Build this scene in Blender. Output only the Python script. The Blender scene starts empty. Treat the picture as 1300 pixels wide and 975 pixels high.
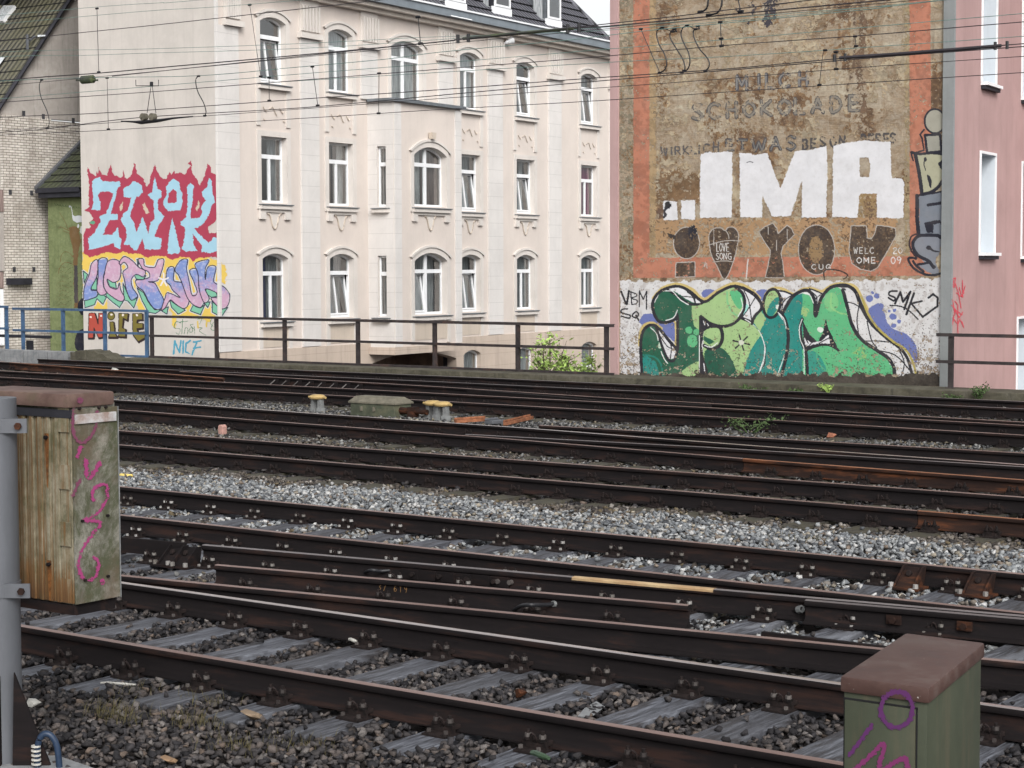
import bpy, bmesh, math, random
import numpy as np
from mathutils import Matrix, Vector
random.seed(7); RNG = np.random.default_rng(7)
S = bpy.context.scene
COL = S.collection
# ------------------------------------------------------------------ camera
FL = 2410.0; CH = 2.47; PITCH = math.atan((487.5-335)/FL); ROLL = 0.003
cp, sp_, cr, sr = math.cos(PITCH), math.sin(PITCH), math.cos(ROLL), math.sin(ROLL)
def ray(px, py):
    x = (px-650)/FL; y = -(py-487.5)/FL
    x, y = cr*x+sr*y, -sr*x+cr*y
    return np.array([x, cp+y*sp_, y*cp-sp_])
def ground_pt(px, py, z=0.0):
    d = ray(px, py); t = (z-CH)/d[2]
    return d*t+np.array([0, 0, CH])
RD = np.array([0.808, -0.589]); RD = RD/np.linalg.norm(RD); NN = np.array([-RD[1], RD[0]])
def sp(px, py, z=0.17):
    q = ground_pt(px, py, z)[:2]
    return float(q@RD), float(q@NN)
def W(s, p, z=0.0):
    return (s*RD[0]+p*NN[0], s*RD[1]+p*NN[1], z)
def on_p(px, p):
    r = ray(px, 335); t = p/(r[0]*NN[0]+r[1]*NN[1])
    return (r[0]*t, r[1]*t)
def project(P):
    """world (n,3) -> photo pixels"""
    P = np.asarray(P, float)-np.array([0, 0, CH])
    fw = P[:, 1]*cp-P[:, 2]*sp_; up = P[:, 1]*sp_+P[:, 2]*cp; x = P[:, 0]
    u = cr*x-sr*up; v = sr*x+cr*up
    return 650+FL*u/fw, 487.5-FL*v/fw, fw
class Frame:
    """local axes of a wall: X along it, Y into it, Z up"""
    def __init__(s, O, dx):
        s.O = np.array([O[0], O[1], 0.0]); d = np.array([dx[0], dx[1], 0.0]); s.X = d/np.linalg.norm(d)
        s.Y = np.array([-s.X[1], s.X[0], 0.0]); s.Zv = np.array([0, 0, 1.0])
    def px(s, x, y, yo=0.0):
        r = ray(x, y); C = np.array([0, 0, CH]); P = s.O+s.Y*yo
        t = ((P-C)@s.Y)/(r@s.Y); q = C+r*t-s.O
        return float(q@s.X), float(q[2])
    def mat(s, z=0.0):
        return Matrix(((s.X[0], s.Y[0], 0, s.O[0]), (s.X[1], s.Y[1], 0, s.O[1]), (0, 0, 1, z), (0, 0, 0, 1)))
    def world(s, x, y, z): return s.O+s.X*x+s.Y*y+np.array([0, 0, z])
TR = Frame((0, 0), RD)          # the railway's own axes: s along, p across
cam = bpy.data.cameras.new('camera'); camo = bpy.data.objects.new('camera', cam); COL.objects.link(camo)
S.camera = camo; cam.sensor_width = 36; cam.lens = 36*FL/1300; cam.clip_start = 0.1; cam.clip_end = 5000
right = Vector((cr, -sr*sp_, -sr*cp)); upv = Vector((sr, cr*sp_, cr*cp)); fwd = Vector((0, cp, -sp_))
camo.matrix_world = Matrix(((right[0], upv[0], -fwd[0], 0), (right[1], upv[1], -fwd[1], 0), (right[2], upv[2], -fwd[2], CH), (0, 0, 0, 1)))
# ------------------------------------------------------------------ objects
def tag(o, label=None, cat=None, group=None, kind=None):
    if label: o['label'] = label
    if cat: o['category'] = cat
    if group: o['group'] = group
    if kind: o['kind'] = kind
    return o
def empty(name, M, label=None, cat=None, group=None):
    o = bpy.data.objects.new(name, None); COL.objects.link(o); o.empty_display_size = 0.2
    o.matrix_world = M if isinstance(M, Matrix) else Matrix.Translation(M)
    return tag(o, label, cat, group)
def link(name, me, parent=None, M=None):
    o = bpy.data.objects.new(name, me); COL.objects.link(o)
    if M is not None: o.matrix_basis = M
    if parent: o.parent = parent
    return o
class MB:
    def __init__(s): s.v = []; s.f = []; s.m = []
    def add(s, vs, fs, m=0):
        b = len(s.v); s.v += [tuple(v) for v in vs]; s.f += [tuple(b+i for i in f) for f in fs]; s.m += [m]*len(fs); return s
    def box(s, x0, x1, y0, y1, z0, z1, m=0):
        return s.add([(x0,y0,z0),(x1,y0,z0),(x1,y1,z0),(x0,y1,z0),(x0,y0,z1),(x1,y0,z1),(x1,y1,z1),(x0,y1,z1)],
                     [(0,3,2,1),(4,5,6,7),(0,1,5,4),(1,2,6,5),(2,3,7,6),(3,0,4,7)], m)
    def quad(s, a, b, c, d, m=0): return s.add([a,b,c,d], [(0,1,2,3)], m)
    def prism(s, poly, y0, y1, m=0):
        """poly in (x,z), counter-clockwise seen from -y; extruded y0..y1"""
        n = len(poly); a = sum(poly[i][0]*poly[(i+1)%n][1]-poly[(i+1)%n][0]*poly[i][1] for i in range(n))
        if a < 0: poly = poly[::-1]
        vs = [(x,y0,z) for x,z in poly]+[(x,y1,z) for x,z in poly]
        fs = [tuple(range(n)), tuple(range(2*n-1, n-1, -1))]+[(i, i+n, (i+1)%n+n, (i+1)%n) for i in range(n)]
        return s.add(vs, fs, m)
    def strip(s, inner, outer, y0, y1, m=0):
        """solid band between two (x,z) polylines of equal length"""
        for i in range(len(inner)-1):
            s.prism([inner[i], inner[i+1], outer[i+1], outer[i]], y0, y1, m)
        return s
    def zprism(s, poly, z0, z1, m=0):
        n = len(poly); a = sum(poly[i][0]*poly[(i+1)%n][1]-poly[(i+1)%n][0]*poly[i][1] for i in range(n))
        if a < 0: poly = poly[::-1]
        vs = [(x,y,z0) for x,y in poly]+[(x,y,z1) for x,y in poly]
        return s.add(vs, [tuple(range(n-1,-1,-1)), tuple(range(n,2*n))]+[(i,(i+1)%n,(i+1)%n+n,i+n) for i in range(n)], m)
    def tube(s, path, r, n=8, m=0, cap=True):
        P = [Vector(p) for p in path]; rs = r if hasattr(r, '__len__') else [r]*len(P); vs = []; up = Vector((0.13, 0.07, 1)).normalized()
        for i, p in enumerate(P):
            t = (P[min(i+1, len(P)-1)]-P[max(i-1, 0)])
            t = t.normalized() if t.length > 1e-9 else Vector((0,0,1))
            u = up if abs(t.dot(up)) < 0.95 else Vector((1, 0.1, 0)).normalized()
            a = t.cross(u).normalized(); b = a.cross(t)
            for k in range(n):
                th = 2*math.pi*k/n; vs.append(p+(a*math.cos(th)+b*math.sin(th))*rs[i])
        fs = []
        for i in range(len(P)-1):
            for k in range(n): fs.append((i*n+k, i*n+(k+1)%n, (i+1)*n+(k+1)%n, (i+1)*n+k))
        if cap: fs += [tuple(range(n))[::-1], tuple((len(P)-1)*n+k for k in range(n))]
        return s.add(vs, fs, m)
    def cyl(s, x, y, z0, z1, r, n=10, m=0, r2=None): return s.tube([(x,y,z0),(x,y,z1)], [r, r if r2 is None else r2], n, m)
    def build(s, name, mats, parent=None, M=None, smooth=40, off=None, bevel=0):
        me = bpy.data.meshes.new(name); v = s.v
        if off is not None: v = [(a[0]-off[0], a[1]-off[1], a[2]-off[2]) for a in v]
        me.from_pydata(v, [], s.f); mats = mats if isinstance(mats, (list, tuple)) else [mats]
        for x in mats: me.materials.append(x)
        me.polygons.foreach_set('material_index', s.m)
        if bevel:
            bm = bmesh.new(); bm.from_mesh(me); bmesh.ops.remove_doubles(bm, verts=bm.verts, dist=1e-5)
            ed = [e for e in bm.edges if len(e.link_faces) == 2 and e.calc_face_angle(0) > 0.6]
            bmesh.ops.bevel(bm, geom=ed, offset=bevel, segments=2, affect='EDGES', profile=0.6)
            bm.to_mesh(me); bm.free()
        me.update()
        if smooth:
            me.polygons.foreach_set('use_smooth', [True]*len(me.polygons)); me.set_sharp_from_angle(angle=math.radians(smooth))
        return link(name, me, parent, M)
# ------------------------------------------------------------------ materials
def lin(c):
    return tuple(((x/255)/12.92 if x/255 <= 0.04045 else (((x/255)+0.055)/1.055)**2.4) for x in c)
class Mat:
    def __init__(s, name, rough=0.8, spec=0.3, metal=0.0):
        s.m = bpy.data.materials.new(name); s.m.use_nodes = True; s.nt = s.m.node_tree; s.n = s.nt.nodes; s.l = s.nt.links
        s.b = s.n['Principled BSDF']; s.b.inputs['Roughness'].default_value = rough
        s.b.inputs['Specular IOR Level'].default_value = spec; s.b.inputs['Metallic'].default_value = metal
        s.tc = s.n.new('ShaderNodeTexCoord'); s._c = {}
    def coord(s, scale=(1,1,1), kind='Object', rot=(0,0,0)):
        k = (tuple(scale), kind, rot)
        if k not in s._c:
            mp = s.n.new('ShaderNodeMapping'); mp.inputs['Scale'].default_value = scale; mp.inputs['Rotation'].default_value = rot
            s.l.new(s.tc.outputs[kind], mp.inputs['Vector']); s._c[k] = mp.outputs[0]
        return s._c[k]
    def noise(s, scale, detail=5, rough=0.6, sc=(1,1,1), dist=0.0):
        t = s.n.new('ShaderNodeTexNoise'); t.inputs['Scale'].default_value = scale; t.inputs['Detail'].default_value = detail
        t.inputs['Roughness'].default_value = rough; t.inputs['Distortion'].default_value = dist
        s.l.new(s.coord(sc), t.inputs['Vector']); return t.outputs['Fac']
    def ramp(s, fac, stops):
        r = s.n.new('ShaderNodeValToRGB'); e = r.color_ramp.elements
        while len(e) < len(stops): e.new(0.5)
        for i, (p, c) in enumerate(stops):
            e[i].position = p; e[i].color = (c, c, c, 1) if not hasattr(c, '__len__') else (*c[:3], 1)
        s.l.new(fac, r.inputs['Fac']); return r.outputs['Color']
    def mix(s, fac, a, b, mode='MIX'):
        x = s.n.new('ShaderNodeMix'); x.data_type = 'RGBA'; x.blend_type = mode
        for i, v in ((0, fac), (6, a), (7, b)):
            if isinstance(v, bpy.types.NodeSocket): s.l.new(v, x.inputs[i])
            elif hasattr(v, '__len__'): x.inputs[i].default_value = (*v[:3], 1)
            else: x.inputs[i].default_value = v if i == 0 else (v, v, v, 1)
        return x.outputs[2]
    def math(s, op, a, b=0.0):
        x = s.n.new('ShaderNodeMath'); x.operation = op
        for i, v in enumerate((a, b)):
            if isinstance(v, bpy.types.NodeSocket): s.l.new(v, x.inputs[i])
            else: x.inputs[i].default_value = v
        return x.outputs[0]
    def sep(s, i):
        if 'sep' not in s._c:
            x = s.n.new('ShaderNodeSeparateXYZ'); s.l.new(s.tc.outputs['Object'], x.inputs[0]); s._c['sep'] = x
        return s._c['sep'].outputs[i]
    def attr(s, name):
        a = s.n.new('ShaderNodeAttribute'); a.attribute_name = name; return a.outputs['Color']
    def rnd(s):
        a = s.n.new('ShaderNodeObjectInfo'); return a.outputs['Random']
    def color(s, c):
        if isinstance(c, bpy.types.NodeSocket): s.l.new(c, s.b.inputs['Base Color'])
        else: s.b.inputs['Base Color'].default_value = (*c[:3], 1)
        return s
    def rough(s, f): s.l.new(f, s.b.inputs['Roughness']); return s
    def bump(s, h, strength=0.4, dist=0.02):
        b = s.n.new('ShaderNodeBump'); b.inputs['Strength'].default_value = strength; b.inputs['Distance'].default_value = dist
        s.l.new(h, b.inputs['Height']); s.l.new(b.outputs[0], s.b.inputs['Normal']); return s
def speckle(name, base, var=0.25, scale=6, rough=0.8, spec=0.3, metal=0.0, dirt=None, dirt_amt=0.5, sc=(1,1,1), bump=0.0, bscale=40):
    m = Mat(name, rough, spec, metal); n = m.noise(scale, 6, 0.65, sc)
    c = m.ramp(n, [(0.36, tuple(x*(1-var) for x in base)), (0.64, tuple(min(1, x*(1+var)) for x in base))])
    if dirt is not None:
        d = m.ramp(m.noise(scale*0.35, 7, 0.7, sc, 0.5), [(0.62-dirt_amt*0.3, 0.0), (0.75, 1.0)])
        c = m.mix(d, c, dirt)
    m.color(c)
    if bump: m.bump(m.noise(bscale, 4, 0.6, sc), bump, 0.01)
    return m.m
MT = {}
# rail steels
m = Mat('rail_web_steel', 0.85, 0.08); n = m.noise(3, 6, 0.7, (0.4, 3, 3)); n2 = m.noise(30, 4)
m.color(m.mix(m.math('MULTIPLY', n2, 0.5), m.ramp(n, [(0.3, (0.005, 0.0045, 0.005)), (0.52, (0.009, 0.0075, 0.008)), (0.66, (0.028, 0.015, 0.012))]), (0.014, 0.011, 0.011))).bump(n2, 0.25, 0.003); MT['web'] = m.m
m = Mat('rail_web_rust', 0.85, 0.1); n = m.noise(3, 6, 0.7, (0.4, 3, 3))
m.color(m.ramp(n, [(0.3, (0.010, 0.007, 0.007)), (0.52, (0.024, 0.013, 0.010)), (0.70, (0.11, 0.040, 0.018))])).bump(m.noise(40), 0.3, 0.003); MT['webrust'] = m.m
def railtop(name, c0, c1, r0, r1, metal):
    m = Mat(name, 0.4, 0.5, metal); n = m.noise(2, 6, 0.7, (0.25, 4, 4))
    m.color(m.ramp(n, [(0.3, c0), (0.7, c1)])); m.rough(m.ramp(m.noise(4, 5, 0.6, (0.3, 3, 3)), [(0.3, r0), (0.7, r1)])); return m.m
MT['top_shiny'] = railtop('rail_head_polished', (0.42, 0.36, 0.34), (0.62, 0.56, 0.54), 0.24, 0.42, 0.85)
MT['top_dull'] = railtop('rail_head_dull_brown', (0.15, 0.095, 0.082), (0.26, 0.185, 0.165), 0.42, 0.65, 0.35)
MT['top_grey'] = railtop('rail_head_grey', (0.10, 0.085, 0.085), (0.20, 0.18, 0.18), 0.4, 0.6, 0.4)
MT['top_rust'] = railtop('rail_head_rust', (0.17, 0.065, 0.028), (0.27, 0.12, 0.06), 0.55, 0.7, 0.1)
# fastening
m = Mat('fastening_iron', 0.8, 0.15); m.color(m.ramp(m.noise(25, 4), [(0.35, (0.006, 0.005, 0.005)), (0.65, (0.022, 0.015, 0.014))])); MT['iron'] = m.m
m = Mat('fastening_nut', 0.6, 0.4); m.color(m.mix(m.rnd(), (0.022, 0.017, 0.016), (0.085, 0.075, 0.07))); MT['nut'] = m.m
m = Mat('fastening_nut_bright', 0.6, 0.4); m.color(m.mix(m.rnd(), (0.09, 0.08, 0.07), (0.27, 0.26, 0.25))); MT['nut_bright'] = m.m
# sleepers
def wood(name, a, b, c, moss=None):
    m = Mat(name, 0.62, 0.28); g = m.noise(5, 7, 0.7, (9, 0.7, 3), 0.6); f = m.noise(2.2, 6, 0.7, (3, 0.6, 1)); r = m.rnd()
    col = m.ramp(g, [(0.36, a), (0.5, b), (0.64, c)]); col = m.mix(m.ramp(m.noise(3, 4, .6, (16, 0.5, 1), .8), [(0.36, 0.85), (0.43, 0.0)]), col, (0.008, 0.008, 0.009))
    col = m.mix(m.ramp(f, [(0.48, 0.0), (0.60, 0.85)]), col, (0.028, 0.024, 0.024))
    col = m.mix(m.ramp(m.noise(1.1, 4, 0.6, (2, 1, 1), 0.4), [(0.56, 0.0), (0.66, 0.6)]), col, (0.21, 0.22, 0.245))
    col = m.mix(m.math('MULTIPLY', r, 0.42), col, (0.025, 0.022, 0.022))
    if moss: col = m.mix(m.ramp(m.noise(3, 5), [(0.35, 0.0), (0.55, 1.0)]), col, moss)
    m.color(col).rough(m.ramp(f, [(0.3, 0.45), (0.7, 0.8)])).bump(g, 0.7, 0.012); return m.m
MT['sleeper'] = wood('sleeper_wood', (0.026, 0.026, 0.030), (0.078, 0.082, 0.096), (0.162, 0.171, 0.196))
MT['sleeper_far'] = wood('sleeper_wood_mossy', (0.025, 0.023, 0.02), (0.04, 0.038, 0.035), (0.07, 0.066, 0.06), (0.055, 0.05, 0.035))
# stones carry their own colour in an attribute
m = Mat('ballast_stone', 0.85, 0.15); c = m.attr('tint'); n = m.noise(60, 4)
m.color(m.mix(m.ramp(n, [(0.35, 0.0), (0.7, 0.55)]), c, m.mix(1.0, c, (0.45, 0.42, 0.40), 'MULTIPLY'))).bump(n, 0.4, 0.006); MT['stone'] = m.m
m = Mat('track_bed_soil', 0.95, 0.2); n = m.noise(14, 8, 0.75)
m.color(m.ramp(n, [(0.35, (0.012, 0.010, 0.010)), (0.6, (0.035, 0.028, 0.025)), (0.75, (0.07, 0.055, 0.045))])).bump(n, 0.8, 0.04); MT['soil'] = m.m
MT['asphalt'] = speckle('street_asphalt', (0.05, 0.05, 0.052), 0.3, 3, 0.9, bump=0.3)
# concretes / walls
def weathered(name, a, b, c, streak=0.5, scale=1.0, rough=0.9, dark=(0.03, 0.028, 0.025)):
    m = Mat(name, rough, 0.25); n1 = m.noise(0.9*scale, 8, 0.68, (1, 1, 1.6), 0.8); n2 = m.noise(5*scale, 8, 0.75, (1, 1, 1), 0.3)
    col = m.ramp(n1, [(0.3, a), (0.5, b), (0.72, c)])
    col = m.mix(m.ramp(n2, [(0.4, 0.0), (0.65, 0.5)]), col, a)
    st = m.ramp(m.noise(1.6*scale, 6, 0.7, (3.5, 3.5, 0.35)), [(0.52, 0.0), (0.75, streak)])
    col = m.mix(st, col, dark)
    m.color(col).bump(n2, 0.35, 0.02); return m
MT['parapet'] = weathered('parapet_concrete', (0.035, 0.032, 0.024), (0.085, 0.078, 0.055), (0.13, 0.12, 0.095), 0.7, 2.5).m
MT['concrete'] = weathered('block_concrete', (0.13, 0.135, 0.14), (0.2, 0.205, 0.21), (0.27, 0.27, 0.27), 0.4, 3).m
MT['grey_strip'] = weathered('grey_render', (0.19, 0.2, 0.2), (0.215, 0.225, 0.225), (0.24, 0.25, 0.25), 0.15, 1.0).m
# old brown render of the mural wall: faint brick courses, scraped pale patches
m = Mat('old_brown_render', 0.92, 0.2)
n1 = m.noise(0.9, 10, 0.72, (1, 1, 1.1), 1.8); n2 = m.noise(3.2, 9, 0.78, (1, 1, 1.0), 1.2); n3 = m.noise(22, 5, 0.7)
col = m.ramp(n1, [(0.37, (0.15, 0.10, 0.062)), (0.46, (0.26, 0.19, 0.125)), (0.54, (0.33, 0.26, 0.185)), (0.63, (0.43, 0.38, 0.29))])
col = m.mix(m.ramp(n2, [(0.44, 0.0), (0.60, 0.7)]), col, (0.36, 0.315, 0.25))
col = m.mix(m.ramp(m.noise(1.7, 9, 0.8, (1, 1, 1.3), 2.2), [(0.53, 0.0), (0.64, 0.6)]), col, (0.16, 0.105, 0.065))
col = m.mix(m.ramp(m.noise(1.0, 8, 0.75, (4, 4, 0.35), 0.4), [(0.56, 0.0), (0.7, 0.5)]), col, (0.09, 0.065, 0.045))
col = m.mix(m.ramp(n3, [(0.35, 0.28), (0.6, 0.0)]), col, (0.08, 0.055, 0.035))
br = m.n.new('ShaderNodeTexBrick'); br.inputs['Scale'].default_value = 1.0
br.inputs['Brick Width'].default_value = 0.26; br.inputs['Row Height'].default_value = 0.083; br.inputs['Mortar Size'].default_value = 0.008
m.l.new(m.coord((1, 1, 1), rot=(math.radians(90), 0, 0)), br.inputs['Vector'])
fac = m.ramp(br.outputs['Fac'], [(0.0, 0.0), (1.0, 0.14)])
col = m.mix(fac, col, (0.34, 0.29, 0.21)); m.color(col).bump(m.mix(0.4, n2, br.outputs['Fac']), 0.45, 0.02); MT['brown'] = m.m
# paint sheets with an attribute colour, worn by noise
m = Mat('wall_paint', 0.7, 0.3); c = m.attr('tint'); n = m.noise(12, 7, 0.75)
c = m.mix(m.ramp(n, [(0.52, 0.0), (0.78, 0.35)]), c, m.mix(1.0, c, (0.55, 0.5, 0.46), 'MULTIPLY'))
c = m.mix(m.ramp(m.noise(2.5, 6, 0.7), [(0.45, 0.0), (0.75, 0.18)]), c, (0.25, 0.22, 0.19)); m.color(c).bump(n, 0.2, 0.01); MT['paint'] = m.m
m = Mat('fresh_wall_paint', 0.6, 0.35); c = m.attr('tint'); n = m.noise(5, 6, 0.7)
m.color(m.mix(m.ramp(n, [(0.4, 0.0), (0.8, 0.16)]), c, m.mix(1.0, c, (0.75, 0.72, 0.7), 'MULTIPLY'))).bump(n, 0.12, 0.01); MT['paint2'] = m.m
# cream house
def plaster(name, c, streak=0.12, joints=0.0, var=0.05):
    m = Mat(name, 0.85, 0.25); n = m.noise(0.8, 7, 0.65, (1, 1, 0.8), 0.3)
    col = m.ramp(n, [(0.4, tuple(x*(1-var) for x in c)), (0.6, tuple(min(1, x*(1+var)) for x in c))])
    st = m.ramp(m.noise(1.2, 7, 0.75, (4, 4, 0.22)), [(0.5, 0.0), (0.68, streak)])
    col = m.mix(st, col, tuple(x*0.45 for x in c))
    col = m.mix(m.ramp(m.noise(14, 5, 0.7), [(0.45, 0.0), (0.8, 0.10)]), col, tuple(x*0.6 for x in c))
    if joints:
        z = m.math('FRACT', m.math('DIVIDE', m.sep(2), joints)); j = m.math('LESS_THAN', z, 0.035)
        col = m.mix(m.math('MULTIPLY', j, 0.30), col, tuple(x*0.35 for x in c))
    m.color(col).bump(m.noise(35, 4), 0.15, 0.005); return m.m
MT['facade'] = plaster('cream_plaster', (0.570, 0.508, 0.462), 0.08, var=0.035)
MT['gable'] = plaster('pale_gable_plaster', (0.51, 0.472, 0.435), 0.16, var=0.06)
MT['pilaster'] = plaster('white_pilaster_plaster', (0.575, 0.55, 0.528), 0.09, joints=0.5)
MT['trim'] = plaster('trim_plaster', (0.565, 0.525, 0.488), 0.12)
MT['reveal'] = plaster('pale_reveal', (0.50, 0.54, 0.58), 0.15)
MT['base'] = plaster('tan_base_plaster', (0.47, 0.39, 0.325), 0.35, joints=0.46)
MT['apron'] = plaster('apron_plaster', (0.50, 0.43, 0.36), 0.2)
MT['pink'] = plaster('pink_render', (0.355, 0.235, 0.225), 0.22, var=0.07)
MT['pink2'] = plaster('pink_edge_render', (0.39, 0.26, 0.25), 0.2)
MT['cornice'] = plaster('cornice_plaster', (0.62, 0.56, 0.50), 0.15)
MT['dark'] = speckle('dark_interior', (0.045, 0.045, 0.05), 0.3, 2, 1.0)
MT['dim'] = speckle('dim_passage_wall', (0.22, 0.155, 0.12), 0.3, 2, 0.9)
MT['pvc'] = speckle('white_window_frame', (0.72, 0.73, 0.74), 0.04, 3, 0.4, 0.5)
MT['zinc'] = speckle('zinc_sheet', (0.16, 0.175, 0.19), 0.2, 2, 0.5, 0.5, 0.4)
MT['gutter'] = speckle('blue_grey_gutter', (0.165, 0.19, 0.212), 0.12, 1.5, 0.5, 0.4)
def cloth(name, c):
    m = Mat(name, 0.9, 0.1); n = m.noise(6, 4, 0.6, (5, 5, 0.3)); m.color(m.ramp(n, [(0.38, tuple(x*0.5 for x in c)), (0.6, c)])); return m.m
MT['net'] = cloth('net_curtain', (0.66, 0.67, 0.67)); MT['curt_grey'] = cloth('grey_curtain', (0.42, 0.44, 0.45)); MT['curt_blue'] = cloth('blue_curtain', (0.07, 0.09, 0.24))
MT['curt_pink'] = cloth('magenta_curtain', (0.42, 0.10, 0.24)); MT['curt_brown'] = cloth('brown_curtain', (0.28, 0.21, 0.19)); MT['blind'] = cloth('pale_blind', (0.62, 0.65, 0.67))
m = Mat('window_glass', 0.03); tr = m.n.new('ShaderNodeBsdfTransparent'); gl = m.n.new('ShaderNodeBsdfGlossy'); gl.inputs['Roughness'].default_value = 0.03
tr.inputs[0].default_value = (0.86, 0.9, 0.9, 1); mx = m.n.new('ShaderNodeMixShader'); lw = m.n.new('ShaderNodeLayerWeight'); lw.inputs[0].default_value = 0.35
k = m.math('ADD', m.math('MULTIPLY', lw.outputs['Fresnel'], 0.5), 0.26); m.l.new(k, mx.inputs[0]); m.l.new(tr.outputs[0], mx.inputs[1]); m.l.new(gl.outputs[0], mx.inputs[2])
m.l.new(mx.outputs[0], m.n['Material Output'].inputs[0]); MT['glass'] = m.m
# bricks, tiles
m = Mat('white_brick', 0.9, 0.2); br = m.n.new('ShaderNodeTexBrick'); br.inputs['Scale'].default_value = 1.0
br.inputs['Brick Width'].default_value = 0.26; br.inputs['Row Height'].default_value = 0.088; br.inputs['Mortar Size'].default_value = 0.010; br.inputs['Mortar Smooth'].default_value = 0.3
br.inputs['Color1'].default_value = (0.64, 0.60, 0.545, 1); br.inputs['Color2'].default_value = (0.49, 0.45, 0.40, 1); br.inputs['Mortar'].default_value = (0.10, 0.085, 0.07, 1)
m.l.new(m.coord((1, 1, 1), rot=(math.radians(90), 0, 0)), br.inputs['Vector']); c = br.outputs['Color']
c = m.mix(m.ramp(m.noise(1.0, 8, 0.75, (1, 1, 0.6)), [(0.46, 0.0), (0.62, 0.6)]), c, (0.19, 0.16, 0.135))
m.color(c).bump(m.math('SUBTRACT', 1.0, br.outputs['Fac']), 0.5, 0.01); MT['brick'] = m.m
m = weathered('board_marked_plaster', (0.29, 0.262, 0.238), (0.36, 0.33, 0.302), (0.43, 0.398, 0.367), 0.5, 1.0); MT['plaster_old'] = m.m
def tiles(name, a, b, moss=None, w=0.21, ax=0):
    m = Mat(name, 0.6, 0.4); x = m.math('FRACT', m.math('DIVIDE', m.sep(ax), w))
    wv = m.math('SINE', m.math('MULTIPLY', x, math.pi)); n = m.noise(1.2, 6, 0.7); n3 = m.noise(20, 4)
    col = m.mix(m.ramp(wv, [(0.15, 0.0), (1.0, 1.0)]), a, b)
    if moss: col = m.mix(m.ramp(n, [(0.40, 0.0), (0.62, 0.8)]), col, moss)
    col = m.mix(m.ramp(n3, [(0.4, 0.0), (0.7, 0.3)]), col, tuple(q*0.5 for q in a))
    m.color(col).bump(wv, 1.0, 0.05); return m.m
MT['tiles'] = tiles('dark_roof_tiles', (0.004, 0.004, 0.006), (0.12, 0.12, 0.14), w=.27)
MT['tiles_moss'] = tiles('mossy_roof_tiles', (0.012, 0.011, 0.010), (0.145, 0.135, 0.10), (0.095, 0.09, 0.05), w=.24, ax=1)
MT['seam'] = speckle('dark_tile_seam', (0.008, 0.008, 0.009), 0.2, 5)
MT['tiles_annex'] = tiles('annex_roof_tiles', (0.012, 0.012, 0.012), (0.04, 0.045, 0.035), (0.06, 0.07, 0.03), w=.24)
MT['green_wall'] = weathered('green_painted_wall', (0.10, 0.12, 0.055), (0.165, 0.195, 0.09), (0.20, 0.235, 0.115), 0.35, 2.0).m
MT['fascia'] = speckle('dark_fascia_board', (0.02, 0.02, 0.026), 0.3, 3, 0.7)
MT['fence'] = speckle('brown_black_railing_paint', (0.028, 0.022, 0.022), 0.4, 6, 0.6, 0.4, dirt=(0.09, 0.045, 0.03), dirt_amt=0.25)
MT['fence_blue'] = speckle('blue_railing_paint', (0.045, 0.09, 0.165), 0.3, 6, 0.5, 0.4, dirt=(0.03, 0.05, 0.09), dirt_amt=0.5)
MT['galv'] = speckle('galvanised_mast', (0.098, 0.103, 0.115), 0.12, 4, 0.55, 0.5, 0.3, sc=(1, 1, 0.4), bump=0.15, bscale=20)
MT['cable'] = speckle('black_cable', (0.012, 0.012, 0.014), 0.2, 5, 0.5); MT['cable_blue'] = speckle('blue_cable', (0.015, 0.028, 0.055), 0.2, 5, 0.4)
MT['wire'] = speckle('copper_wire_dark', (0.03, 0.026, 0.03), 0.3, 3, 0.6); MT['wire_green'] = speckle('copper_wire_patina', (0.12, 0.19, 0.17), 0.25, 3, 0.7)
MT['insul'] = speckle('insulator_glaze', (0.03, 0.035, 0.03), 0.4, 8, 0.35, dirt=(0.08, 0.10, 0.04), dirt_amt=0.6)
MT['orange_rust'] = speckle('orange_rust_bar', (0.20, 0.078, 0.038), 0.4, 9, 0.85)
MT['yellow'] = speckle('yellow_cap_paint', (0.34, 0.24, 0.10), 0.2, 9, 0.6, dirt=(0.2, 0.12, 0.05), dirt_amt=0.4)
MT['yellow_pale'] = speckle('yellow_primer', (0.42, 0.33, 0.19), 0.25, 9, 0.6, dirt=(0.22, 0.11, 0.05), dirt_amt=1.3, sc=(0.5, 2, 2))
MT['lightgrey'] = speckle('light_grey_casting', (0.16, 0.165, 0.165), 0.25, 12, 0.7)
MT['olive'] = speckle('olive_machine_paint', (0.055, 0.062, 0.042), 0.25, 8, 0.65, dirt=(0.12, 0.11, 0.07), dirt_amt=0.4)
MT['khaki_top'] = speckle('sandy_lid', (0.115, 0.105, 0.08), 0.25, 8, 0.8)
MT['leaf'] = speckle('spring_leaf', (0.30, 0.43, 0.11), 0.35, 9, 0.6); MT['leaf2'] = speckle('weed_leaf', (0.052, 0.085, 0.028), 0.45, 30, 0.7)
MT['grass_dry'] = speckle('dry_grass', (0.10, 0.085, 0.038), 0.5, 25, 0.8); MT['bark'] = speckle('bark', (0.07, 0.05, 0.04), 0.4, 20, 0.9)
MT['litter_white'] = speckle('pale_litter', (0.38, 0.37, 0.34), 0.2, 30, 0.7); MT['litter_red'] = speckle('red_clay', (0.25, 0.10, 0.06), 0.3, 40, 0.9)
MT['litter_yellow'] = speckle('yellow_litter', (0.55, 0.42, 0.12), 0.2, 30, 0.7)
MT['pinkstone'] = speckle('pinkish_marker_paint', (0.33, 0.19, 0.16), 0.2, 20, 0.8)
EXPO = 0.55
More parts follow.
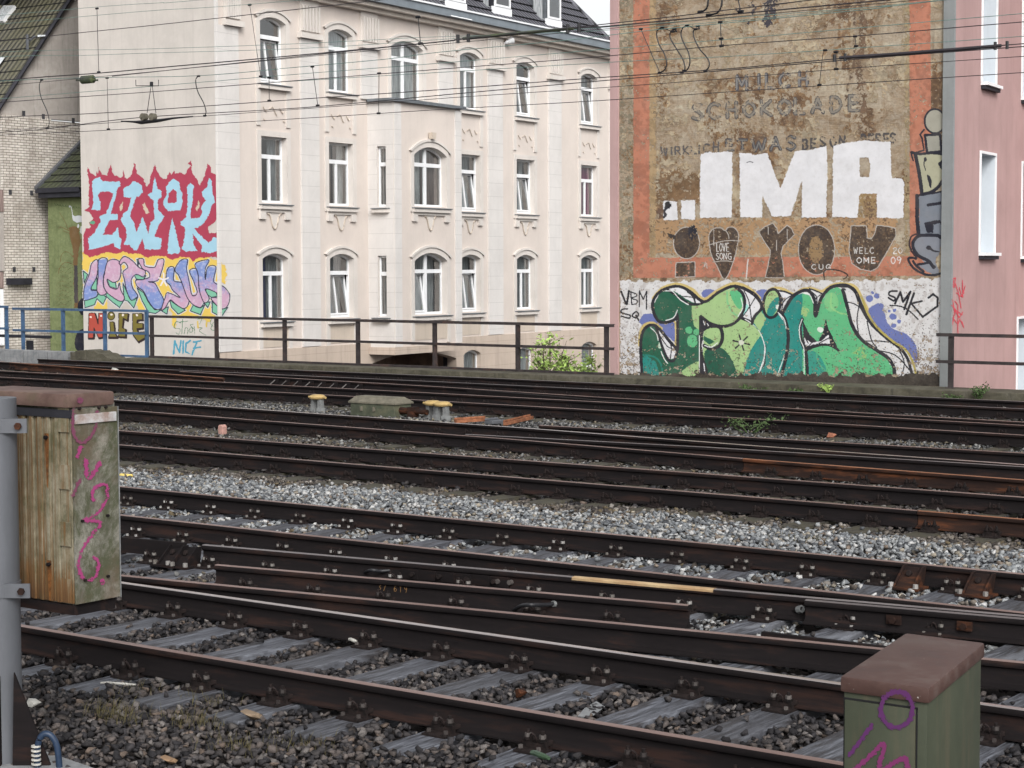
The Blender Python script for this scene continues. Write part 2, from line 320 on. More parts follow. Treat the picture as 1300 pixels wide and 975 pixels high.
# ------------------------------------------------------------------ painted walls: paint sheets lying on the real wall plane
def vnoise(shape, cell, seed=0, octaves=4):
    r = np.random.default_rng(seed); out = np.zeros(shape); amp = 1.0; tot = 0
    for o in range(octaves):
        c = max(1.5, cell/2**o); gy, gx = int(shape[0]/c)+3, int(shape[1]/c)+3; G = r.random((gy, gx))
        ys = np.arange(shape[0])/c; xs = np.arange(shape[1])/c; y0 = ys.astype(int); x0 = xs.astype(int)
        fy = (ys-y0)[:, None]; fx = (xs-x0)[None]; fy = fy*fy*(3-2*fy); fx = fx*fx*(3-2*fx)
        a = G[y0][:, x0]; b = G[y0][:, x0+1]; c_ = G[y0+1][:, x0]; d = G[y0+1][:, x0+1]
        out += amp*((a*(1-fx)+b*fx)*(1-fy)+(c_*(1-fx)+d*fx)*fy); tot += amp; amp *= 0.55
    return out/tot
def smooth_path(pts, k=5, closed=False):
    n = len(pts); P = np.array(pts, float); out = []
    for i in range(n if closed else n-1):
        if closed: p0, p1, p2, p3 = P[(i-1) % n], P[i], P[(i+1) % n], P[(i+2) % n]
        else: p0, p1, p2, p3 = P[max(i-1, 0)], P[i], P[i+1], P[min(i+2, n-1)]
        for j in range(k):
            t = j/k; out.append(0.5*((2*p1)+(-p0+p2)*t+(2*p0-5*p1+4*p2-p3)*t*t+(-p0+3*p1-3*p2+p3)*t**3))
    if not closed: out.append(P[-1])
    return np.array(out)
class Paint:
    def __init__(s, x0, y0, x1, y1, res=2.0, seed=1):
        s.x0, s.y0, s.res = x0, y0, res; s.w = int((x1-x0)*res)+1; s.h = int((y1-y0)*res)+1
        s.c = np.zeros((s.h, s.w, 3)); s.a = np.zeros((s.h, s.w))
        s.jx = (vnoise((s.h, s.w), 5*res/2, seed)-0.5); s.jy = (vnoise((s.h, s.w), 5*res/2, seed+1)-0.5)
        s.f = .35*vnoise((s.h, s.w), 16*res/2, seed+2, 4)+.65*vnoise((s.h, s.w), 4*res/2, seed+4, 3); s.tf = lambda p: p; s.gain = .86
    def crop(s, x0, y0, k): s.tf = lambda pts: [(x0+x/k, y0+y/k) for x, y in pts]; s.k = k; return s
    def _grid(s, mnx, mxx, mny, mxy):
        a = max(0, int((mnx-s.x0)*s.res)-2); b = min(s.w, int((mxx-s.x0)*s.res)+3)
        c = max(0, int((mny-s.y0)*s.res)-2); d = min(s.h, int((mxy-s.y0)*s.res)+3)
        if a >= b or c >= d: return None
        X, Y = np.meshgrid(s.x0+np.arange(a, b)/s.res, s.y0+np.arange(c, d)/s.res); return slice(c, d), slice(a, b), X, Y
    def _put(s, sl, m, col, alpha, erase):
        if erase: s.a[sl][m] = 0; return
        col = np.array(lin(col)); col = (col*.88+col.mean()*.12)*s.gain; cc = s.c[sl]; aa = s.a[sl]
        if alpha >= 1: cc[m] = col; aa[m] = 1
        else:
            mm = m & (aa > 0); cc[mm] = cc[mm]*(1-alpha)+col*alpha
            m2 = m & (aa == 0); m2 &= (s.f[sl] > 0.5-alpha*0.15) ; cc[m2] = col; aa[m2] = 1
    def poly(s, pts, col, rough=0.8, smooth=False, alpha=1, erase=False, only=None, mottle=None, thr=0.5):
        P = s.tf(pts); P = smooth_path(P, 4, True) if smooth else np.array(P, float)
        g = s._grid(P[:, 0].min()-2, P[:, 0].max()+2, P[:, 1].min()-2, P[:, 1].max()+2)
        if g is None: return s
        r, c, X, Y = g; X = X+s.jx[r, c]*rough*2.4; Y = Y+s.jy[r, c]*rough*2.4; ins = np.zeros(X.shape, bool); n = len(P); j = n-1
        for i in range(n):
            xi, yi = P[i]; xj, yj = P[j]
            if yi != yj:
                cond = ((yi > Y) != (yj > Y)); ins ^= cond & (X < (xj-xi)*(Y-yi)/(yj-yi)+xi)
            j = i
        if only is not None: ins &= only[r, c]
        if mottle: ins &= s.f[r, c] > thr
        s._put((r, c), ins, col, alpha, erase); return s
    def stroke(s, pts, w, col, smooth=True, rough=0.3, alpha=1, closed=False, w1=None):
        """w in photo pixels"""
        P = s.tf(pts); P = smooth_path(P, 6, closed) if smooth and len(P) > 2 else np.array(P, float)
        if closed: P = np.vstack([P, P[:1]])
        g = s._grid(P[:, 0].min()-w, P[:, 0].max()+w, P[:, 1].min()-w, P[:, 1].max()+w)
        if g is None: return s
        r, c, X, Y = g; X = X+s.jx[r, c]*rough*2; Y = Y+s.jy[r, c]*rough*2; D = np.full(X.shape, 1e9); n = len(P)-1
        for i in range(n):
            a, b = P[i], P[i+1]; d = b-a; L = d@d
            if L < 1e-9: continue
            t = np.clip(((X-a[0])*d[0]+(Y-a[1])*d[1])/L, 0, 1); ww = w if w1 is None else w+(w1-w)*(i+0.5)/n
            D = np.minimum(D, np.hypot(X-a[0]-t*d[0], Y-a[1]-t*d[1])-ww/2)
        s._put((r, c), D < 0, col, alpha, False); return s
    def grad(s, pts, c1, c2, **k):
        ys = [q[1] for q in s.tf(pts)]; before = s.a.copy(); s.a[:] = 0; s.poly(pts, c1, **k); ins = s.a > 0; s.a = np.maximum(before, s.a)
        Y = s.y0+np.arange(s.h)/s.res; t = np.clip((Y-min(ys))/(max(ys)-min(ys)), 0, 1)[:, None]+(s.f-.5)*.7; t = np.clip((t-.32)*2.4, 0, 1)[:, :, None]
        A = np.array(lin(c1))*s.gain; B = np.array(lin(c2))*s.gain; G = A*(1-t)+B*t; hl = np.clip((s.jx+s.jy)*.9, 0, .32)[:, :, None]; G = G*(1-hl)+np.array([.62, .62, .66])*hl; s.c[ins] = G[ins]; return s
    def spray(s, pts, w, col, **k):
        s.stroke(pts, w*1.5, col, alpha=.55, rough=2.5, **k); return s.stroke(pts, w, col, rough=.6, **k)
    def ell(s, cx, cy, rx, ry, col, ang=0, **k):
        return s.poly([(cx+rx*math.cos(t)*math.cos(ang)-ry*math.sin(t)*math.sin(ang), cy+rx*math.cos(t)*math.sin(ang)+ry*math.sin(t)*math.cos(ang)) for t in np.linspace(0, 2*math.pi, 26)[:-1]], col, **k)
    def ring(s, cx, cy, rx, ry, w, col, ang=0, a0=0, a1=2*math.pi, **k):
        return s.stroke([(cx+rx*math.cos(t)*math.cos(ang)-ry*math.sin(t)*math.sin(ang), cy+rx*math.cos(t)*math.sin(ang)+ry*math.sin(t)*math.cos(ang)) for t in np.linspace(a0, a1, 22)], w, col, **k)
    def wear(s, thr, fn, cell=4, seed=50):
        n = .45*vnoise((s.h, s.w), cell*s.res, seed, 3)+.55*vnoise((s.h, s.w), cell*s.res*5, seed+5, 4); n = (n-.5)*1.35+.5; X, Y = np.meshgrid(s.x0+np.arange(s.w)/s.res, s.y0+np.arange(s.h)/s.res)
        s.a[n > thr-fn(X, Y)] = 0; return s
    def shade(s, amt, cell=6, seed=70):
        n = vnoise((s.h, s.w), cell*s.res, seed, 4); s.c *= (1+amt*(n-0.5)*2)[:, :, None]; return s
    def mesh(s, name, frame, parent, mat, yo=-0.006, colmask=None, M=None):
        A = s.a > 0.5
        if colmask is not None: A = A & colmask(s.x0+np.arange(s.w)/s.res)[None, :]
        q = A[:-1, :-1] & A[1:, :-1] & A[:-1, 1:] & A[1:, 1:]; used = np.zeros(A.shape, bool)
        used[:-1, :-1] |= q; used[1:, :-1] |= q; used[:-1, 1:] |= q; used[1:, 1:] |= q
        idx = -np.ones(A.shape, int); n = used.sum(); idx[used] = np.arange(n); jj, ii = np.nonzero(used)
        px = s.x0+ii/s.res; py = s.y0+jj/s.res
        x = (px-650)/FL; y = -(py-487.5)/FL; x, y = cr*x+sr*y, -sr*x+cr*y
        R = np.stack([x, cp+y*sp_, y*cp-sp_], 1); C = np.array([0, 0, CH]); P0 = frame.O+frame.Y*yo
        t = ((P0-C)@frame.Y)/(R@frame.Y); Q = C+R*t[:, None]-frame.O
        V = np.stack([Q@frame.X, np.full(n, yo), Q[:, 2]], 1).astype(np.float32)
        fj, fi = np.nonzero(q); F = np.stack([idx[fj, fi], idx[fj+1, fi], idx[fj+1, fi+1], idx[fj, fi+1]], 1).astype(np.int32)
        return raw_mesh(name, V, F, s.c[jj, ii], parent, mat, M)
def raw_mesh(name, V, F, colr, parent, mat, M=None, smooth=False):
    me = bpy.data.meshes.new(name); n = len(V); k = F.shape[1]
    me.vertices.add(n); me.vertices.foreach_set('co', V.astype(np.float32).ravel())
    me.loops.add(len(F)*k); me.loops.foreach_set('vertex_index', F.astype(np.int32).ravel())
    me.polygons.add(len(F)); me.polygons.foreach_set('loop_start', np.arange(0, len(F)*k, k, dtype=np.int32))
    me.update(calc_edges=True)
    if colr is not None:
        ca = me.color_attributes.new('tint', 'FLOAT_COLOR', 'POINT'); ca.data.foreach_set('color', np.hstack([np.clip(colr, 0, 1), np.ones((n, 1))]).astype(np.float32).ravel())
    me.materials.append(mat); me.validate(); return link(name, me, parent, M)
# stroke font on a 1 x 1 box (y down)
FONT = {'M': [[(0,1),(0,0),(.5,.7),(1,0),(1,1)]], 'I': [[(.5,0),(.5,1)]], 'L': [[(.1,0),(.1,1),(.9,1)]], 'C': [[(.95,.12),(.5,0),(.05,.3),(.05,.7),(.5,1),(.95,.88)]],
 'H': [[(.1,0),(.1,1)],[(.9,0),(.9,1)],[(.1,.5),(.9,.5)]], 'S': [[(.9,.1),(.4,0),(.1,.25),(.5,.5),(.9,.75),(.5,1),(.05,.9)]], 'O': [[(.5,0),(.05,.3),(.05,.7),(.5,1),(.95,.7),(.95,.3),(.5,0)]],
 'K': [[(.1,0),(.1,1)],[(.9,0),(.15,.55),(.95,1)]], 'A': [[(0,1),(.5,0),(1,1)],[(.2,.65),(.8,.65)]], 'D': [[(.1,0),(.1,1),(.6,.95),(.95,.5),(.6,.05),(.1,0)]], 'E': [[(.9,0),(.1,0),(.1,1),(.9,1)],[(.1,.5),(.75,.5)]],
 'W': [[(0,0),(.25,1),(.5,.25),(.75,1),(1,0)]], 'R': [[(.1,1),(.1,0),(.7,.03),(.85,.25),(.7,.48),(.1,.5)],[(.4,.5),(.95,1)]], 'T': [[(0,0),(1,0)],[(.5,0),(.5,1)]], 'B': [[(.1,0),(.1,1),(.7,.97),(.9,.75),(.6,.5),(.1,.48)],[(.1,0),(.65,.03),(.8,.25),(.6,.5)]],
 'N': [[(.05,1),(.05,0),(.95,1),(.95,0)]], 'G': [[(.95,.15),(.5,0),(.05,.3),(.05,.7),(.5,1),(.95,.85),(.95,.55),(.55,.55)]], 'V': [[(0,0),(.5,1),(1,0)]], 'U': [[(.05,0),(.05,.75),(.5,1),(.95,.75),(.95,0)]],
 '2': [[(.1,.2),(.5,0),(.9,.25),(.1,1),(.95,1)]], '0': [[(.5,0),(.1,.3),(.1,.7),(.5,1),(.9,.7),(.9,.3),(.5,0)]], '9': [[(.9,.3),(.5,.5),(.1,.3),(.5,0),(.9,.3),(.6,1)]],
 '3': [[(.1,.1),(.6,0),(.85,.25),(.4,.48),(.9,.75),(.5,1),(.05,.9)]], '6': [[(.8,0),(.2,.4),(.1,.8),(.5,1),(.9,.75),(.5,.5),(.15,.7)]], '1': [[(.2,.2),(.55,0),(.55,1)]], '/': [[(.9,0),(.1,1)]]}
def letter(P, ch, cx, cy, w, h, lw, col, curved='SCODGU0269B3', slant=0, **k):
    for st in FONT[ch]:
        P.stroke([(cx+(x-.5)*w-slant*(y-.5)*h, cy+(y-.5)*h) for x, y in st], lw, col, smooth=ch in curved, **k)
# ---- the brown mural wall
def paint_mural(P):
    OR = (184, 116, 88); BK = (38, 38, 46); WH = (214, 213, 216)
    X, Y = np.meshgrid(P.x0+np.arange(P.w)/P.res, P.y0+np.arange(P.h)/P.res); sh = (P.h, P.w)
    a1 = .55*vnoise(sh, 60, 101, 5)+.45*vnoise(sh, 12, 102, 4); a2 = .6*vnoise(sh, 90, 103, 5)+.4*vnoise(sh, 9, 104, 4); a3 = .5*vnoise(sh, 24, 105, 4)+.5*vnoise(sh, 5, 106, 3)
    v = np.repeat(vnoise((8, P.w), 16, 107, 4)[4:5], P.h, 0); reg = Y < 357
    def blot(mask, col, var):
        g = np.array(lin(col))*P.gain; P.c[mask] = g*(1+(a3[mask]-.5)*var)[:, None]; P.a[mask] = 1
    blot(reg & (a1 > .525), (164, 145, 118), 1.0); blot(reg & (a1 > .585), (172, 158, 134), .9)
    blot(reg & (a2+.25*(v-.5) > .54), (142, 115, 86), .9); blot(reg & (a2+.25*(v-.5) > .585), (124, 98, 73), .9); blot(reg & (a2+.25*(v-.5) > .635), (106, 82, 62), .9)
    blot(reg & (np.abs(X-1093-3*np.sin(Y/19)) < 4+5*(a3-.5)*4) & (a3 > .47) & (Y < 170), (108, 86, 68), 1.0)
    blot(reg & (((X-862)/44)**2+((Y-242)/28)**2+(a3-.5)*3 < 1) & (a3+a1 > .98), (122, 96, 70), 1.0)
    P.crop(0, 0, 1)
    P.poly([(786,-30),(803,-30),(803,352),(786,352)], (140,130,108), rough=1.5, mottle=True, thr=0.52)
    P.poly([(824,-30),(833,-30),(833,327),(824,327)], (172,144,104), rough=2.0, mottle=True, thr=0.36)
    P.poly([(1148,-30),(1156,-30),(1156,327),(1148,327)], (160,140,104), rough=2.0, mottle=True, thr=0.46)
    P.poly([(804,-30),(824.5,-30),(824.5,327),(1155,325),(1154.5,-30),(1181.5,-30),(1182,350),(804,353)], OR, rough=0.7)
    n = .5*vnoise((P.h, P.w), 40, 9, 5)+.5*vnoise((P.h, P.w), 9, 10, 4); P.c *= (1-np.clip((n-.48)*2.2, 0, .26))[:, :, None]
    P.poly([(832,278),(1140,276),(1135,300),(1150,325),(832,322)], (168,132,92), rough=2.5, mottle=True, thr=0.44)
    P.wear(0.80, lambda x, y: 0.05*((y > 300) & (y < 356)), 1.5, 33)
    # old lettering
    P.crop(860, 80, 5)
    for ch, cx, cy in (('M',410,125),('I',518,118),('L',590,115),('C',682,110),('H',800,100)):
        letter(P, ch, cx, cy, 62 if ch != 'I' else 20, 88, 4.6, (78,76,80)); letter(P, ch, cx-3, cy-1, 62 if ch != 'I' else 20, 84, 1.9, (128,126,124))
    for i, (ch, cx) in enumerate(zip('SCHOKOLADE', (130,232,345,455,562,680,775,890,1005,1120))):
        cy = 310-55*(cx-130)/990
        letter(P, ch, cx, cy, 70, 92, 5.2, (84,80,80), rough=.8); letter(P, ch, cx+1, cy-1, 70, 90, 2.6, (130,123,112), rough=.8)
    P.crop(820, 165, 6.5)
    for ch, cx, cy, h in (('W',150,175,66),('I',212,172,62),('R',262,168,62),('K',330,165,66),('L',395,163,66),('I',440,160,66),('C',500,150,66),('H',578,140,78)):
        letter(P, ch, cx, cy, 50, h, 2.4, (88,84,84))
    for ch, cx, cy, w, h in (('E',692,125,64,86),('T',795,125,72,86),('W',930,125,110,100),('A',1070,112,80,104),('S',1200,108,76,112)):
        letter(P, ch, cx, cy, w, h, 4.4, (74,71,74), rough=.8); letter(P, ch, cx+2, cy, w, h-6, 1.4, (118,116,112))
    P.crop(1000, 165, 6.5)
    for ch, cx, cy in (('B',145,118),('E',212,112),('S',290,100),('O',375,100),('N',450,90),('D',628,78),('E',690,75),('R',750,72),('E',812,70),('S',868,68)):
        letter(P, ch, cx, cy, 46, 78, 3.0, (76,72,72))
    P.wear(0.79, lambda x, y: 0.15*((y < 200) & (x > 835) & (x < 1145)), 1.2, 35)
    P.crop(720, 0, 6.5)
    P.crop(900, 0, 6.5)
    for cx, cy, rx, ry in ((490,60,42,80),(480,170,36,55),(540,110,25,40),(330,190,24,16),(360,60,30,60),(250,85,30,18),(560,20,30,22),(275,175,18,10),(520,20,60,40)):
        P.ell(cx, cy, rx, ry, (62,58,66), rough=4, mottle=True, thr=0.42)
    P.crop(1000, 0, 6.5)
    for pts, w in (([(555,60),(548,200)],3.0),([(555,300),(545,520),(520,650)],4.0),([(500,690),(480,820)],3)):
        P.stroke(pts, w, (96,76,60), rough=2.5, alpha=0.6)
    # white rollered letters
    P.crop(820, 165, 6.5)
    P.poly([(140,590),(165,583),(255,590),(265,740),(200,746),(145,742)], WH, rough=1.0).poly([(290,580),(408,576),(408,738),(340,738),(290,733)], WH, rough=1.0)
    P.poly([(450,200),(520,180),(590,186),(640,175),(715,178),(708,722),(560,725),(442,722)], WH, rough=1.0)
    P.poly([(90,660),(130,640),(135,720),(100,720)], (95,68,52), rough=3); P.ell(180, 618, 30, 26, (26,26,36), rough=3).stroke([(175,640),(150,670),(160,700),(150,720)], 3, (40,40,52), rough=1.5)
    P.crop(0, 0, 1)
    P.poly([(938.5,194),(953,194.5),(956,197),(973.8,194),(990.8,239),(1009,192),(1030,190),(1050,185),(1050.5,227),(1049,276),(1017.7,276),(1018,229),(1003.8,274.5),(980,274.8),(967.7,248),(967.7,276),(940,276)], WH, rough=1.0)
    P.stroke([(948,206.5),(952,205),(956,206.5)], 1.0, (80,80,88))
    P.crop(1000, 165, 6.5)
    P.poly([(375,130),(500,100),(640,85),(760,98),(850,95),(858,395),(945,400),(960,440),(955,730),(735,722),(735,525),(595,525),(575,725),(365,715)], WH, rough=1.1)
    P.poly([(595,230),(665,228),(680,300),(670,385),(595,385)], (0,0,0), erase=True, rough=1.0)
    P.poly([(595,525),(735,525),(735,722),(575,722)], (150,122,78), rough=1.0, mottle=True, thr=0.5)
    # dark row with chalk outlines
    DK = (78,62,50); CK = (176,168,160)
    def dk(pts, smooth=False, closed=True):
        P.poly(pts, (92,74,58), smooth=smooth, rough=1.3, mottle=True, thr=0.32); P.poly(pts, DK, smooth=smooth, rough=1.3, mottle=True, thr=0.46); P.poly(pts, (66,54,48), smooth=smooth, rough=1.3, mottle=True, thr=0.58)
        P.stroke(pts, 1.1, CK, smooth=smooth, closed=closed, rough=0.5)
    P.crop(820, 265, 6.5)
    dk([(335+108*math.cos(t), 282+130*math.sin(t)) for t in np.linspace(0, 2*math.pi, 16)[:-1]], True); P.poly([(175,200),(215,205),(250,225),(240,260),(200,240)], (60,52,48), rough=1.5)
    P.ell(385, 200, 42, 60, (40,40,50), rough=2, mottle=True, thr=0.45)
    dk([(248,445),(405,438),(405,562),(243,565)])
    dk([(520,260),(525,205),(560,165),(620,158),(652,178),(690,150),(740,165),(765,220),(755,300),(720,440),(652,582),(590,480),(540,380)], True)
    for st in ([(510,302),(650,265),(780,265)],[(555,440),(640,430),(722,438)],[(655,175),(678,210),(685,245)],[(560,175),(560,300)]): P.stroke(st, 1.0, CK)
    for ch, cx in zip('LOVE', (592,618,645,675)): letter(P, ch, cx, 318, 22, 66, 0.9, (205,200,196))
    for ch, cx in zip('SONG', (592,622,655,692)): letter(P, ch, cx, 392, 26, 52, 0.9, (205,200,196))
    P.stroke([(842,418),(828,575)], 1.6, (200,195,190), smooth=False); P.stroke([(490,440),(480,480),(500,450),(505,490)], 0.9, CK)
    dk([(930,190),(980,150),(1045,118),(1080,160),(1090,205),(1165,135),(1200,160),(1225,215),(1130,310),(1115,370),(1130,440),(1142,570),(985,570),(1025,380),(1025,340),(970,260)])
    P.stroke([(1010,150),(1010,210)], 0.9, CK).stroke([(1078,260),(1078,345)], 0.9, CK).stroke([(1165,170),(1168,260)], 0.9, CK)
    P.crop(1000, 265, 6.5)
    dk([(238+150*math.cos(t), 338+205*math.sin(t)) for t in np.linspace(0, 2*math.pi, 18)[:-1]], True)
    P.ell(235, 340, 60, 110, (146,116,76), rough=2.5, mottle=True, thr=0.42)
    for ch, cx in (('C',215),('U',275),('G',335)): letter(P, ch, cx, 480, 34, 40, 1.0, (200,196,192))
    P.stroke([(305,590),(300,520),(350,500),(440,515),(495,550),(460,580)], 1.8, (60,50,46))
    dk([(525,140),(650,140),(655,240),(690,250),(720,200),(735,135),(820,145),(890,160),(895,220),(840,320),(740,490),(690,515),(600,500),(530,450),(505,350)])
    for i, ch in enumerate('WELC'): letter(P, ch, 560+45*i, 345, 30, 48, 1.0, (190,186,182))
    for i, ch in enumerate('OME'): letter(P, ch, 590+58*i, 425, 38, 46, 1.1, (205,200,196))
    for i, ch in enumerate('20'): letter(P, ch, 885+44*i, 345, 34, 46, 1.1, (210,204,200))
    for i, ch in enumerate('09'): letter(P, ch, 870+48*i, 425, 38, 56, 1.1, (210,204,200))
    # tall letters beside the corner
    NV = (36,36,48); G1 = (158,155,140); G2 = (116,123,134)
    P.crop(1120, 130, 13)
    P.ell(870, 310, 165, 195, G1); P.ring(870, 310, 168, 200, 2.4, NV, a0=0.5, a1=5.6)
    P.poly([(705,545),(955,535),(980,800),(740,825)], (150,148,136)); P.stroke([(705,540),(955,530),(980,810),(740,830)], 3.2, NV, smooth=False, closed=True)
    P.stroke([(690,450),(625,530),(660,600),(690,790),(480,850),(510,960)], 2.2, NV, smooth=False)
    P.poly([(575,890),(700,868),(900,860),(985,880),(985,975),(575,975)], (176,172,142))
    P.crop(1120, 200, 13)
    P.poly([(575,-60),(990,-60),(990,20),(930,90),(985,200),(1000,300),(960,420),(850,530),(700,590),(680,580),(650,350)], (168,166,138))
    P.stroke([(550,-50),(570,60),(620,320),(655,600)], 4.8, NV); P.stroke([(480,-90),(620,-60),(800,-75),(990,-60)], 3.4, NV); P.stroke([(650,610),(800,575),(920,490),(985,400)], 4.5, NV)
    P.ell(715, 32, 26, 36, NV).stroke([(692,60),(690,120),(715,210)], 1.2, NV); P.poly([(740,300),(790,320),(820,400),(818,450),(795,505)], NV, smooth=True); P.poly([(915,90),(995,25),(995,215),(960,180)], NV)
    P.poly([(605,640),(980,580),(980,1290),(620,1290)], G2); P.stroke([(575,630),(575,1000),(600,1290)], 5.0, NV, smooth=False); P.stroke([(560,625),(760,600),(985,560)], 2.6, NV)
    P.stroke([(755,785),(975,750)], 3.8, NV, smooth=False); P.stroke([(985,560),(985,1100)], 1.8, NV)
    P.crop(1120, 275, 13)
    P.poly([(695,95),(960,50),(985,130),(855,130),(840,265),(740,270)], NV); P.poly([(850,130),(960,105),(960,230),(840,240)], G2)
    P.poly([(520,430),(560,345),(640,310),(960,330),(955,560),(930,620),(880,740),(945,930),(800,935),(640,840),(585,790),(560,770),(700,770),(640,700),(560,620)], (124,128,138), smooth=True)
    P.stroke([(965,345),(900,310),(640,310),(550,360),(505,450),(530,560),(620,660),(760,730),(850,840)], 4.2, NV); P.ell(852, 835, 38, 28, NV)
    P.stroke([(590,790),(780,760)], 3, NV).stroke([(560,690),(445,680),(440,740),(530,860),(700,950),(850,965),(975,935)], 3.0, NV).stroke([(510,735),(560,810),(680,905)], 3.2, NV)
    P.stroke([(575,285),(480,330),(450,440),(480,560),(570,680)], 2.4, (58,42,46)); P.ell(765, 515, 42, 35, NV).stroke([(800,530),(850,565),(935,580)], 3.0, NV, w1=1.5)
    # white band and the green piece
    P.crop(0, 0, 1)
    top = [(787,357)]+[(x, 356.5-3.5*max(0, (x-1060)/140.)+(1.6 if (x//9) % 2 else -1.2)) for x in range(792, 1195, 7)]
    P.poly(top+[(1196,352),(1194,410),(1196,486),(787,486)], (205,203,203), rough=1.4)
    n = vnoise((P.h, P.w), 9, 21, 5); yy = P.y0+np.arange(P.h)/P.res; m_ = (P.a > 0) & (yy[:, None] > 357) & (n > 0.60); P.c[m_] *= np.array([0.80, 0.77, 0.75])
    BL = (98,110,170)
    P.crop(780, 340, 6.5)
    P.poly([(205,440),(240,382),(300,376),(400,420),(505,455),(505,620),(430,560),(300,475),(220,470)], BL, smooth=False)
    P.ell(780,215,62,42,BL).ell(1225,222,64,46,BL)
    YL = (200,176,104)
    P.stroke([(205,640),(212,540),(250,470),(320,455),(390,500)], 3.2, YL).stroke([(420,460),(500,450),(505,640)], 2.6, YL).stroke([(320,250),(400,165),(520,135),(640,175),(735,258),(850,188),(980,130),(1100,160),(1200,250)], 3.6, YL)
    DG = (30,92,68); LM = (156,190,124); TE = (10,132,122); MN = (82,178,120)
    P.poly([(240,930),(222,700),(226,560),(270,492),(330,482),(380,540),(450,630),(515,700),(518,380),(470,440),(400,455),(345,415),(318,310),(380,205),(500,158),(600,195),(690,270),(720,400),(708,935)], DG)
    P.poly([(640,310),(740,285),(860,208),(980,162),(1060,200),(1065,320),(1020,425),(920,482),(800,480),(715,402),(706,520),(660,480),(640,400)], LM, smooth=False)
    P.poly([(955,188),(1040,200),(1062,262),(1040,338),(985,290)], MN, smooth=True).stroke([(930,200),(935,290),(970,360),(1010,395)], 2.2, (110,190,130), alpha=0.8)
    P.poly([(740,520),(800,478),(900,492),(1050,420),(1140,445),(1240,580),(1250,700),(1180,885),(1160,915),(720,930)], LM)
    P.poly([(745,690),(860,655),(930,700),(990,800),(1005,925),(790,915)], (28,86,66), smooth=True)
    P.poly([(1055,905),(1085,780),(1130,670),(1205,560),(1250,650),(1242,760),(1190,905)], TE)
    P.poly([(505,935),(560,850),(640,790),(706,768),(702,935)], LM)
    P.poly([(235,740),(300,745),(350,800),(365,920),(250,925)], TE, smooth=True).stroke([(235,718),(330,735),(385,800),(400,900)], 2.2, (20,120,104))
    P.ell(615,515,28,30,MN).ell(678,530,28,28,MN).ell(643,605,42,52,MN).poly([(690,540),(720,560),(830,610),(790,640),(720,590)], DG)
    P.ell(800,562,68,74,LM); P.poly([(735,560),(830,610),(780,632),(742,600)], DG)
    P.poly([(440,182),(480,160),(560,160),(640,205),(728,278),(680,292),(640,285),(560,235),(500,195)], WH)
    P.poly([(345,495),(400,520),(450,600),(512,668),(505,750),(450,752),(400,650),(375,560)], WH); P.ell(375,640,14,26,(190,215,190))
    P.poly([(1068,185),(1150,218),(1208,325),(1165,380),(1132,440),(1058,402),(1085,300)], WH).poly([(1085,290),(1110,320),(1075,390),(1058,402)], (150,215,205))
    P.poly([(706,400),(740,418),(800,465),(810,480),(735,525),(722,640),(740,760),(795,930),(702,935)], BK); P.stroke([(735,440),(745,470)],1.2,WH).stroke([(765,455),(775,475)],1.2,WH).stroke([(738,790),(745,850)],1.3,WH)
    o = 3.9
    for st, w in (([(232,925),(218,700),(224,560),(262,490),(320,472),(380,515),(450,600),(515,668),(522,640),(520,395),(490,432),(400,452),(348,420),(316,330),(330,250),(400,182),(520,152),(620,192),(740,280),(860,202),(980,152),(1090,182),(1180,250),(1215,330),(1150,445)], o),
      ([(440,182),(540,245),(620,298),(700,300),(742,278)], 3.2), ([(715,402),(800,462),(920,482),(1020,430),(1072,320),(1062,220),(1000,160)], o), ([(800,482),(868,490),(892,560),(868,640),(800,668),(742,640)], 4.6),
      ([(1050,415),(1150,462),(1230,560),(1250,700),(1222,820),(1160,905)], o), ([(345,492),(372,580),(402,670),(445,758),(490,765),(518,690)], 3.4), ([(708,405),(712,935)], 3.2)):
        P.stroke(st, w, BK)
    for st in ([(300,495),(345,540),(362,600)],[(385,690),(410,750),(440,790)],[(425,190),(480,195),(540,260),(610,305)],[(520,350),(490,410),(425,435)],[(702,560),(700,940)],[(1045,250),(1058,330),(1020,400)],[(745,640),(800,655),(850,620)],[(1080,425),(1180,500),(1235,620),(1240,720),(1190,870)]): P.stroke(st, 1.1, (220,222,220))
    for st in ([(560,160),(640,230),(665,290)],[(560,235),(650,245),(730,275)],[(600,200),(655,240),(668,290)],[(1070,190),(1110,280),(1132,440)],[(1160,250),(1110,330),(1060,400)],[(375,560),(440,650),(512,680)],[(450,600),(470,660),(462,750)]): P.stroke(st, 1.4, BK)
    for a in range(6):
        t = a*math.pi/3+0.25; P.stroke([(1048+18*math.cos(t), 617+18*math.sin(t)), (1048+70*math.cos(t), 617+66*math.sin(t))], 2.0, BK, smooth=False)
    P.ell(1048,617,22,22,(205,208,190))
    P.crop(920, 345, 6.5)
    P.stroke([(335,190),(370,150),(430,132),(500,150),(570,185),(640,145),(720,138),(800,160),(870,118),(940,98),(1050,108),(1100,150),(1130,210),(1200,345),(1300,510)], 3.4, YL)
    P.poly([(230,430),(270,350),(310,310),(350,380),(440,345),(475,390),(520,480),(524,640),(490,860),(250,880),(335,760),(345,620),(290,490)], TE)
    P.poly([(232,415),(300,325),(340,385),(318,440),(292,490)], LM)
    P.poly([(430,155),(560,192),(500,260),(470,310),(462,220)], WH); P.poly([(700,145),(790,175),(780,250),(745,330),(740,220)], WH)
    P.poly([(485,335),(520,262),(580,200),(642,178),(644,900),(462,880),(520,680),(524,500)], TE)
    P.poly([(642,178),(700,195),(735,270),(745,370),(800,240),(860,150),(930,125),(990,170),(1010,300),(1060,470),(1160,590),(1300,700),(1300,905),(642,905)], MN)
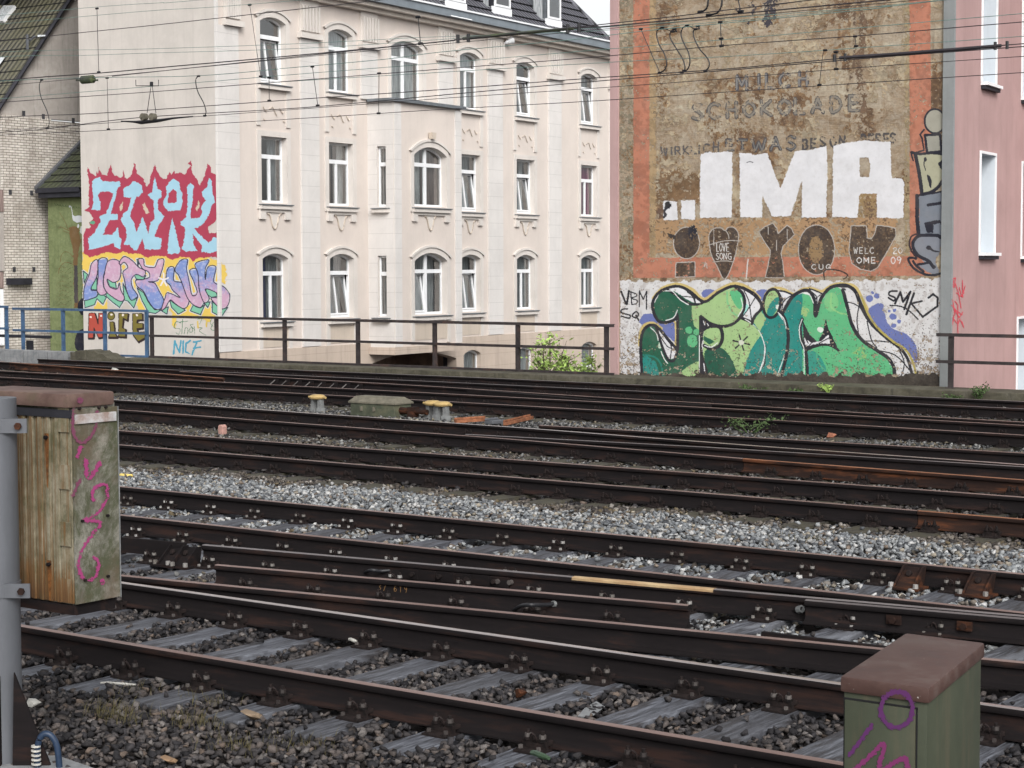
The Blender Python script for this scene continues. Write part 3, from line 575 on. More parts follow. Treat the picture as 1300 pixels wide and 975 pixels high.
    P.poly([(665,690),(720,652),(790,700),(835,800),(825,880),(690,885)], (24,146,126), smooth=True); P.stroke([(760,660),(768,740),(830,820)], 2, (70,165,120), alpha=0.8)
    P.poly([(650,600),(642,395),(700,520),(770,580),(810,500),(832,390),(862,480),(940,640),(870,605),(780,610),(700,632),(670,680)], BK)
    P.poly([(655,545),(720,590),(800,570),(855,520),(872,592),(780,590),(690,615),(668,610)], WH)
    P.ell(790,478,26,22,(205,220,205)); P.ell(880,250,60,80,(130,195,125),alpha=0.6).stroke([(880,180),(880,290),(950,340),(1000,350)], 2.0, (140,195,120), alpha=0.8)
    P.ell(662,330,34,42,(150,185,115), mottle=True, thr=0.45, rough=2).ell(1120,670,66,50,(140,180,105), mottle=True, thr=0.5, rough=3)
    P.ell(390,262,66,112,LM, ang=0.12); P.poly([(350,340),(375,260),(445,205),(448,280),(400,362),(365,380)], TE, smooth=True); P.ell(440,290,22,20,(215,220,212))
    P.ring(390,262,70,118,3.6,BK,ang=0.12)
    for st, w in (([(225,430),(245,370),(305,300),(290,240),(240,180),(150,130)], 3.6), ([(460,330),(500,400),(524,520),(512,680),(462,880)], 4.2), ([(478,340),(555,212),(640,158),(700,162),(738,230),(750,365),(790,232),(860,140),(940,112),(1010,115),(1080,165),(1130,280),(1200,400),(1300,515)], 4.4),
      ([(985,150),(1010,280),(1060,440),(1140,555),(1250,635),(1310,680)], 4.6), ([(640,392),(622,470),(640,590),(672,680),(684,880)], 4.2), ([(690,640),(780,608),(870,608),(940,650)], 3.0), ([(425,155),(500,165),(565,195)], 2.2), ([(700,140),(760,160),(800,180)], 2.0)): P.stroke(st, w, BK)
    for st in ([(445,165),(480,240),(470,320)],[(555,195),(500,230),(455,300)],[(700,150),(760,215),(745,330)],[(790,190),(740,230)],[(650,520),(690,590)],[(870,540),(780,590)],[(690,615),(720,585)]): P.stroke(st, 1.4, BK)
    for st in ([(330,600),(322,740),(270,860)],[(440,335),(490,390),(508,470)],[(640,390),(615,470),(625,560),(655,650),(655,860)],[(490,700),(430,870)],[(640,175),(700,190),(732,260)],[(1000,300),(1045,440),(1120,560),(1250,650)]): P.stroke(st, 1.0, (215,222,218))
    P.crop(1020, 345, 6.5)
    P.poly([(535,320),(590,268),(650,262),(665,320),(700,430),(760,480),(850,515),(920,590),(940,680),(930,760),(880,690),(780,600),(650,510),(560,400)], BL, smooth=True)
    for a in ((545,222,32,28),(607,198,24,22),(570,172,13,13),(740,370,30,26),(790,410,17,17),(708,325,12,12),(752,320,14,14),(745,445,22,18)): P.ell(*a, BL)
    P.poly([(340,150),(430,182),(480,322),(560,450),(690,575),(800,645),(890,870),(880,905),(760,905),(748,800),(700,710),(600,640),(490,570),(400,440),(360,290)], (208,206,206))
    P.poly([(640,680),(700,730),(735,800),(735,905),(600,905),(600,700)], MN)
    for st, w in (([(300,118),(380,125),(430,170),(480,300),(560,430),(680,545),(790,625),(860,720),(905,890)], 3.8), ([(325,150),(362,290),(402,440),(480,560),(600,645),(700,715),(748,800),(742,905)], 4.6),
        ([(365,250),(420,265),(475,300)],1.5),([(465,250),(442,400),(460,540)],1.6),([(525,410),(560,560),(605,625)],1.6),([(500,575),(590,570),(700,580)],1.6),([(620,650),(760,690),(875,810)],1.6),([(795,650),(832,760),(800,885)],1.6)): P.stroke(st, w, BK)
    P.stroke([(478,205),(540,360),(625,475),(740,575),(840,640),(900,740),(930,850)], 2.8, (176,160,70))
    # tags
    P.crop(780, 340, 6.5)
    TK = (30,30,38)
    for st, w in (([(55,195),(78,250),(100,300),(112,240),(120,190)],2.6),([(135,198),(143,300)],1.7),([(133,200),(178,215),(180,235),(142,250),(188,270),(180,295),(143,302)],1.5),([(205,322),(207,190),(238,262),(266,195),(265,340)],1.6),
        ([(108,338),(62,345),(62,372),(128,392),(118,415),(60,400)],2.0),([(150,385),(178,362),(198,382),(182,412),(150,402),(150,385)],2.0),([(178,392),(200,432)],2.2)): P.stroke(st, w, TK, smooth=w != 1.6)
    P.crop(1020, 345, 6.5)
    for st, w in (([(772,158),(720,162),(706,190),(755,215),(745,240),(702,215)],2.4),([(756,262),(800,168),(822,250),(882,165),(832,310)],2.8),([(912,178),(850,352)],3.0),([(978,242),(890,262),(985,372)],2.6),([(985,372),(1105,285),(1108,215),(1070,185),(1032,215)],2.8),([(715,278),(800,285),(870,320),(945,392)],1.8)):
        P.stroke(st, w, TK, smooth=len(st) != 3 and w != 2.8)
    # wear towards the foot of the wall
    P.wear(0.80, lambda x, y: -2.0*(y < 356)+np.clip((y-400)/85., 0, 1)**2*0.16+np.clip((y-472)/12., 0, 1)*0.26+0.10*((x < 812)*(y > 420))+0.07*((x > 1165)*(y > 425)), 1.1, 41)
    X, Y = np.meshgrid(P.x0+np.arange(P.w)/P.res, P.y0+np.arange(P.h)/P.res); n = vnoise((P.h, P.w), 3.2, 44, 4); dk = (n > .78-np.clip((Y-385)/100., 0, 1)*.15-.05*(X < 812)-.04*(X > 1160)) & (Y > 360); P.c[dk] = P.c[dk]*.25+np.array(lin((52,44,42)))*.75
    ft = (Y > 475+8*(vnoise((P.h, P.w), 14, 46, 4)-.5)*2); P.a[ft] = 1; P.c[ft] = np.array(lin((58,52,46)))*(1+(n[ft]-.5)*1.2)[:, None]
    P.shade(0.10, 10)
def paint_gable(P):
    RDc = (176,52,80); LB = (158,204,224)
    YW = (232,196,74)
    P.crop(90, 310, 6.5)
    P.poly([(95,70),(160,80),(230,75),(300,60),(450,50),(600,70),(780,90),(1000,100),(1060,95),(1225,130),(1272,178),(1290,230),(1275,330),(1240,300),(1225,560),(1140,640),(1000,600),(875,600),(865,690),(838,690),(830,560),(640,545),(560,560),(540,500),(470,545),(390,500),(300,540),(190,550),(190,500),(100,460)], YW, rough=2.2)
    P.poly([(300,460),(560,430),(520,560),(470,560),(400,520),(330,600),(300,560)], (196,186,176), rough=1.6)
    P.crop(90, 190, 6.5)
    P.poly([(135,130),(165,190),(205,215),(212,175),(222,200),(228,140),(255,205),(300,210),(312,160),(330,118),(350,200),(400,230),(425,220),(431,150),(445,225),(460,245),(490,220),(512,165),(517,112),(532,120),(545,190),(600,240),(625,305),(645,280),(670,170),(692,118),(710,165),(735,215),(762,240),(790,235),(810,178),(825,205),(852,170),(862,200),(900,185),(940,200),(962,160),(985,135),(965,108),(992,86),(1000,130),(1005,200),(1040,240),(1060,290),(1085,260),(1110,190),(1128,105),(1150,130),(1160,185),(1200,210),(1205,270),(1222,320),(1222,500),(1190,600),(1130,640),(1145,690),(1215,680),(1222,760),(1225,905),(1180,885),(1100,895),(1050,890),(1005,925),(980,890),(900,885),(840,908),(780,880),(700,875),(640,892),(560,860),(500,860),(430,838),(380,862),(300,845),(230,868),(160,888),(105,860),(105,700),(120,650),(160,640),(150,600),(188,570),(150,520),(108,500),(150,470),(145,400),(150,300),(135,200)], RDc, rough=1.3)
    for h in ([(400,475),(428,425),(428,490),(408,508)],[(588,455),(612,440),(648,520),(622,530),(600,490)],[(1030,490),(1055,418),(1062,460),(1042,505)]): P.poly(h, (204,188,164), rough=1.2)
    P.ell(178,602,22,14,(90,165,130))
    L = [[(175,260),(205,235),(240,225),(260,258),(330,265),(405,262),(410,300),(385,315),(375,370),(350,450),(330,530),(385,535),(388,578),(320,582),(265,700),(340,700),(388,640),(400,720),(418,740),(405,825),(365,805),(355,770),(270,800),(150,828),(143,730),(190,690),(250,585),(230,565),(250,540),(290,530),(355,360),(300,345),(240,350),(222,380),(245,430),(240,502),(165,495),(185,450),(180,350)],
     [(440,310),(490,290),(512,258),(545,270),(585,300),(592,350),(560,390),(540,390),(520,440),(485,550),(520,600),(540,682),(560,640),(590,553),(620,630),(640,700),(655,600),(690,570),(680,420),(630,375),(670,350),(692,222),(715,320),(750,345),(748,390),(715,420),(722,500),(772,552),(730,620),(690,715),(748,735),(742,822),(700,825),(610,822),(590,735),(550,822),(520,832),(490,790),(438,780),(460,720),(455,650),(412,582),(430,530),(470,500),(500,400),(440,390),(433,340)],
     [(785,310),(815,262),(850,240),(890,265),(900,330),(922,360),(920,450),(905,500),(800,507),(762,460),(765,430),(790,370)],
     [(838,565),(860,650),(878,740),(902,830),(890,860),(860,855),(830,868),(798,855),(800,800),(815,650)],
     [(955,310),(985,273),(1014,290),(1005,400),(1000,470),(985,520),(990,572),(1065,560),(1085,510),(1073,470),(1112,420),(1082,370),(1078,350),(1120,310),(1140,232),(1162,260),(1168,350),(1192,430),(1160,460),(1150,520),(1110,590),(1070,630),(1020,652),(1060,700),(1140,772),(1180,720),(1212,728),(1212,830),(1150,857),(1078,842),(1080,790),(1005,695),(1010,770),(1042,835),(950,842),(918,820),(940,700),(945,650),(905,620),(905,590),(950,560),(960,480),(965,400)]]
    for p in L: P.poly(p, LB, rough=1.1)
    P.poly([(805,362),(845,325),(874,350),(872,430),(850,440),(800,440)], RDc, rough=0.8)
    # lower piece
    P.crop(90, 310, 6.5)
    PK = (200,162,186); BU = (126,146,200); GR = (122,192,160); NV = (44,44,66)
    green = [[(112,465),(212,435),(225,400),(272,420),(292,440),(265,497),(215,450),(195,500),(115,525)],[(285,380),(395,465),(442,455),(402,522),(345,480),(290,430)],[(430,320),(465,400),(500,455),(552,435),(520,527),(470,470),(438,460)],[(545,360),(600,400),(640,480),(690,540),(745,542),(700,572),(640,562),(590,470)],
      [(1095,485),(1150,475),(1130,522)],[(1165,470),(1240,540),(1295,522),(1240,602),(1165,560)],[(985,550),(1010,500),(1070,525),(1105,500),(1070,582)],[(815,460),(870,500),(945,545),(885,577),(830,520)],[(740,545),(805,515),(792,577)],[(160,290),(215,230),(215,380),(165,370)],[(300,290),(370,320),(375,365),(320,350)],[(600,280),(660,300),(670,350),(690,370),(640,360)],[(520,250),(620,260),(600,290),(540,290)],[(100,220),(140,250),(110,320)],[(1110,370),(1190,380),(1210,430),(1160,440),(1120,410)],[(545,125),(560,125),(555,190)]]
    fills = [([(105,440),(112,350),(150,250),(172,160),(220,132),(215,260),(165,370),(215,385),(212,432),(115,465)],PK,BU),([(228,130),(297,120),(290,200),(270,260),(270,350),(297,400),(250,422),(215,385),(225,260)],BU,PK),
      ([(280,230),(300,150),(345,125),(395,140),(414,210),(400,290),(350,315),(300,290),(320,350),(380,370),(400,320),(412,380),(442,440),(425,470),(380,460),(290,390),(268,310)],PK,PK),
      ([(398,150),(440,102),(500,130),(560,190),(612,220),(600,270),(540,250),(500,290),(510,360),(552,430),(500,462),(465,400),(440,290),(430,230),(470,190),(440,150),(410,170)],PK,BU),
      ([(555,125),(600,125),(610,180),(690,190),(720,130),(768,128),(750,220),(715,300),(640,310),(692,322),(720,370),(768,470),(740,532),(690,532),(640,470),(600,390),(550,350),(535,300),(600,290),(650,270),(640,230),(590,200)],PK,BU),
      ([(800,200),(852,195),(850,300),(920,320),(972,400),(972,490),(930,532),(860,490),(820,462),(780,522),(745,545),(778,440),(800,400),(900,440),(840,380),(820,340),(785,300)],BU,PK),
      ([(858,210),(905,135),(962,128),(955,200),(975,300),(1000,420),(1042,400),(1010,300),(978,220),(1038,208),(1062,330),(1102,450),(1070,522),(1010,500),(960,440),(920,330),(890,260)],BU,PK),
      ([(1028,160),(1138,130),(1110,200),(1110,290),(1130,190),(1197,188),(1180,310),(1260,350),(1312,420),(1292,510),(1240,532),(1170,470),(1160,440),(1222,440),(1200,400),(1110,370),(1142,450),(1100,482),(1060,380),(1050,250)],BU,PK)]
    for p in green+[q[0] for q in fills]: P.stroke(p, 3.4, (206,208,212), closed=True, smooth=False)
    for p in green: P.poly(p, GR, rough=0.3); P.stroke(p, 1.2, NV, closed=True, smooth=False)
    for p, c1, c2 in fills:
        P.grad(p, c1, c2, rough=0.3); P.stroke(p, 1.25, NV, closed=True, smooth=True)
    for a in range(5):
        t = -math.pi/2+a*2*math.pi/5; P.stroke([(765,295),(765+40*math.cos(t), 295+55*math.sin(t))], 2.0, (228,222,226), smooth=False)
    DK = (52,38,38); R2 = (184,70,52); OL = (124,112,40)
    for p, c in (([(148,568),(198,568),(225,660),(228,568),(268,568),(264,765),(228,772),(190,690),(186,772),(142,775)],R2),([(320,640),(352,640),(362,730),(382,768),(308,768),(325,720)],OL),([(395,570),(472,572),(465,628),(432,610),(425,690),(452,700),(452,765),(392,762)],OL),([(508,572),(588,570),(592,622),(545,625),(545,650),(592,652),(592,692),(545,697),(552,725),(612,722),(612,772),(555,805),(510,745)],OL)):
        P.stroke([(x+6, y+8) for x, y in p], 2.4, DK, closed=True, smooth=False); P.poly(p, c, rough=0.4); P.stroke(p, 1.1, DK, closed=True, smooth=False)
    P.ell(332,592,28,32,OL).ring(332,592,30,34,1.2,DK)
    for x, y in ((165,600),(250,590),(335,582),(430,585),(545,585)): P.ell(x, y, 9, 9, (235,225,215))
    GT = (70,132,92)
    for st in ([(905,650),(870,640),(852,690),(900,700),(890,742),(865,730)],[(900,642),(965,635)],[(922,620),(915,742)],[(935,742),(945,690),(965,700),(962,742)],[(985,690),(975,722),(1002,722),(1000,690),(985,690)],[(1018,680),(1022,742)],[(1010,660),(985,668),(1015,700)],[(1045,620),(1080,612),(1062,660)],[(1055,690),(1085,690),(1060,715),(1115,752)],[(1160,620),(1150,650),(1175,680)],[(1180,640),(1155,700),(1185,712)]): P.stroke(st, 1.1, GT)
    for st in ([(1045,640),(1050,690)],[(1120,640),(1118,680)]): P.stroke(st, 2.4, (220,190,70))
    CY = (66,160,188)
    for st in ([(848,905),(858,800),(895,895),(910,795)],[(928,800),(925,900)],[(985,795),(950,820),(945,885),(975,902)],[(1012,808),(1075,798)],[(1040,805),(1000,912)],[(1012,858),(1070,848)]): P.stroke(st, 2.6, CY, smooth=False, rough=0.8)
    P.poly([(975,935),(1055,932),(1050,965),(978,965)], CY, rough=1.5)
    P.shade(0.07, 8)
def paint_green(P):
    P.crop(0, 240, 6.5)
    BR = (112,84,44); DKg = (62,66,38); GW = (196,200,204)
    P.poly([(565,320),(600,305),(650,320),(655,360),(670,440),(650,500),(640,640),(650,980),(610,980),(605,640),(600,500),(580,420)], BR, rough=1.2)
    P.poly([(610,630),(642,630),(642,940),(612,940)], (66,62,64), rough=0.8)
    for st in ([(570,345),(540,330),(500,312),(485,325)],[(565,345),(545,290),(520,240),(490,195)],[(600,380),(560,360),(520,345)],[(600,560),(570,525),(530,520),(505,550),(500,600)],[(605,625),(560,605),(520,615),(490,660),(480,700)],[(650,440),(680,410)],[(645,540),(680,510)],[(645,700),(690,670)],[(655,340),(690,300)]): P.stroke(st, 1.1, BR)
    for i in range(9):
        y = 640+i*38; x = 470+(i*37) % 40
        P.stroke([(600,y-30),(570,y-20),(540,y+10),(500,y-8),(x,y+18)], 0.7, DKg); P.stroke([(590,y),(560,y+22),(520,y+5),(480,y+20),(465,y+50)], 0.7, (110,90,48))
    for i in range(10): P.stroke([(450+i*22, 120+(i*53) % 50), (462+i*22, 135+(i*53) % 50), (480+i*22, 128+(i*53) % 50)], 0.9, (58,84,40))
    P.stroke([(575,150),(572,140),(582,142),(592,170),(600,225)], 1.3, GW); P.poly([(595,210),(620,222),(650,215),(690,230),(690,265),(640,278),(610,268),(595,240)], GW, rough=0.5, smooth=True); P.ell(645,305,9,16,GW); P.ell(685,340,28,40,(190,195,190))
    P.crop(0, 330, 8.125)
    P.ell(905,480,105,110,(24,26,44)); P.ell(885,850,118,150,(24,26,44))
    P.crop(0, 240, 6.5); P.shade(0.08, 6)
def paint_pink(P):
    P.crop(1190, 330, 5.736); C = (206,52,70)
    for st in ([(112,140),(132,130),(125,200)],[(118,150),(115,200)],[(130,170),(150,225),(160,275)],[(182,150),(186,270)],[(203,190),(180,270),(160,200)],[(110,290),(130,400)],[(130,300),(150,330),(150,400)],[(160,270),(172,350)],[(105,330),(140,370),(182,400)],[(122,400),(110,470)],[(150,400),(150,532)],[(170,440),(192,490),(180,450)],[(140,240),(170,265),(195,240)],[(125,360),(160,420),(185,380)],[(112,420),(150,470),(165,430)]): P.stroke(st, 1.5, C, smooth=False)
# ------------------------------------------------------------------ ground
def groundsheet(name, poly, z, mat, bot=None):
    mb = MB()
    if bot is None: mb.add([(x, y, z) for x, y in poly], [tuple(range(len(poly)))])
    else: mb.zprism(poly, bot, z)
    return tag(mb.build(name, mat, smooth=0), kind='structure')
spoly = lambda a, b, c, d: [W(a, c)[:2], W(b, c)[:2], W(b, d)[:2], W(a, d)[:2]]
groundsheet('ground', [(-1500, -1500), (1500, -1500), (1500, 2500), (-1500, 2500)], -5.5, MT['asphalt'])
groundsheet('railway_embankment', spoly(-120, 90, -12, 31.55), -0.065, MT['soil'], -5.49)
# concrete path slab beside the mast
q = [sp(15, 962, 0.02), sp(30, 944, 0.02), sp(128, 976, 0.02)]
groundsheet('pavement', [W(-12, 4.0)[:2], W(q[2][0]+0.6, 4.0)[:2], W(q[2][0]+0.6, q[2][1]-0.12)[:2], W(q[1][0], q[1][1])[:2], W(-12, q[1][1])[:2]], 0.02, MT['concrete'], -0.06)
# ------------------------------------------------------------------ rails
PROF = [(-.070,.012),(.070,.012),(.070,.021),(.022,.038),(.010,.056),(.009,.124),(.030,.134),(.0335,.142),(.0335,.160),(.029,.168),(.016,.1715),(-.016,.1715),(-.029,.168),(-.0335,.160),(-.0335,.142),(-.030,.134),(-.009,.124),(-.010,.056),(-.022,.038),(-.070,.021)]
TOPF = {9, 10, 11}
def rail_mb(pts, zo=0.0, prof=PROF, topf=TOPF, step=3.0):
    P = [];
    for i in range(len(pts)-1):
        a, b = pts[i], pts[i+1]; k = max(1, int(abs(b[0]-a[0])/step))
        P += [(a[0]+(b[0]-a[0])*j/k, a[1]+(b[1]-a[1])*j/k) for j in range(k)]
    P.append(pts[-1]); n = len(prof); vs = []
    for i, (s_, p_) in enumerate(P):
        a = P[max(i-1, 0)]; b = P[min(i+1, len(P)-1)]; t = np.array([b[0]-a[0], b[1]-a[1]]); t /= np.linalg.norm(t); nx, ny = -t[1], t[0]
        if t[0] < 0: nx, ny = -nx, -ny
        for y, z in prof: vs.append((s_+nx*y, p_+ny*y, z+zo))
    mb = MB()
    for i in range(len(P)-1):
        for k in range(n):
            k2 = (k+1) % n; mb.m.append(1 if k in topf else 0); mb.f.append((i*n+k, (i+1)*n+k, (i+1)*n+k2, i*n+k2))
    mb.v = vs; mb.f += [tuple(range(n)), tuple((len(P)-1)*n+k for k in range(n))[::-1]]; mb.m += [0, 0]
    # make the windings consistent whatever the direction of travel
    return mb
def rail(name, pts, root, org, top='top_dull', web='web', zo=0.0):
    if pts[0][0] > pts[-1][0]: pts = pts[::-1]
    return rail_mb(pts, zo).build(name, [MT[web], MT[top]], root, off=(org[0], org[1], 0), smooth=35)
# fastening: ribbed plate, two clips with bolts on each side
def fastening_mesh():
    mb = MB(); mb.box(-.08,.08,-.185,.185,0,.0115)
    for sy in (-1, 1):
        y = sy*.092; mb.box(-.075,.075,min(y,y+sy*.018),max(y,y+sy*.018),.011,.04)
        for x in (-.045, .045):
            mb.prism([(x-.028,.03),(x+.028,.03),(x+.028,.052),(x-.028,.052)], min(sy*.045, sy*.112), max(sy*.045, sy*.112))
            yy = sy*.100
            mb.tube([(x,yy,.03),(x,yy,.105)], .0105, 6); mb.tube([(x,yy,.052),(x,yy,.058)], .026, 8); mb.tube([(x,yy,.060),(x,yy,.066)], .026, 8); mb.tube([(x,yy,.066),(x,yy,.086)], .018, 6, m=1)
            mb.tube([(x*1.25, sy*.152, .011),(x*1.25, sy*.152, .016)], .024, 8); mb.tube([(x*1.25, sy*.152, .016),(x*1.25, sy*.152, .034)], .012, 5, m=1)
        mb.tube([(-.02,sy*.112,.055),(-.012,sy*.125,.085),(0,sy*.128,.095),(.012,sy*.125,.085),(.02,sy*.112,.055)], .006, 5)
    o = mb.build('rail_fastening', [MT['iron'], MT['nut']], smooth=30); me = o.data; bpy.data.objects.remove(o); return me
FAST = fastening_mesh(); FAST_B = FAST.copy(); FAST_B.materials[1] = MT['nut_bright']; FAST_D = FAST.copy(); FAST_D.materials[1] = MT['iron']
def sleeper_mesh(L, mat, seed):
    r = random.Random(seed); mb = MB(); n = 10; w = .13
    for i in range(n):      # slightly uneven plank, in one closed skin
        pass
    mb.box(-w, w, -L/2, L/2, -.16, -.001); o = mb.build('sleeper', mat, bevel=.012, smooth=0); me = o.data
    bpy.data.objects.remove(o)
    for v in me.vertices: v.co.x += r.uniform(-.004, .004); v.co.z += r.uniform(-.003, .003) if v.co.z > -.05 else 0
    return me
def interp(pts, s_):
    P = sorted(pts); xs = [a[0] for a in P]; ys = [a[1] for a in P]
    if s_ <= xs[0]: return ys[0]+(s_-xs[0])*(ys[1]-ys[0])/(xs[1]-xs[0])
    if s_ >= xs[-1]: return ys[-1]+(s_-xs[-1])*(ys[-1]-ys[-2])/(xs[-1]-xs[-2])
    return float(np.interp(s_, xs, ys))
SLEEP_ZONES = []   # (s, p0, p1) for the stones to keep clear of
def track(name, label, near, far, s0, s1, phase, tops=('top_dull', 'top_dull'), wood='sleeper', lo=None, hi=None, sleepers=True, extra_rails=(), spacing=.6, group='railway tracks side by side', cut=None):
    sm = (s0+s1)/2; pm = interp(near, sm); org = (sm, pm)
    root = empty(name, TR.mat() @ Matrix.Translation((sm, pm, 0)), label, 'railway track', group)
    for ri, (r_, tp) in enumerate(((near, tops[0]), (far, tops[1]))):
        r_ = sorted(r_)
        cuts = [(s0, s1, tp, 'web')] if ri or cut is None else [(s0, cut-.004, tp, 'web'), (cut+.004, s1, 'top_rust', 'webrust')]
        for a_, b_, t_, w_ in cuts: rail('rail', [(a_, interp(r_, a_))]+[q for q in r_ if a_ < q[0] < b_]+[(b_, interp(r_, b_))], root, org, t_, w_)
    if not sleepers: return root, org
    k0 = math.ceil((s0-phase)/spacing); k1 = math.floor((s1-phase)/spacing); cache = {}; rr = random.Random(len(name)+int(s0*10))
    for k in range(k0, k1+1):
        s_ = phase+k*spacing; pn = interp(near, s_); pf = interp(far, s_)
        a = pn-.55 if lo is None else lo(s_); b = pf+.55 if hi is None else hi(s_)
        L = round(b-a, 1); key = (L, k % 3)
        if key not in cache: cache[key] = sleeper_mesh(L, MT[wood], k)
        sl = link('sleeper', cache[key], root, Matrix.Translation((s_-sm, (a+b)/2-pm, rr.uniform(-.004, .0))) @ Matrix.Rotation(rr.uniform(-.006, .006), 4, 'Z'))
        SLEEP_ZONES.append((s_, a, b))
        for pp in [pn, pf]+[interp(e, s_) for e in extra_rails if min(q[0] for q in e) <= s_ <= max(q[0] for q in e)]:
            link('rail_fastening', FAST_B if name == 'railway_track' and 10 < pm < 14 else FAST_D if pm > 14 else FAST, sl, Matrix.Translation((0, pp-(a+b)/2, 0.001)))
    return root, org
A1 = [(-14, 7.885), (-1, 7.85)]; A2 = [(-15, 9.385), (-1, 9.36)]
X1 = [(-11.9, 9.43), (-10.63, 9.59), (-5.02, 10.34), (-1.5, 10.82)]; X2 = [(-14.5, 10.64), (-11.35, 11.03), (-4.53, 11.87)]
B1 = [(-19, 11.91), (-1, 12.0)]; B2 = [(-19.5, 13.49), (-1, 13.48)]
C1 = [(-22.5, 16.72), (-18.45, 16.64), (-6.26, 16.38), (-2, 16.3)]; C2 = [(-24, 18.12), (-20.04, 18.08), (-6.86, 17.93), (-2, 17.85)]
D1 = [(-27, 20.8), (-22.3, 20.67), (-19.5, 20.44), (-14.7, 20.1), (-10.6, 19.6), (-7.4, 19.37), (-3, 18.95)]; D2 = [(s_-.9, p_+1.49) for s_, p_ in D1]
T2 = [(-17.2, 22.0), (-16.24, 22.07), (-8.46, 22.11), (-3, 22.15)]; T1 = [(-15.8, 20.32), (-12, 20.6), (-8, 20.62), (-3, 20.66)]
E1 = [(-36, 25.55), (-31.6, 25.42), (-27, 25.27), (-20, 25.05), (-14, 24.78), (-9.4, 24.42), (-5, 24.1)]; E2 = [(s_-.5, p_+1.47) for s_, p_ in E1]
G14 = [(-30, 28.95), (-26.3, 28.44), (-22.0, 27.97), (-18.3, 27.35), (-15.4, 27.08), (-12.3, 26.62), (-10.1, 26.42), (-6, 26.3)]
F1 = [(-38, 29.45), (-27.2, 29.2), (-23, 29.18), (-19.5, 29.02), (-16.6, 29.0), (-11, 28.83), (-6, 28.7)]; F2 = [(s_-.2, p_+1.50) for s_, p_ in F1]
phA = sp(170, 851, .03)[0]; phB = sp(320, 694-57, .03)[0]
phB = sp(320, 693, .03)[0] if False else sp(318, 655, .03)[0]
track('railway_track', 'nearest track, grey wooden sleepers lying in dark ballast before all the others', A1, A2, -13.5, -1.6, phA, ('top_dull', 'top_shiny'))
pA_hi = lambda s_: 9.95
track('railway_track', 'second track from the front, brown rails with pale stones between its sleepers', B1, B2, -18.8, -1.8, phB, ('top_dull', 'top_dull'),
      lo=lambda s_: 10.0 if interp(X1, s_) < 10.3 else 10.02, hi=lambda s_: 14.05, extra_rails=(X2,))
sm = -8.0; root, org = track('crossover_track', 'crossover rails slanting between the two nearest tracks, yellow primer on the far one', X1[1:], X2[:3], -11.2, -3.7, 0, ('top_dull', 'top_grey'), sleepers=False)
# yellow primer on the head of the far rail of the crossover
ya, yb = sp(731, 731.5), sp(908, 747.5)
for (a, b) in ((ya, yb),):
    mb = MB(); pr = [(-.036,.150),(-.036,.1665),(-.029,.172),(-.015,.1745),(.015,.1745),(.029,.172),(.036,.1665),(.036,.150),(.0345,.150),(.0345,.160),(.028,.1695),(.014,.1725),(-.014,.1725),(-.028,.1695),(-.0345,.160),(-.0345,.150)]
    rail_mb([(a[0], interp(X2, a[0])), (b[0], interp(X2, b[0]))], 0, pr, set()).build('primer_patch', [MT['yellow_pale'], MT['yellow_pale']], root, off=(org[0], org[1], 0))
# fishplate joint with bolts on that rail
def fishplate(root, org, pts, s_, L=.62, n=4, side=-1, mat='web'):
    mb = MB(); p_ = interp(pts, s_); dp = (interp(pts, s_+.3)-interp(pts, s_-.3))/.6
    for i in range(6):
        a = s_-L/2+L*i/6; b = s_-L/2+L*(i+1)/6
        for (x, yc) in (((a, b), interp(pts, (a+b)/2)),):
            y0, y1 = sorted((yc+side*.010, yc+side*.032)); mb.box(a, b, y0, y1, .048, .126)
    for i in range(n):
        x = s_-L/2+L*(i+.5)/n; yc = interp(pts, x)+side*.032; mb.tube([(x, yc, .088), (x, yc+side*.03, .088)], .018, 6, m=1)
    return mb.build('fishplate', [MT[mat], MT['iron']], root, off=(org[0], org[1], 0))
fishplate(root, org, X2, sp(567, 735, .09)[0], .95)
for px in (637, 658): 
    s_ = sp(px, 737, .09)[0]; mb = MB(); mb.tube([(s_, interp(X2, s_)-.01, .09), (s_, interp(X2, s_)-.045, .09)], .02, 8); mb.build('bolt', MT['nut'], root, off=(org[0], org[1], 0))
track('railway_track', 'third track from the front, just beyond the wide strip of pale ballast', C1, C2, -22.8, -3, sp(560, 600, .03)[0], ('top_dull', 'top_dull'), 'sleeper_far', cut=sp(1166, 648)[0])
track('railway_track', 'fourth track from the front, curving, just before the olive point machine', D1, D2, -26, -4, sp(400, 545, .03)[0], ('top_dull', 'top_shiny'), 'sleeper_far', cut=sp(950, 581)[0])
track('switch_track', 'straight pair of rails splitting off behind the curving fourth track on the right', T1, T2, -15.6, -4, 0, ('top_grey', 'top_dull'), sleepers=False)
track('railway_track', 'fifth track from the front, right behind the yellow-capped posts', E1, E2, -35, -6, 0, ('top_dull', 'top_dull'), 'sleeper_far')
track('railway_track', 'farthest track, directly in front of the mossy concrete parapet', F1, F2, -37, -7, 0, ('top_grey', 'top_grey'), 'sleeper_far')
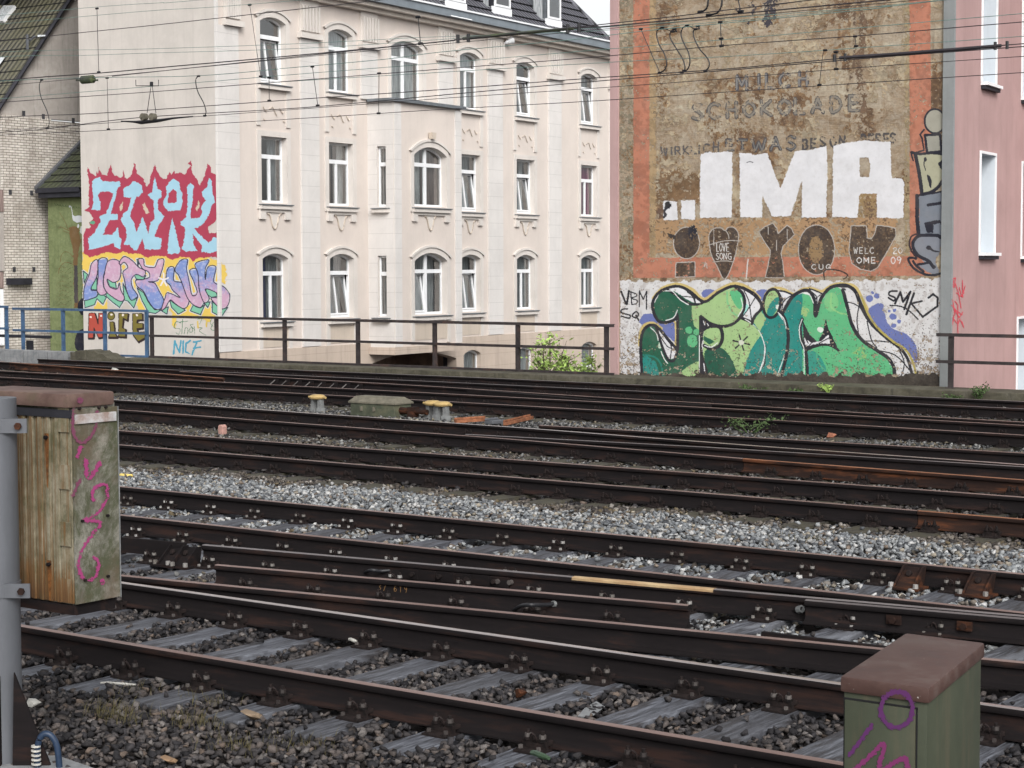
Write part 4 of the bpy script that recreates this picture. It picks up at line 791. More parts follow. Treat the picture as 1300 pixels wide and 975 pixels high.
# ------------------------------------------------------------------ loose rails and guards
def single(name, pts, label, cat, top, web='web', zo=0.0, pre=None, group=None):
    sm = (pts[0][0]+pts[-1][0])/2; pm = interp(pts, sm); org = (sm, pm)
    r = empty(name, TR.mat() @ Matrix.Translation((sm, pm, 0)), label, cat, group)
    rail('rail', pts, r, org, top, web, zo); return r, org
R4 = [sp(275, 716.7), sp(875, 768)]
stub, so = single('stub_rail', R4, 'short brown rail with two cut ends between the crossover rails, number on its web', 'rail', 'top_dull')
for k in range(6):
    s_ = R4[0][0]+.35+k*.6; link('rail_fastening', FAST, stub, Matrix.Translation((s_-so[0], interp(R4, s_)-so[1], 0.001)))
wing = [(sp(1008, 766)[0], interp(X2, sp(1008, 766)[0])-.105), (sp(1310, 800)[0], interp(X2, sp(1310, 800)[0])-.10)]
wr, wo = single('wing_rail', wing, 'dark wing rail lying close in front of the shiny crossover rail at the right edge', 'rail', 'top_grey')
for px in (1140, 1250):
    s_ = sp(px, 785, .09)[0]; mb = MB(); yc = interp(wing, s_); mb.box(s_-.05, s_+.05, yc-.035, yc-.010, .06, .12); mb.tube([(s_, yc-.03, .09), (s_, yc-.06, .09)], .024, 6, m=1)
    mb.build('spacer_block', [MT['webrust'], MT['webrust']], wr, off=(wo[0], wo[1], 0))
gs0 = -29.6
gr, go = single('guard_rail', G14, 'single rail with rows of slanted struts, crossing from the farthest track towards the fifth', 'rail', 'top_dull')
for k in range(8):       # slanted struts
    px = 366+26.2*k; s_ = sp(px, 487, .02)[0]; yc = interp(G14, s_)
    mb = MB(); mb.prism([(s_-.10, .0), (s_+.10, .0), (s_+.10, .14), (s_-.02, .14)], yc-.062, yc-.036); mb.box(s_-.12, s_+.12, yc-.20, yc-.06, -.005, .016)
    mb.tube([(s_-.05, yc-.16, .016), (s_+.02, yc-.04, .13)], .012, 6, m=1)
    mb.build('strut', [MT['web'], MT['nut']], gr, off=(go[0], go[1], 0))
st1 = [sp(-20, 457.5), sp(284, 480)]
single('stub_rail', st1, 'rust-red stub rail in the far tracks below the blue railing', 'rail', 'top_rust', 'webrust')
pl = [sp(595, 494), sp(760, 508), sp(900, 514)]
mb = MB(); 
for i in range(2): mb.zprism([(pl[i][0], pl[i][1]-.05), (pl[i+1][0], pl[i+1][1]-.05), (pl[i+1][0], pl[i+1][1]+.09), (pl[i][0], pl[i][1]+.09)], .02, .17)
r = empty('cover_plate', TR.mat() @ Matrix.Translation((*pl[1], 0)), 'long reddish brown steel channel beside the far rails, left of the green graffiti wall', 'steel cover')
mb.build('steel_channel', MT['web'], r, off=(pl[1][0], pl[1][1], 0))
# flat angle bar and the check rail with its brackets
a, b = sp(970, 801, .05), sp(1085, 813.5, .05)
r = empty('angle_bar', TR.mat() @ Matrix.Translation((*a, 0)), 'thin rusty angle bar lying on the sleepers just left of the green cabinet lid', 'steel bar')
MB().zprism([(a[0], a[1]-.04), (b[0]+.9, b[1]-.04-.02), (b[0]+.9, b[1]+.0-.02), (a[0], a[1])], .002, .05).build('steel_angle', MT['web'], r, off=(a[0], a[1], 0))
def bracket(px, py, pts, rootlabel, mat):
    s_ = sp(px, py, .03)[0]; yc = interp(pts, s_)-.05
    r = empty('guard_rail_bracket', TR.mat() @ Matrix.Translation((s_, yc, 0.0)), rootlabel, 'rail bracket', 'triangular rail brackets')
    mb = MB(); mb.box(-.13, .13, -.22, 0, .001, .018)
    for x in (-.085, .070): mb.add([(x,-.20,.018),(x+.015,-.20,.018),(x+.015,-.005,.018),(x,-.005,.018),(x+.02,-.06,.165),(x+.035,-.06,.165),(x+.035,-.005,.165),(x+.02,-.005,.165)], [(0,3,2,1),(4,5,6,7),(0,1,5,4),(1,2,6,5),(2,3,7,6),(3,0,4,7)])
    mb.add([(-.08,-.17,.018),(.08,-.17,.018),(.065,-.02,.155),(-.05,-.02,.155)], [(0,1,2,3),(3,2,1,0)][:1])
    mb.build('gusset_plate', MT[mat], r)
    mb = MB()
    for x in (-.10, .10): MB().tube([(x,-.19,.018),(x,-.19,.05)], .020, 6).build('bolt', MT['nut_bright'], r)
    MB().tube([(0,-.07,.11),(0,-.10,.115)], .022, 8).build('bolt', MT['iron'], r); return r
bracket(1134, 748, B2, 'rusty triangular bracket against the second track, left one of the pair behind the green cabinet', 'webrust')
bracket(1224, 757, B2, 'rusty triangular bracket against the second track, right one of the pair behind the green cabinet', 'webrust')
bracket(166, 727, X2, 'dark triangular bracket half hidden by the right edge of the ribbed cabinet', 'web')
bracket(226, 712, X2, 'dark triangular bracket with a big bolt, first one clear of the ribbed cabinet', 'web')
a, b = sp(100, 676, .17), sp(240, 690.5, .17)
r = empty('check_rail', TR.mat() @ Matrix.Translation((*b, 0)), 'flat dark check rail held by two brackets right of the ribbed cabinet', 'rail')
MB().zprism([(a[0], interp(X2, a[0])-.09), (b[0], interp(X2, b[0])-.09), (b[0], interp(X2, b[0])-.055), (a[0], interp(X2, a[0])-.055)], .06, .185).build('steel_bar', MT['web'], r, off=(b[0], b[1], 0))
# painted numbers on two webs
def web_text(txt, px, py, pitch, w, h, frame_pts, root, org, col, lw=.9):
    s_ = sp(px, py, .1)[0]; yc = interp(frame_pts, s_)-.0105; Fm = Frame(W(s_, yc)[:2], RD+NN*((interp(frame_pts, s_+1)-interp(frame_pts, s_-1))/2))
    P = Paint(px-6, py-12, px+pitch*len(txt)+6, py+14, 5, 3)
    for i, ch in enumerate(txt):
        if ch != ' ': letter(P, ch, px+pitch*i, py+.10*pitch*i, w, h, lw, col)
    M = (TR.mat() @ Matrix.Translation((org[0], org[1], 0))).inverted() @ Fm.mat()
    P.mesh('painted_number', Fm, root, MT['paint'], -.003, M=M)
web_text('3/ 619', 482, 745, 6.6, 3.6, 8, R4, stub, so, (128, 92, 48))
# hoses and rods on the rails
def hose(name, pts, z, label, mat='cable', r=.012, cat='hose'):
    Q = [W(*sp(x, y, zz), zz) for (x, y), zz in zip(pts, z)]; Q = smooth_path(Q, 6); o = Q[0]
    e = empty(name, Matrix.Translation((o[0], o[1], 0)), label, cat); MB().tube([(q[0]-o[0], q[1]-o[1], q[2]) for q in Q], r, 8).build('pipe', MT[mat], e)
    MB().tube([(Q[-3][0]-o[0], Q[-3][1]-o[1], Q[-3][2]), (Q[-1][0]-o[0], Q[-1][1]-o[1], Q[-1][2])], r*1.7, 8).build('coupling', MT['lightgrey'], e); return e
hose('cable_hose', [(652, 775), (662, 769), (675, 768), (692, 768), (705, 766)], [.03, .10, .12, .10, .10], 'short black hose with a clamp lying against the stub rail near the middle', r=.014)
hose('cable_hose', [(460, 729), (470, 724), (485, 725), (502, 723)], [.03, .10, .09, .10], 'short brownish hose lying against the crossover rail left of the joint', r=.013)
hose('drive_rod', [(876, 757), (900, 763), (950, 770), (996, 776), (1018, 773)], [.08, .05, .05, .05, .09], 'thin dark rod running from the cut end of the stub rail to the right', 'web', .016, 'rod')
# ------------------------------------------------------------------ ballast
def rock_protos(n, k, seed):
    out = []; r = random.Random(seed)
    for i in range(n):
        bm = bmesh.new(); f = (1.0, r.uniform(.65, .9), r.uniform(.5, .75))
        for j in range(k):
            v = Vector([max(-1, min(1, r.gauss(0, 1.1))) for _ in range(3)]); v = v*(r.uniform(.9, 1.25)/max(.75, v.length)); bm.verts.new((v.x*f[0], v.y*f[1], v.z*f[2]))
        res = bmesh.ops.convex_hull(bm, input=bm.verts); bmesh.ops.delete(bm, geom=[g for g in res['geom_interior'] if isinstance(g, bmesh.types.BMVert)], context='VERTS')
        bmesh.ops.triangulate(bm, faces=bm.faces); bm.verts.ensure_lookup_table(); bm.verts.index_update()
        out.append((np.array([v.co[:] for v in bm.verts]), np.array([[v.index for v in f_.verts] for f_ in bm.faces]))); bm.free()
    return out
def stones(name, P, R, C, protos, label, cat):
    """P (n,3) world centres, R radii, C colours"""
    n = len(P); k = len(protos); idx = RNG.integers(0, k, n); VV, FF, CC = [], [], []; base = 0
    for i, (v, f) in enumerate(protos):
        m = idx == i; c = m.sum()
        if not c: continue
        a = RNG.uniform(0, 2*np.pi, c); tx = RNG.normal(0, .35, c); ty = RNG.normal(0, .35, c)
        ca, sa = np.cos(a), np.sin(a); cx, sx = np.cos(tx), np.sin(tx); cy, sy = np.cos(ty), np.sin(ty); Z = np.zeros(c); O = np.ones(c)
        Rz = np.stack([np.stack([ca, -sa, Z], -1), np.stack([sa, ca, Z], -1), np.stack([Z, Z, O], -1)], 1)
        Rx = np.stack([np.stack([O, Z, Z], -1), np.stack([Z, cx, -sx], -1), np.stack([Z, sx, cx], -1)], 1)
        Ry = np.stack([np.stack([cy, Z, sy], -1), np.stack([Z, O, Z], -1), np.stack([-sy, Z, cy], -1)], 1)
        M = Rx@Ry@Rz; q = np.einsum('nij,vj->nvi', M, v)*R[m][:, None, None]+P[m][:, None, :]
        VV.append(q.reshape(-1, 3)); FF.append((f[None]+(np.arange(c)*len(v))[:, None, None]+base).reshape(-1, 3)); CC.append(np.repeat(C[m], len(v), 0)); base += c*len(v)
    o = raw_mesh(name, np.vstack(VV), np.vstack(FF), np.vstack(CC), None, MT['stone']); return tag(o, label, cat, kind='stuff')
def scatter(s0, s1, p0, p1, step, jit=.5):
    S_, P_ = np.meshgrid(np.arange(s0, s1, step), np.arange(p0, p1, step)); n = S_.size
    S_ = S_.ravel()+RNG.uniform(-jit, jit, n)*step; P_ = P_.ravel()+RNG.uniform(-jit, jit, n)*step
    X = S_*RD[0]+P_*NN[0]; Y = S_*RD[1]+P_*NN[1]; Zz = np.zeros(n); u, v, fw = project(np.stack([X, Y, Zz], 1))
    m = (fw > 2) & (u > -170) & (u < 1470) & (v < 1090); return S_[m], P_[m], X[m], Y[m]
ZA = np.array(SLEEP_ZONES)
def on_sleeper(S_, P_):
    out = np.zeros(len(S_), bool)
    for s_, a, b in SLEEP_ZONES: out |= (np.abs(S_-s_) < .135) & (P_ > a) & (P_ < b)
    return out
RL = [A1, A2, X1, X2, B1, B2, C1, C2, D1, D2, T1, T2, E1, E2, F1, F2, G14, R4, wing]
def near_rail(S_, P_, d=.075):
    out = np.zeros(len(S_), bool)
    for r_ in RL:
        r2 = sorted(r_); xs = [q[0] for q in r2]; ys = [q[1] for q in r2]; m = (S_ > xs[0]-.05) & (S_ < xs[-1]+.05)
        out |= m & (np.abs(P_-np.interp(S_, xs, ys)) < d)
    return out
def palette(n, cols, wts, var=.32):
    c = np.array(cols)[RNG.choice(len(cols), n, p=np.array(wts)/sum(wts))]; return c*RNG.uniform(1-var, 1+var, (n, 1))
DARK = ([(.034,.032,.034),(.055,.050,.050),(.080,.068,.063),(.022,.021,.023),(.115,.105,.10),(.11,.085,.07)], [4, 4, 3, 4, 1.2, .5])
LIGHT = ([(.235,.245,.25),(.155,.165,.175),(.34,.34,.335),(.085,.09,.098),(.24,.215,.175),(.135,.11,.09)], [5, 4.5, 2.4, 3.2, 1.2, 1.0])
MIDB = ([(.075,.064,.055),(.12,.105,.09),(.045,.04,.038),(.18,.165,.15),(.10,.08,.05)], [4, 3, 3, 1.5, 1.2])
MIDG = ([(.12,.12,.118),(.07,.07,.072),(.20,.20,.195),(.04,.04,.042),(.14,.12,.09)], [4, 4, 2, 2, 1.4])
def zone_color(S_, P_):
    n = len(S_); C = palette(n, *DARK); w = .25*np.sin(S_*1.3)+.18*np.sin(S_*3.1+P_*2)+RNG.normal(0, .12, n)
    Lc = palette(n, *LIGHT); Mb = palette(n, *MIDB); Mg = palette(n, *MIDG)
    def put(m, c): C[m] = c[m]
    put(P_ < 7.45+w*.3, palette(n, DARK[0], [3, 4, 4, 3, 1.8, .8], .35))
    x1 = np.interp(S_, [q[0] for q in X1], [q[1] for q in X1]); x2 = np.interp(S_, [q[0] for q in X2], [q[1] for q in X2])
    put((P_ > x1+.05) & (P_ < x2) & (RNG.random(n) < np.clip(.35+(S_+9)*.06, .15, .75)), Mg)
    put((P_ > x2) & (RNG.random(n) < .8), Lc); put((P_ > x1+.2) & (S_ > -7.3) & (RNG.random(n) < .55), Lc)
    put((P_ > 11.9) & (P_ < 13.5), Lc); put((P_ > 11.9) & (P_ < 13.5) & (RNG.random(n) < .22), Mb)
    put(P_ > 13.5, Lc); put((P_ > 15.75+w) & (P_ < 16.6), Mb); put((P_ > 16.3+w*.2), C*0+palette(n, *DARK))
    put((P_ > 18.2) & (P_ < 20.7), Mb); put((P_ > 18.2) & (P_ < 20.7) & (RNG.random(n) < .45), Mg); put((P_ > 22.1) & (P_ < 24.8), Mg)
    put((P_ > 22.15) & (P_ < 23.4) & (S_ < -18.0), palette(n, [(.24,.22,.17),(.30,.29,.25),(.19,.17,.12)], [2, 2, 2]))
    put((P_ > 24.9), palette(n, *DARK)*1.1)
    return C
PR1 = rock_protos(26, 11, 3); PR2 = rock_protos(14, 8, 5)
def layer(s0, s1, p0, p1, step, rmin, rmax, zc, protos, name, label, cat, top=0.0, keep=1.0):
    S_, P_, X, Y = scatter(s0, s1, p0, p1, step); n = len(S_); sl = on_sleeper(S_, P_); nr = near_rail(S_, P_)
    if p0 > 16: sl &= ~((RNG.random(n) < .55) | ((P_ > 18.2) & (P_ < 19.4)) | (P_ < 16.32) | ((P_ > 22.25) & (P_ < 24.3)))
    keepm = ~(sl & (RNG.random(n) > .012)) & ~nr & (RNG.random(n) < keep); R = RNG.uniform(rmin, rmax, n)
    Z = zc+.010+RNG.normal(0, .011, n)+np.where(P_ < 7.75, .020, 0); Z = np.where(sl, R*.5, Z)
    bumpy = .012*np.sin(S_*2.1+P_)+.010*np.sin(P_*3.7-S_*1.2); Z = Z+np.where(sl, 0, bumpy)
    Z = np.where((P_ > 13.75) & (P_ < 16.1), Z+.045*np.sin((P_-13.75)/2.35*np.pi), Z)
    C = zone_color(S_, P_); m = keepm; return stones(name, np.stack([X, Y, Z], 1)[m], R[m], C[m], protos, label, cat)
layer(-16, 0, 3.6, 11.6, .040, .017, .034, -.038, PR1, 'ballast', 'dark brown crushed stones around the nearest track in the foreground', 'ballast')
layer(-22, 0, 11.6, 16.5, .047, .022, .040, -.040, PR1, 'ballast', 'pale grey crushed stones spread between the second and third tracks', 'ballast')
layer(-30, 0, 16.5, 22.2, .058, .026, .042, -.038, PR2, 'ballast', 'dirty mixed stones around the third and fourth tracks', 'ballast')
layer(-44, -3, 22.2, 31.4, .072, .030, .045, -.036, PR2, 'ballast', 'dark dusty stones around the farthest tracks before the parapet', 'ballast')
# ------------------------------------------------------------------ cream apartment house
CORN = on_p(276, 41.6)
FD = ((2080-650)/FL, 1.0)
FF_ = Frame(CORN, FD); FG = Frame(CORN, RD)
def arc_pts(x0, x1, ztop, rise, off=0.0, n=12):
    w = x1-x0; R_ = (w*w/4+rise*rise)/(2*rise); xm = (x0+x1)/2; zc = ztop-R_; a = math.asin(min(1, (w/2+off)/(R_+off)))
    return [(xm+(R_+off)*math.sin(t), zc+(R_+off)*math.cos(t)) for t in np.linspace(-a, a, n)]
def wall(mb, x0, x1, z0, z1, ops, y=0.0, depth=.26, m=0, mr=1):
    """flat wall with rectangular or arched openings ops = (x0,x1,z0,z1,rise); reveals included"""
    xs = sorted({x0, x1, *[o[0] for o in ops], *[o[1] for o in ops]}); zs = sorted({z0, z1, *[o[2] for o in ops], *[o[3] for o in ops]})
    xs = [x for x in xs if x0-1e-6 <= x <= x1+1e-6]; zs = [z for z in zs if z0-1e-6 <= z <= z1+1e-6]
    for j in range(len(zs)-1):
        for i in range(len(xs)-1):
            cx, cz = (xs[i]+xs[i+1])/2, (zs[j]+zs[j+1])/2
            if any(o[0] < cx < o[1] and o[2] < cz < o[3] for o in ops): continue
            mb.quad((xs[i], y, zs[j]), (xs[i+1], y, zs[j]), (xs[i+1], y, zs[j+1]), (xs[i], y, zs[j+1]), m)
    for o in ops:
        a, b, c, d, r_ = o; yb = y+depth
        if r_ > 0:
            A = arc_pts(a, b, d, r_)
            for i in range(len(A)-1):
                (ax, az), (bx, bz) = A[i], A[i+1]
                mb.quad((ax, y, az), (bx, y, bz), (bx, y, d+1e-4), (ax, y, d+1e-4), m); mb.quad((ax, y, az), (ax, yb, az), (bx, yb, bz), (bx, y, bz), mr)
            zt = d-r_
        else: zt = d; mb.quad((a, y, d), (a, yb, d), (b, yb, d), (b, y, d), mr)
        mb.quad((a, y, c), (a, yb, c), (a, yb, zt), (a, y, zt), mr); mb.quad((b, y, c), (b, y, zt), (b, yb, zt), (b, yb, c), mr); mb.quad((a, y, c), (b, y, c), (b, yb, c), (a, yb, c), mr)
def window(parent, x0, x1, z0, z1, rise=0.0, y=0.0, wide=False, curtain='net', tilt=0, split=.70, M=None, deep=.17, narrow=False, cur_amt=(1.0, 1.0), back='dark', sill=True, extra=None):
    """PVC window: frame, panes, curtain, sill; parts of a window that is itself a part of the house"""
    M = M or Matrix.Identity(4); yf = y+deep; fb = .055; zt = z0+(z1-z0)*split; xm = (x0+x1)/2; mb = MB(); f = 'pvc'
    mb.box(x0, x0+fb, yf, yf+.07, z0, z1-rise); mb.box(x1-fb, x1, yf, yf+.07, z0, z1-rise); mb.box(x0+fb, x1-fb, yf, yf+.07, z0, z0+.08); mb.box(x0+fb, x1-fb, yf-.01, yf+.07, zt-.06, zt+.07)
    if rise: 
        A = arc_pts(x0, x1, z1, rise); B = arc_pts(x0, x1, z1-.075, rise); mb.strip(B, A, yf, yf+.07)
    else: mb.box(x0+fb, x1-fb, yf, yf+.07, z1-.07, z1)
    bars = [] if narrow else [xm]
    if wide: mb.box(xm-.075, xm+.075, yf-.008, yf+.07, z0+.08, z1-.07)
    elif not narrow and not tilt: mb.box(xm-.05, xm+.05, yf-.008, yf+.065, z0+.08, zt-.06)
    w = mb.build('window', MT[f], parent, M, smooth=0)
    px_ = MB(); yg = yf+.03
    def pane(a, b, c, d): px_.quad((a, yg, c), (b, yg, c), (b, yg, d), (a, yg, d))
    top = [(x0+fb, xm-.075), (xm+.075, x1-fb)] if wide else [(x0+fb, x1-fb)]
    for a, b in top:
        if rise:
            Z = lambda x: (z1-.05)-((x-xm)/((x1-x0)/2))**2*rise
            N = 6; vs = [(a+(b-a)*i/N, yg, zt+.07) for i in range(N+1)]+[(a+(b-a)*i/N, yg, Z(a+(b-a)*i/N)) for i in range(N+1)]; px_.add(vs, [(i, i+1, i+N+2, i+N+1) for i in range(N)])
        else: pane(a, b, zt+.07, z1-.07)
    lows = [(x0+fb, xm-.05), (xm+.05, x1-fb)] if not narrow else [(x0+fb, x1-fb)]
    if wide: lows = [(x0+fb, xm-.075), (xm+.075, x1-fb)]
    tset = {'l': [0], 'r': [1], 'b': [0, 1]}.get(tilt, [0, 1] if tilt else [])
    if not tilt:
        for a, b in lows: pane(a, b, z0+.08, zt-.06)
    px_.build('pane', MT['glass'], w, smooth=0)
    if tilt:       # tilted sashes leaning into the room at the top
        rot = Matrix.Translation((0, yf+.03, z0+.09)) @ Matrix.Rotation(math.radians(-7.5), 4, 'X') @ Matrix.Translation((0, -(yf+.03), -(z0+.09)))
        if not wide: lows = [(x0+fb-.01, x1-fb+.01)]
        for i, (a, b) in enumerate(lows):
            if wide and i not in tset:
                q = MB(); q.quad((a, yg, z0+.08), (b, yg, z0+.08), (b, yg, zt-.06), (a, yg, zt-.06)); q.build('pane', MT['glass'], w, smooth=0); continue
            q = MB(); e = .055; za, zb = z0+.085, zt-.065; q.box(a, a+e, yf-.02, yf+.05, za, zb); q.box(b-e, b, yf-.02, yf+.05, za, zb); q.box(a+e, b-e, yf-.02, yf+.05, za, za+e); q.box(a+e, b-e, yf-.02, yf+.05, zb-e, zb)
            if not wide: q.box((a+b)/2-.03, (a+b)/2+.03, yf-.02, yf+.05, za+e, zb-e)
            sh = q.build('sash', MT['pvc'], w, rot, smooth=0)
            g = MB(); g.quad((a+e, yf+.01, za+e), (b-e, yf+.01, za+e), (b-e, yf+.01, zb-e), (a+e, yf+.01, zb-e)); g.build('pane', MT['glass'], w, rot, smooth=0)
    yb = yf+.55; bk = MB(); bk.box(x0-.25, x1+.25, yb, yb+.02, z0-.05, z1+.1); bk.box(x0-.25, x0-.23, y+.265, yb, z0-.05, z1+.1); bk.box(x1+.23, x1+.25, y+.265, yb, z0-.05, z1+.1); bk.box(x0-.23, x1+.23, y+.265, yb, z1+.08, z1+.1); bk.box(x0-.23, x1+.23, y+.265, yb, z0-.05, z0-.03)
    bk.build('room', MT[back], w, smooth=0)
    if curtain:
        cs = curtain if isinstance(curtain, (list, tuple)) else [curtain]*2; segs = [(x0+.02, x0+.02+(x1-x0-.04)*.5*cur_amt[0], cs[0]), (x1-.02-(x1-x0-.04)*.5*cur_amt[1], x1-.02, cs[1])]
        for a, b, nme in segs:
            if not nme or b-a < .02: continue
            n = max(6, int((b-a)/.035)); c = MB(); yc = yf+.19 if not tilt else yf+.36
            V = [(a+(b-a)*i/n, yc+.022*math.sin(i*1.9)+.012*math.sin(i*.7), z0+.04) for i in range(n+1)]; V2 = [(x, yy+.01*math.sin(x*30), z1-.03) for x, yy, _ in V]
            c.add(V+V2, [(i, i+1, i+n+2, i+n+1) for i in range(n)]); c.build('curtain', MT[nme], w, smooth=60)
    if sill:
        s_ = MB(); s_.box(x0-.16, x1+.16, y-.19, y+.17, z0-.075, z0-.045, 0); s_.box(x0-.14, x1+.14, y-.15, y-.001, z0-.20, z0-.077, 1); s_.build('sill', [MT['zinc'], MT['trim']], w, smooth=0)
    if extra:
        for (ex, ez, er, em) in extra:
            c = MB(); [c.tube([(ex+.09*math.cos(k*1.7), yf+.30+.04*math.sin(k), ez), (ex+.13*math.cos(k*2.1), yf+.30, ez+er*(.6+.4*math.sin(k*1.3)))], [.03, .045], 6) for k in range(6)]; c.build('potted_flower', MT[em], w)
    return w
house = empty('apartment_house', FF_.mat(-5.5), 'cream apartment house with white pilasters, a bay and a graffiti covered pale gable', 'building')
DZ = Matrix.Translation((0, 0, 5.5))           # children use rail level as z = 0
RB = 2.85                                       # bay projection etc.
cols1 = [(2.16, 3.48), (5.76, 7.12), (9.42, 11.42), (13.86, 15.26), (17.92, 19.30), (23.10, 24.50)]
cols2 = [(2.16, 3.48), (5.74, 7.10), None, (13.86, 15.26), (17.92, 19.30), (23.10, 24.50)]
Z1, Z2, Z3 = (8.18, 10.24), (4.42, 6.50), (.70, 2.82)
ops = [(a, b, Z1[0], Z1[1], .16 if b-a < 1.7 else .24) for a, b in cols1]+[(c[0], c[1], Z2[0], Z2[1], 0) for c in cols2 if c]+[(c[0], c[1], Z3[0], Z3[1], .16) for c in cols2 if c]
cell = [(14.0, 15.2, -2.6, -.72, .16), (17.95, 19.2, -2.6, -.75, .16), (23.1, 24.4, -2.6, -.75, .16), (2.2, 3.4, -2.6, -.95, .16)]
arch = (7.9, 13.5, -5.5, -.64, .34)
mb = MB(); wall(mb, 0, 27.5, -.22, 11.25, ops, m=0, mr=1); mb.build('facade_wall', [MT['facade'], MT['trim']], house, DZ, smooth=0)
mb = MB(); wall(mb, -.02, 27.5, -5.5, -.22, cell+[arch], y=-.06, m=0, mr=0, depth=.4); mb.quad((-.02, -.06, -.22), (27.5, -.06, -.22), (27.5, 0, -.22), (-.02, 0, -.22)); mb.build('base_wall', [MT['base']], house, DZ, smooth=0)
# gable wall and the rest of the shell (local x of the facade; gable plane is the railway direction)
gl = FG.px(99.5, 30)[0]; gl2 = gl
def g2f(x, y, z):     # gable frame -> facade frame
    w_ = FG.world(x, y, z)-FF_.O; return (float(w_@FF_.X), float(w_@FF_.Y), z)
mb = MB(); gx = [gl, 0.0]; 
mb.add([g2f(gl, 0, -5.5), g2f(0, 0, -5.5), g2f(0, 0, 11.25), g2f(-5.0, 0, 17.45), g2f(gl, 0, 16.6)], [(0, 1, 2, 3, 4)]); bk_ = g2f(gl, 12, 0)
mb.add([g2f(gl, 0, -5.5), g2f(gl, 0, 16.6), (bk_[0], bk_[1], 16.6), (bk_[0], bk_[1], -5.5)], [(0, 1, 2, 3)]); mb.build('gable_wall', MT['gable'], house, DZ, smooth=0)
mb = MB(); mb.quad((27.5, 0, -5.5), (27.5, 12, -5.5), (27.5, 12, 11.25), (27.5, 0, 11.25)); mb.quad((27.5, 12, -5.5), (bk_[0], 12, -5.5), (bk_[0], 12, 11.25), (27.5, 12, 11.25)); mb.build('rear_wall', MT['facade'], house, DZ, smooth=0)
# windows
spec1 = [dict(curtain=('curt_grey', None), tilt='b'), dict(curtain='blind'), dict(curtain='net', wide=True), dict(curtain=('curt_grey', 'blind')), dict(curtain=None, tilt='b', cur_amt=(0, 0)), dict(curtain=(None, 'curt_grey'), tilt='b')]
W1 = [window(house, a, b, *Z1, rise=.16 if b-a < 1.7 else .24, M=DZ, sill=(b-a < 1.7), **k) for (a, b), k in zip(cols1, spec1)]
spec2 = [dict(curtain=('curt_grey', 'curt_grey'), cur_amt=(.5, .8), extra=[(2.55, 4.6, .25, 'litter_red')]), dict(curtain=('curt_brown', 'net'), cur_amt=(.9, .6), extra=[(6.0, 4.6, .3, 'litter_red')]), None, dict(curtain=('curt_grey', 'curt_grey'), tilt='b', extra=[(14.5, 4.6, .2, 'litter_red')]), dict(curtain=('curt_grey', 'blind'), tilt='b', cur_amt=(1, .4)), dict(curtain=('curt_grey', 'curt_pink'))]
W2 = [window(house, c[0], c[1], *Z2, M=DZ, **k) if c else None for c, k in zip(cols2, spec2)]
spec3 = [dict(curtain=('curt_blue', 'curt_grey')), dict(curtain=('curt_pink', 'curt_grey'), tilt='b', cur_amt=(.5, 1)), None, dict(curtain='curt_grey', tilt='b'), dict(curtain='curt_grey'), dict(curtain=('curt_grey', 'curt_grey'))]
W3 = [window(house, c[0], c[1], *Z3, rise=.16, M=DZ, **k) if c else None for c, k in zip(cols2, spec3)]
for c in cell: window(house, *c[:4], rise=.16, y=-.06, M=DZ, curtain='net', split=.45, sill=False, narrow=True)
# surrounds, hoods, aprons and stucco
def surround(mb, x0, x1, z0, z1, rise, y=0.0, bw=.20, low=1.0, hood=True, rect_head=False):
    pr = .045
    mb.box(x0-bw, x0-.002, y-pr, y-.001, z0-low, z1-rise); mb.box(x1+.002, x1+bw, y-pr, y-.001, z0-low, z1-rise)
    if rise:
        A = arc_pts(x0, x1, z1, rise, 0.0, 14); B = arc_pts(x0, x1, z1, rise, bw, 14); B[0] = (x0-bw, z1-rise); B[-1] = (x1+bw, z1-rise)
        mb.strip(A, B, y-pr, y-.001)
        if hood: 
            A = arc_pts(x0, x1, z1, rise, bw-.01, 14); B = arc_pts(x0, x1, z1, rise, bw+.07, 14); mb.strip(A, B, y-.09, y-.001)
    else: mb.box(x0-bw, x1+bw, y-pr, y-.001, z1+.001, z1+bw*.9)
def deco(w, fn, mat, name): mb = MB(); fn(mb); mb.build(name, MT[mat], w, smooth=35)
for w, (a, b) in zip(W1, cols1): deco(w, lambda m: surround(m, a, b, *Z1, .16 if b-a < 1.7 else .24, low=1.35 if b-a < 1.7 else .05), 'trim', 'surround')
for w, w3, c in zip(W2, W3, cols2):
    if not c: continue
    deco(w, lambda m: surround(m, *c, *Z2, 0, low=.2), 'trim', 'surround'); deco(w3, lambda m: surround(m, *c, *Z3, .16, low=1.05), 'trim', 'surround')
    deco(w3, lambda m: m.box(c[0], c[1], -.02, -.001, Z3[0]-.85, Z3[0]-.28), 'apron', 'apron')
def squig(cx, z, y=0.0, sc=1.0):      # small stucco squiggles below the top windows
    out = []
    for sx, sz in ((-.42, 0), (.42, -.02)):
        out.append(MB()); out[-1].tube([(cx+(sx-.10)*sc, y-.02, z+.12), (cx+(sx-.02)*sc, y-.03, z+.02), (cx+(sx+.05)*sc, y-.03, z-.03), (cx+(sx+.10)*sc, y-.02, z+.03)], .015, 5)
    out.append(MB()); out[-1].tube([(cx-.20*sc, y-.02, z+.06), (cx-.08*sc, y-.035, z+.14), (cx, y-.035, z+.10), (cx+.1*sc, y-.035, z-.06), (cx+.18*sc, y-.02, z-.12)], .015, 5)
    for sx in (-.5, .5): out.append(MB()); out[-1].tube([(cx+sx*sc, y-.02, z-.26), (cx+(sx+.04)*sc, y-.03, z-.30), (cx+(sx+.09)*sc, y-.02, z-.28)], .015, 5)
    return out
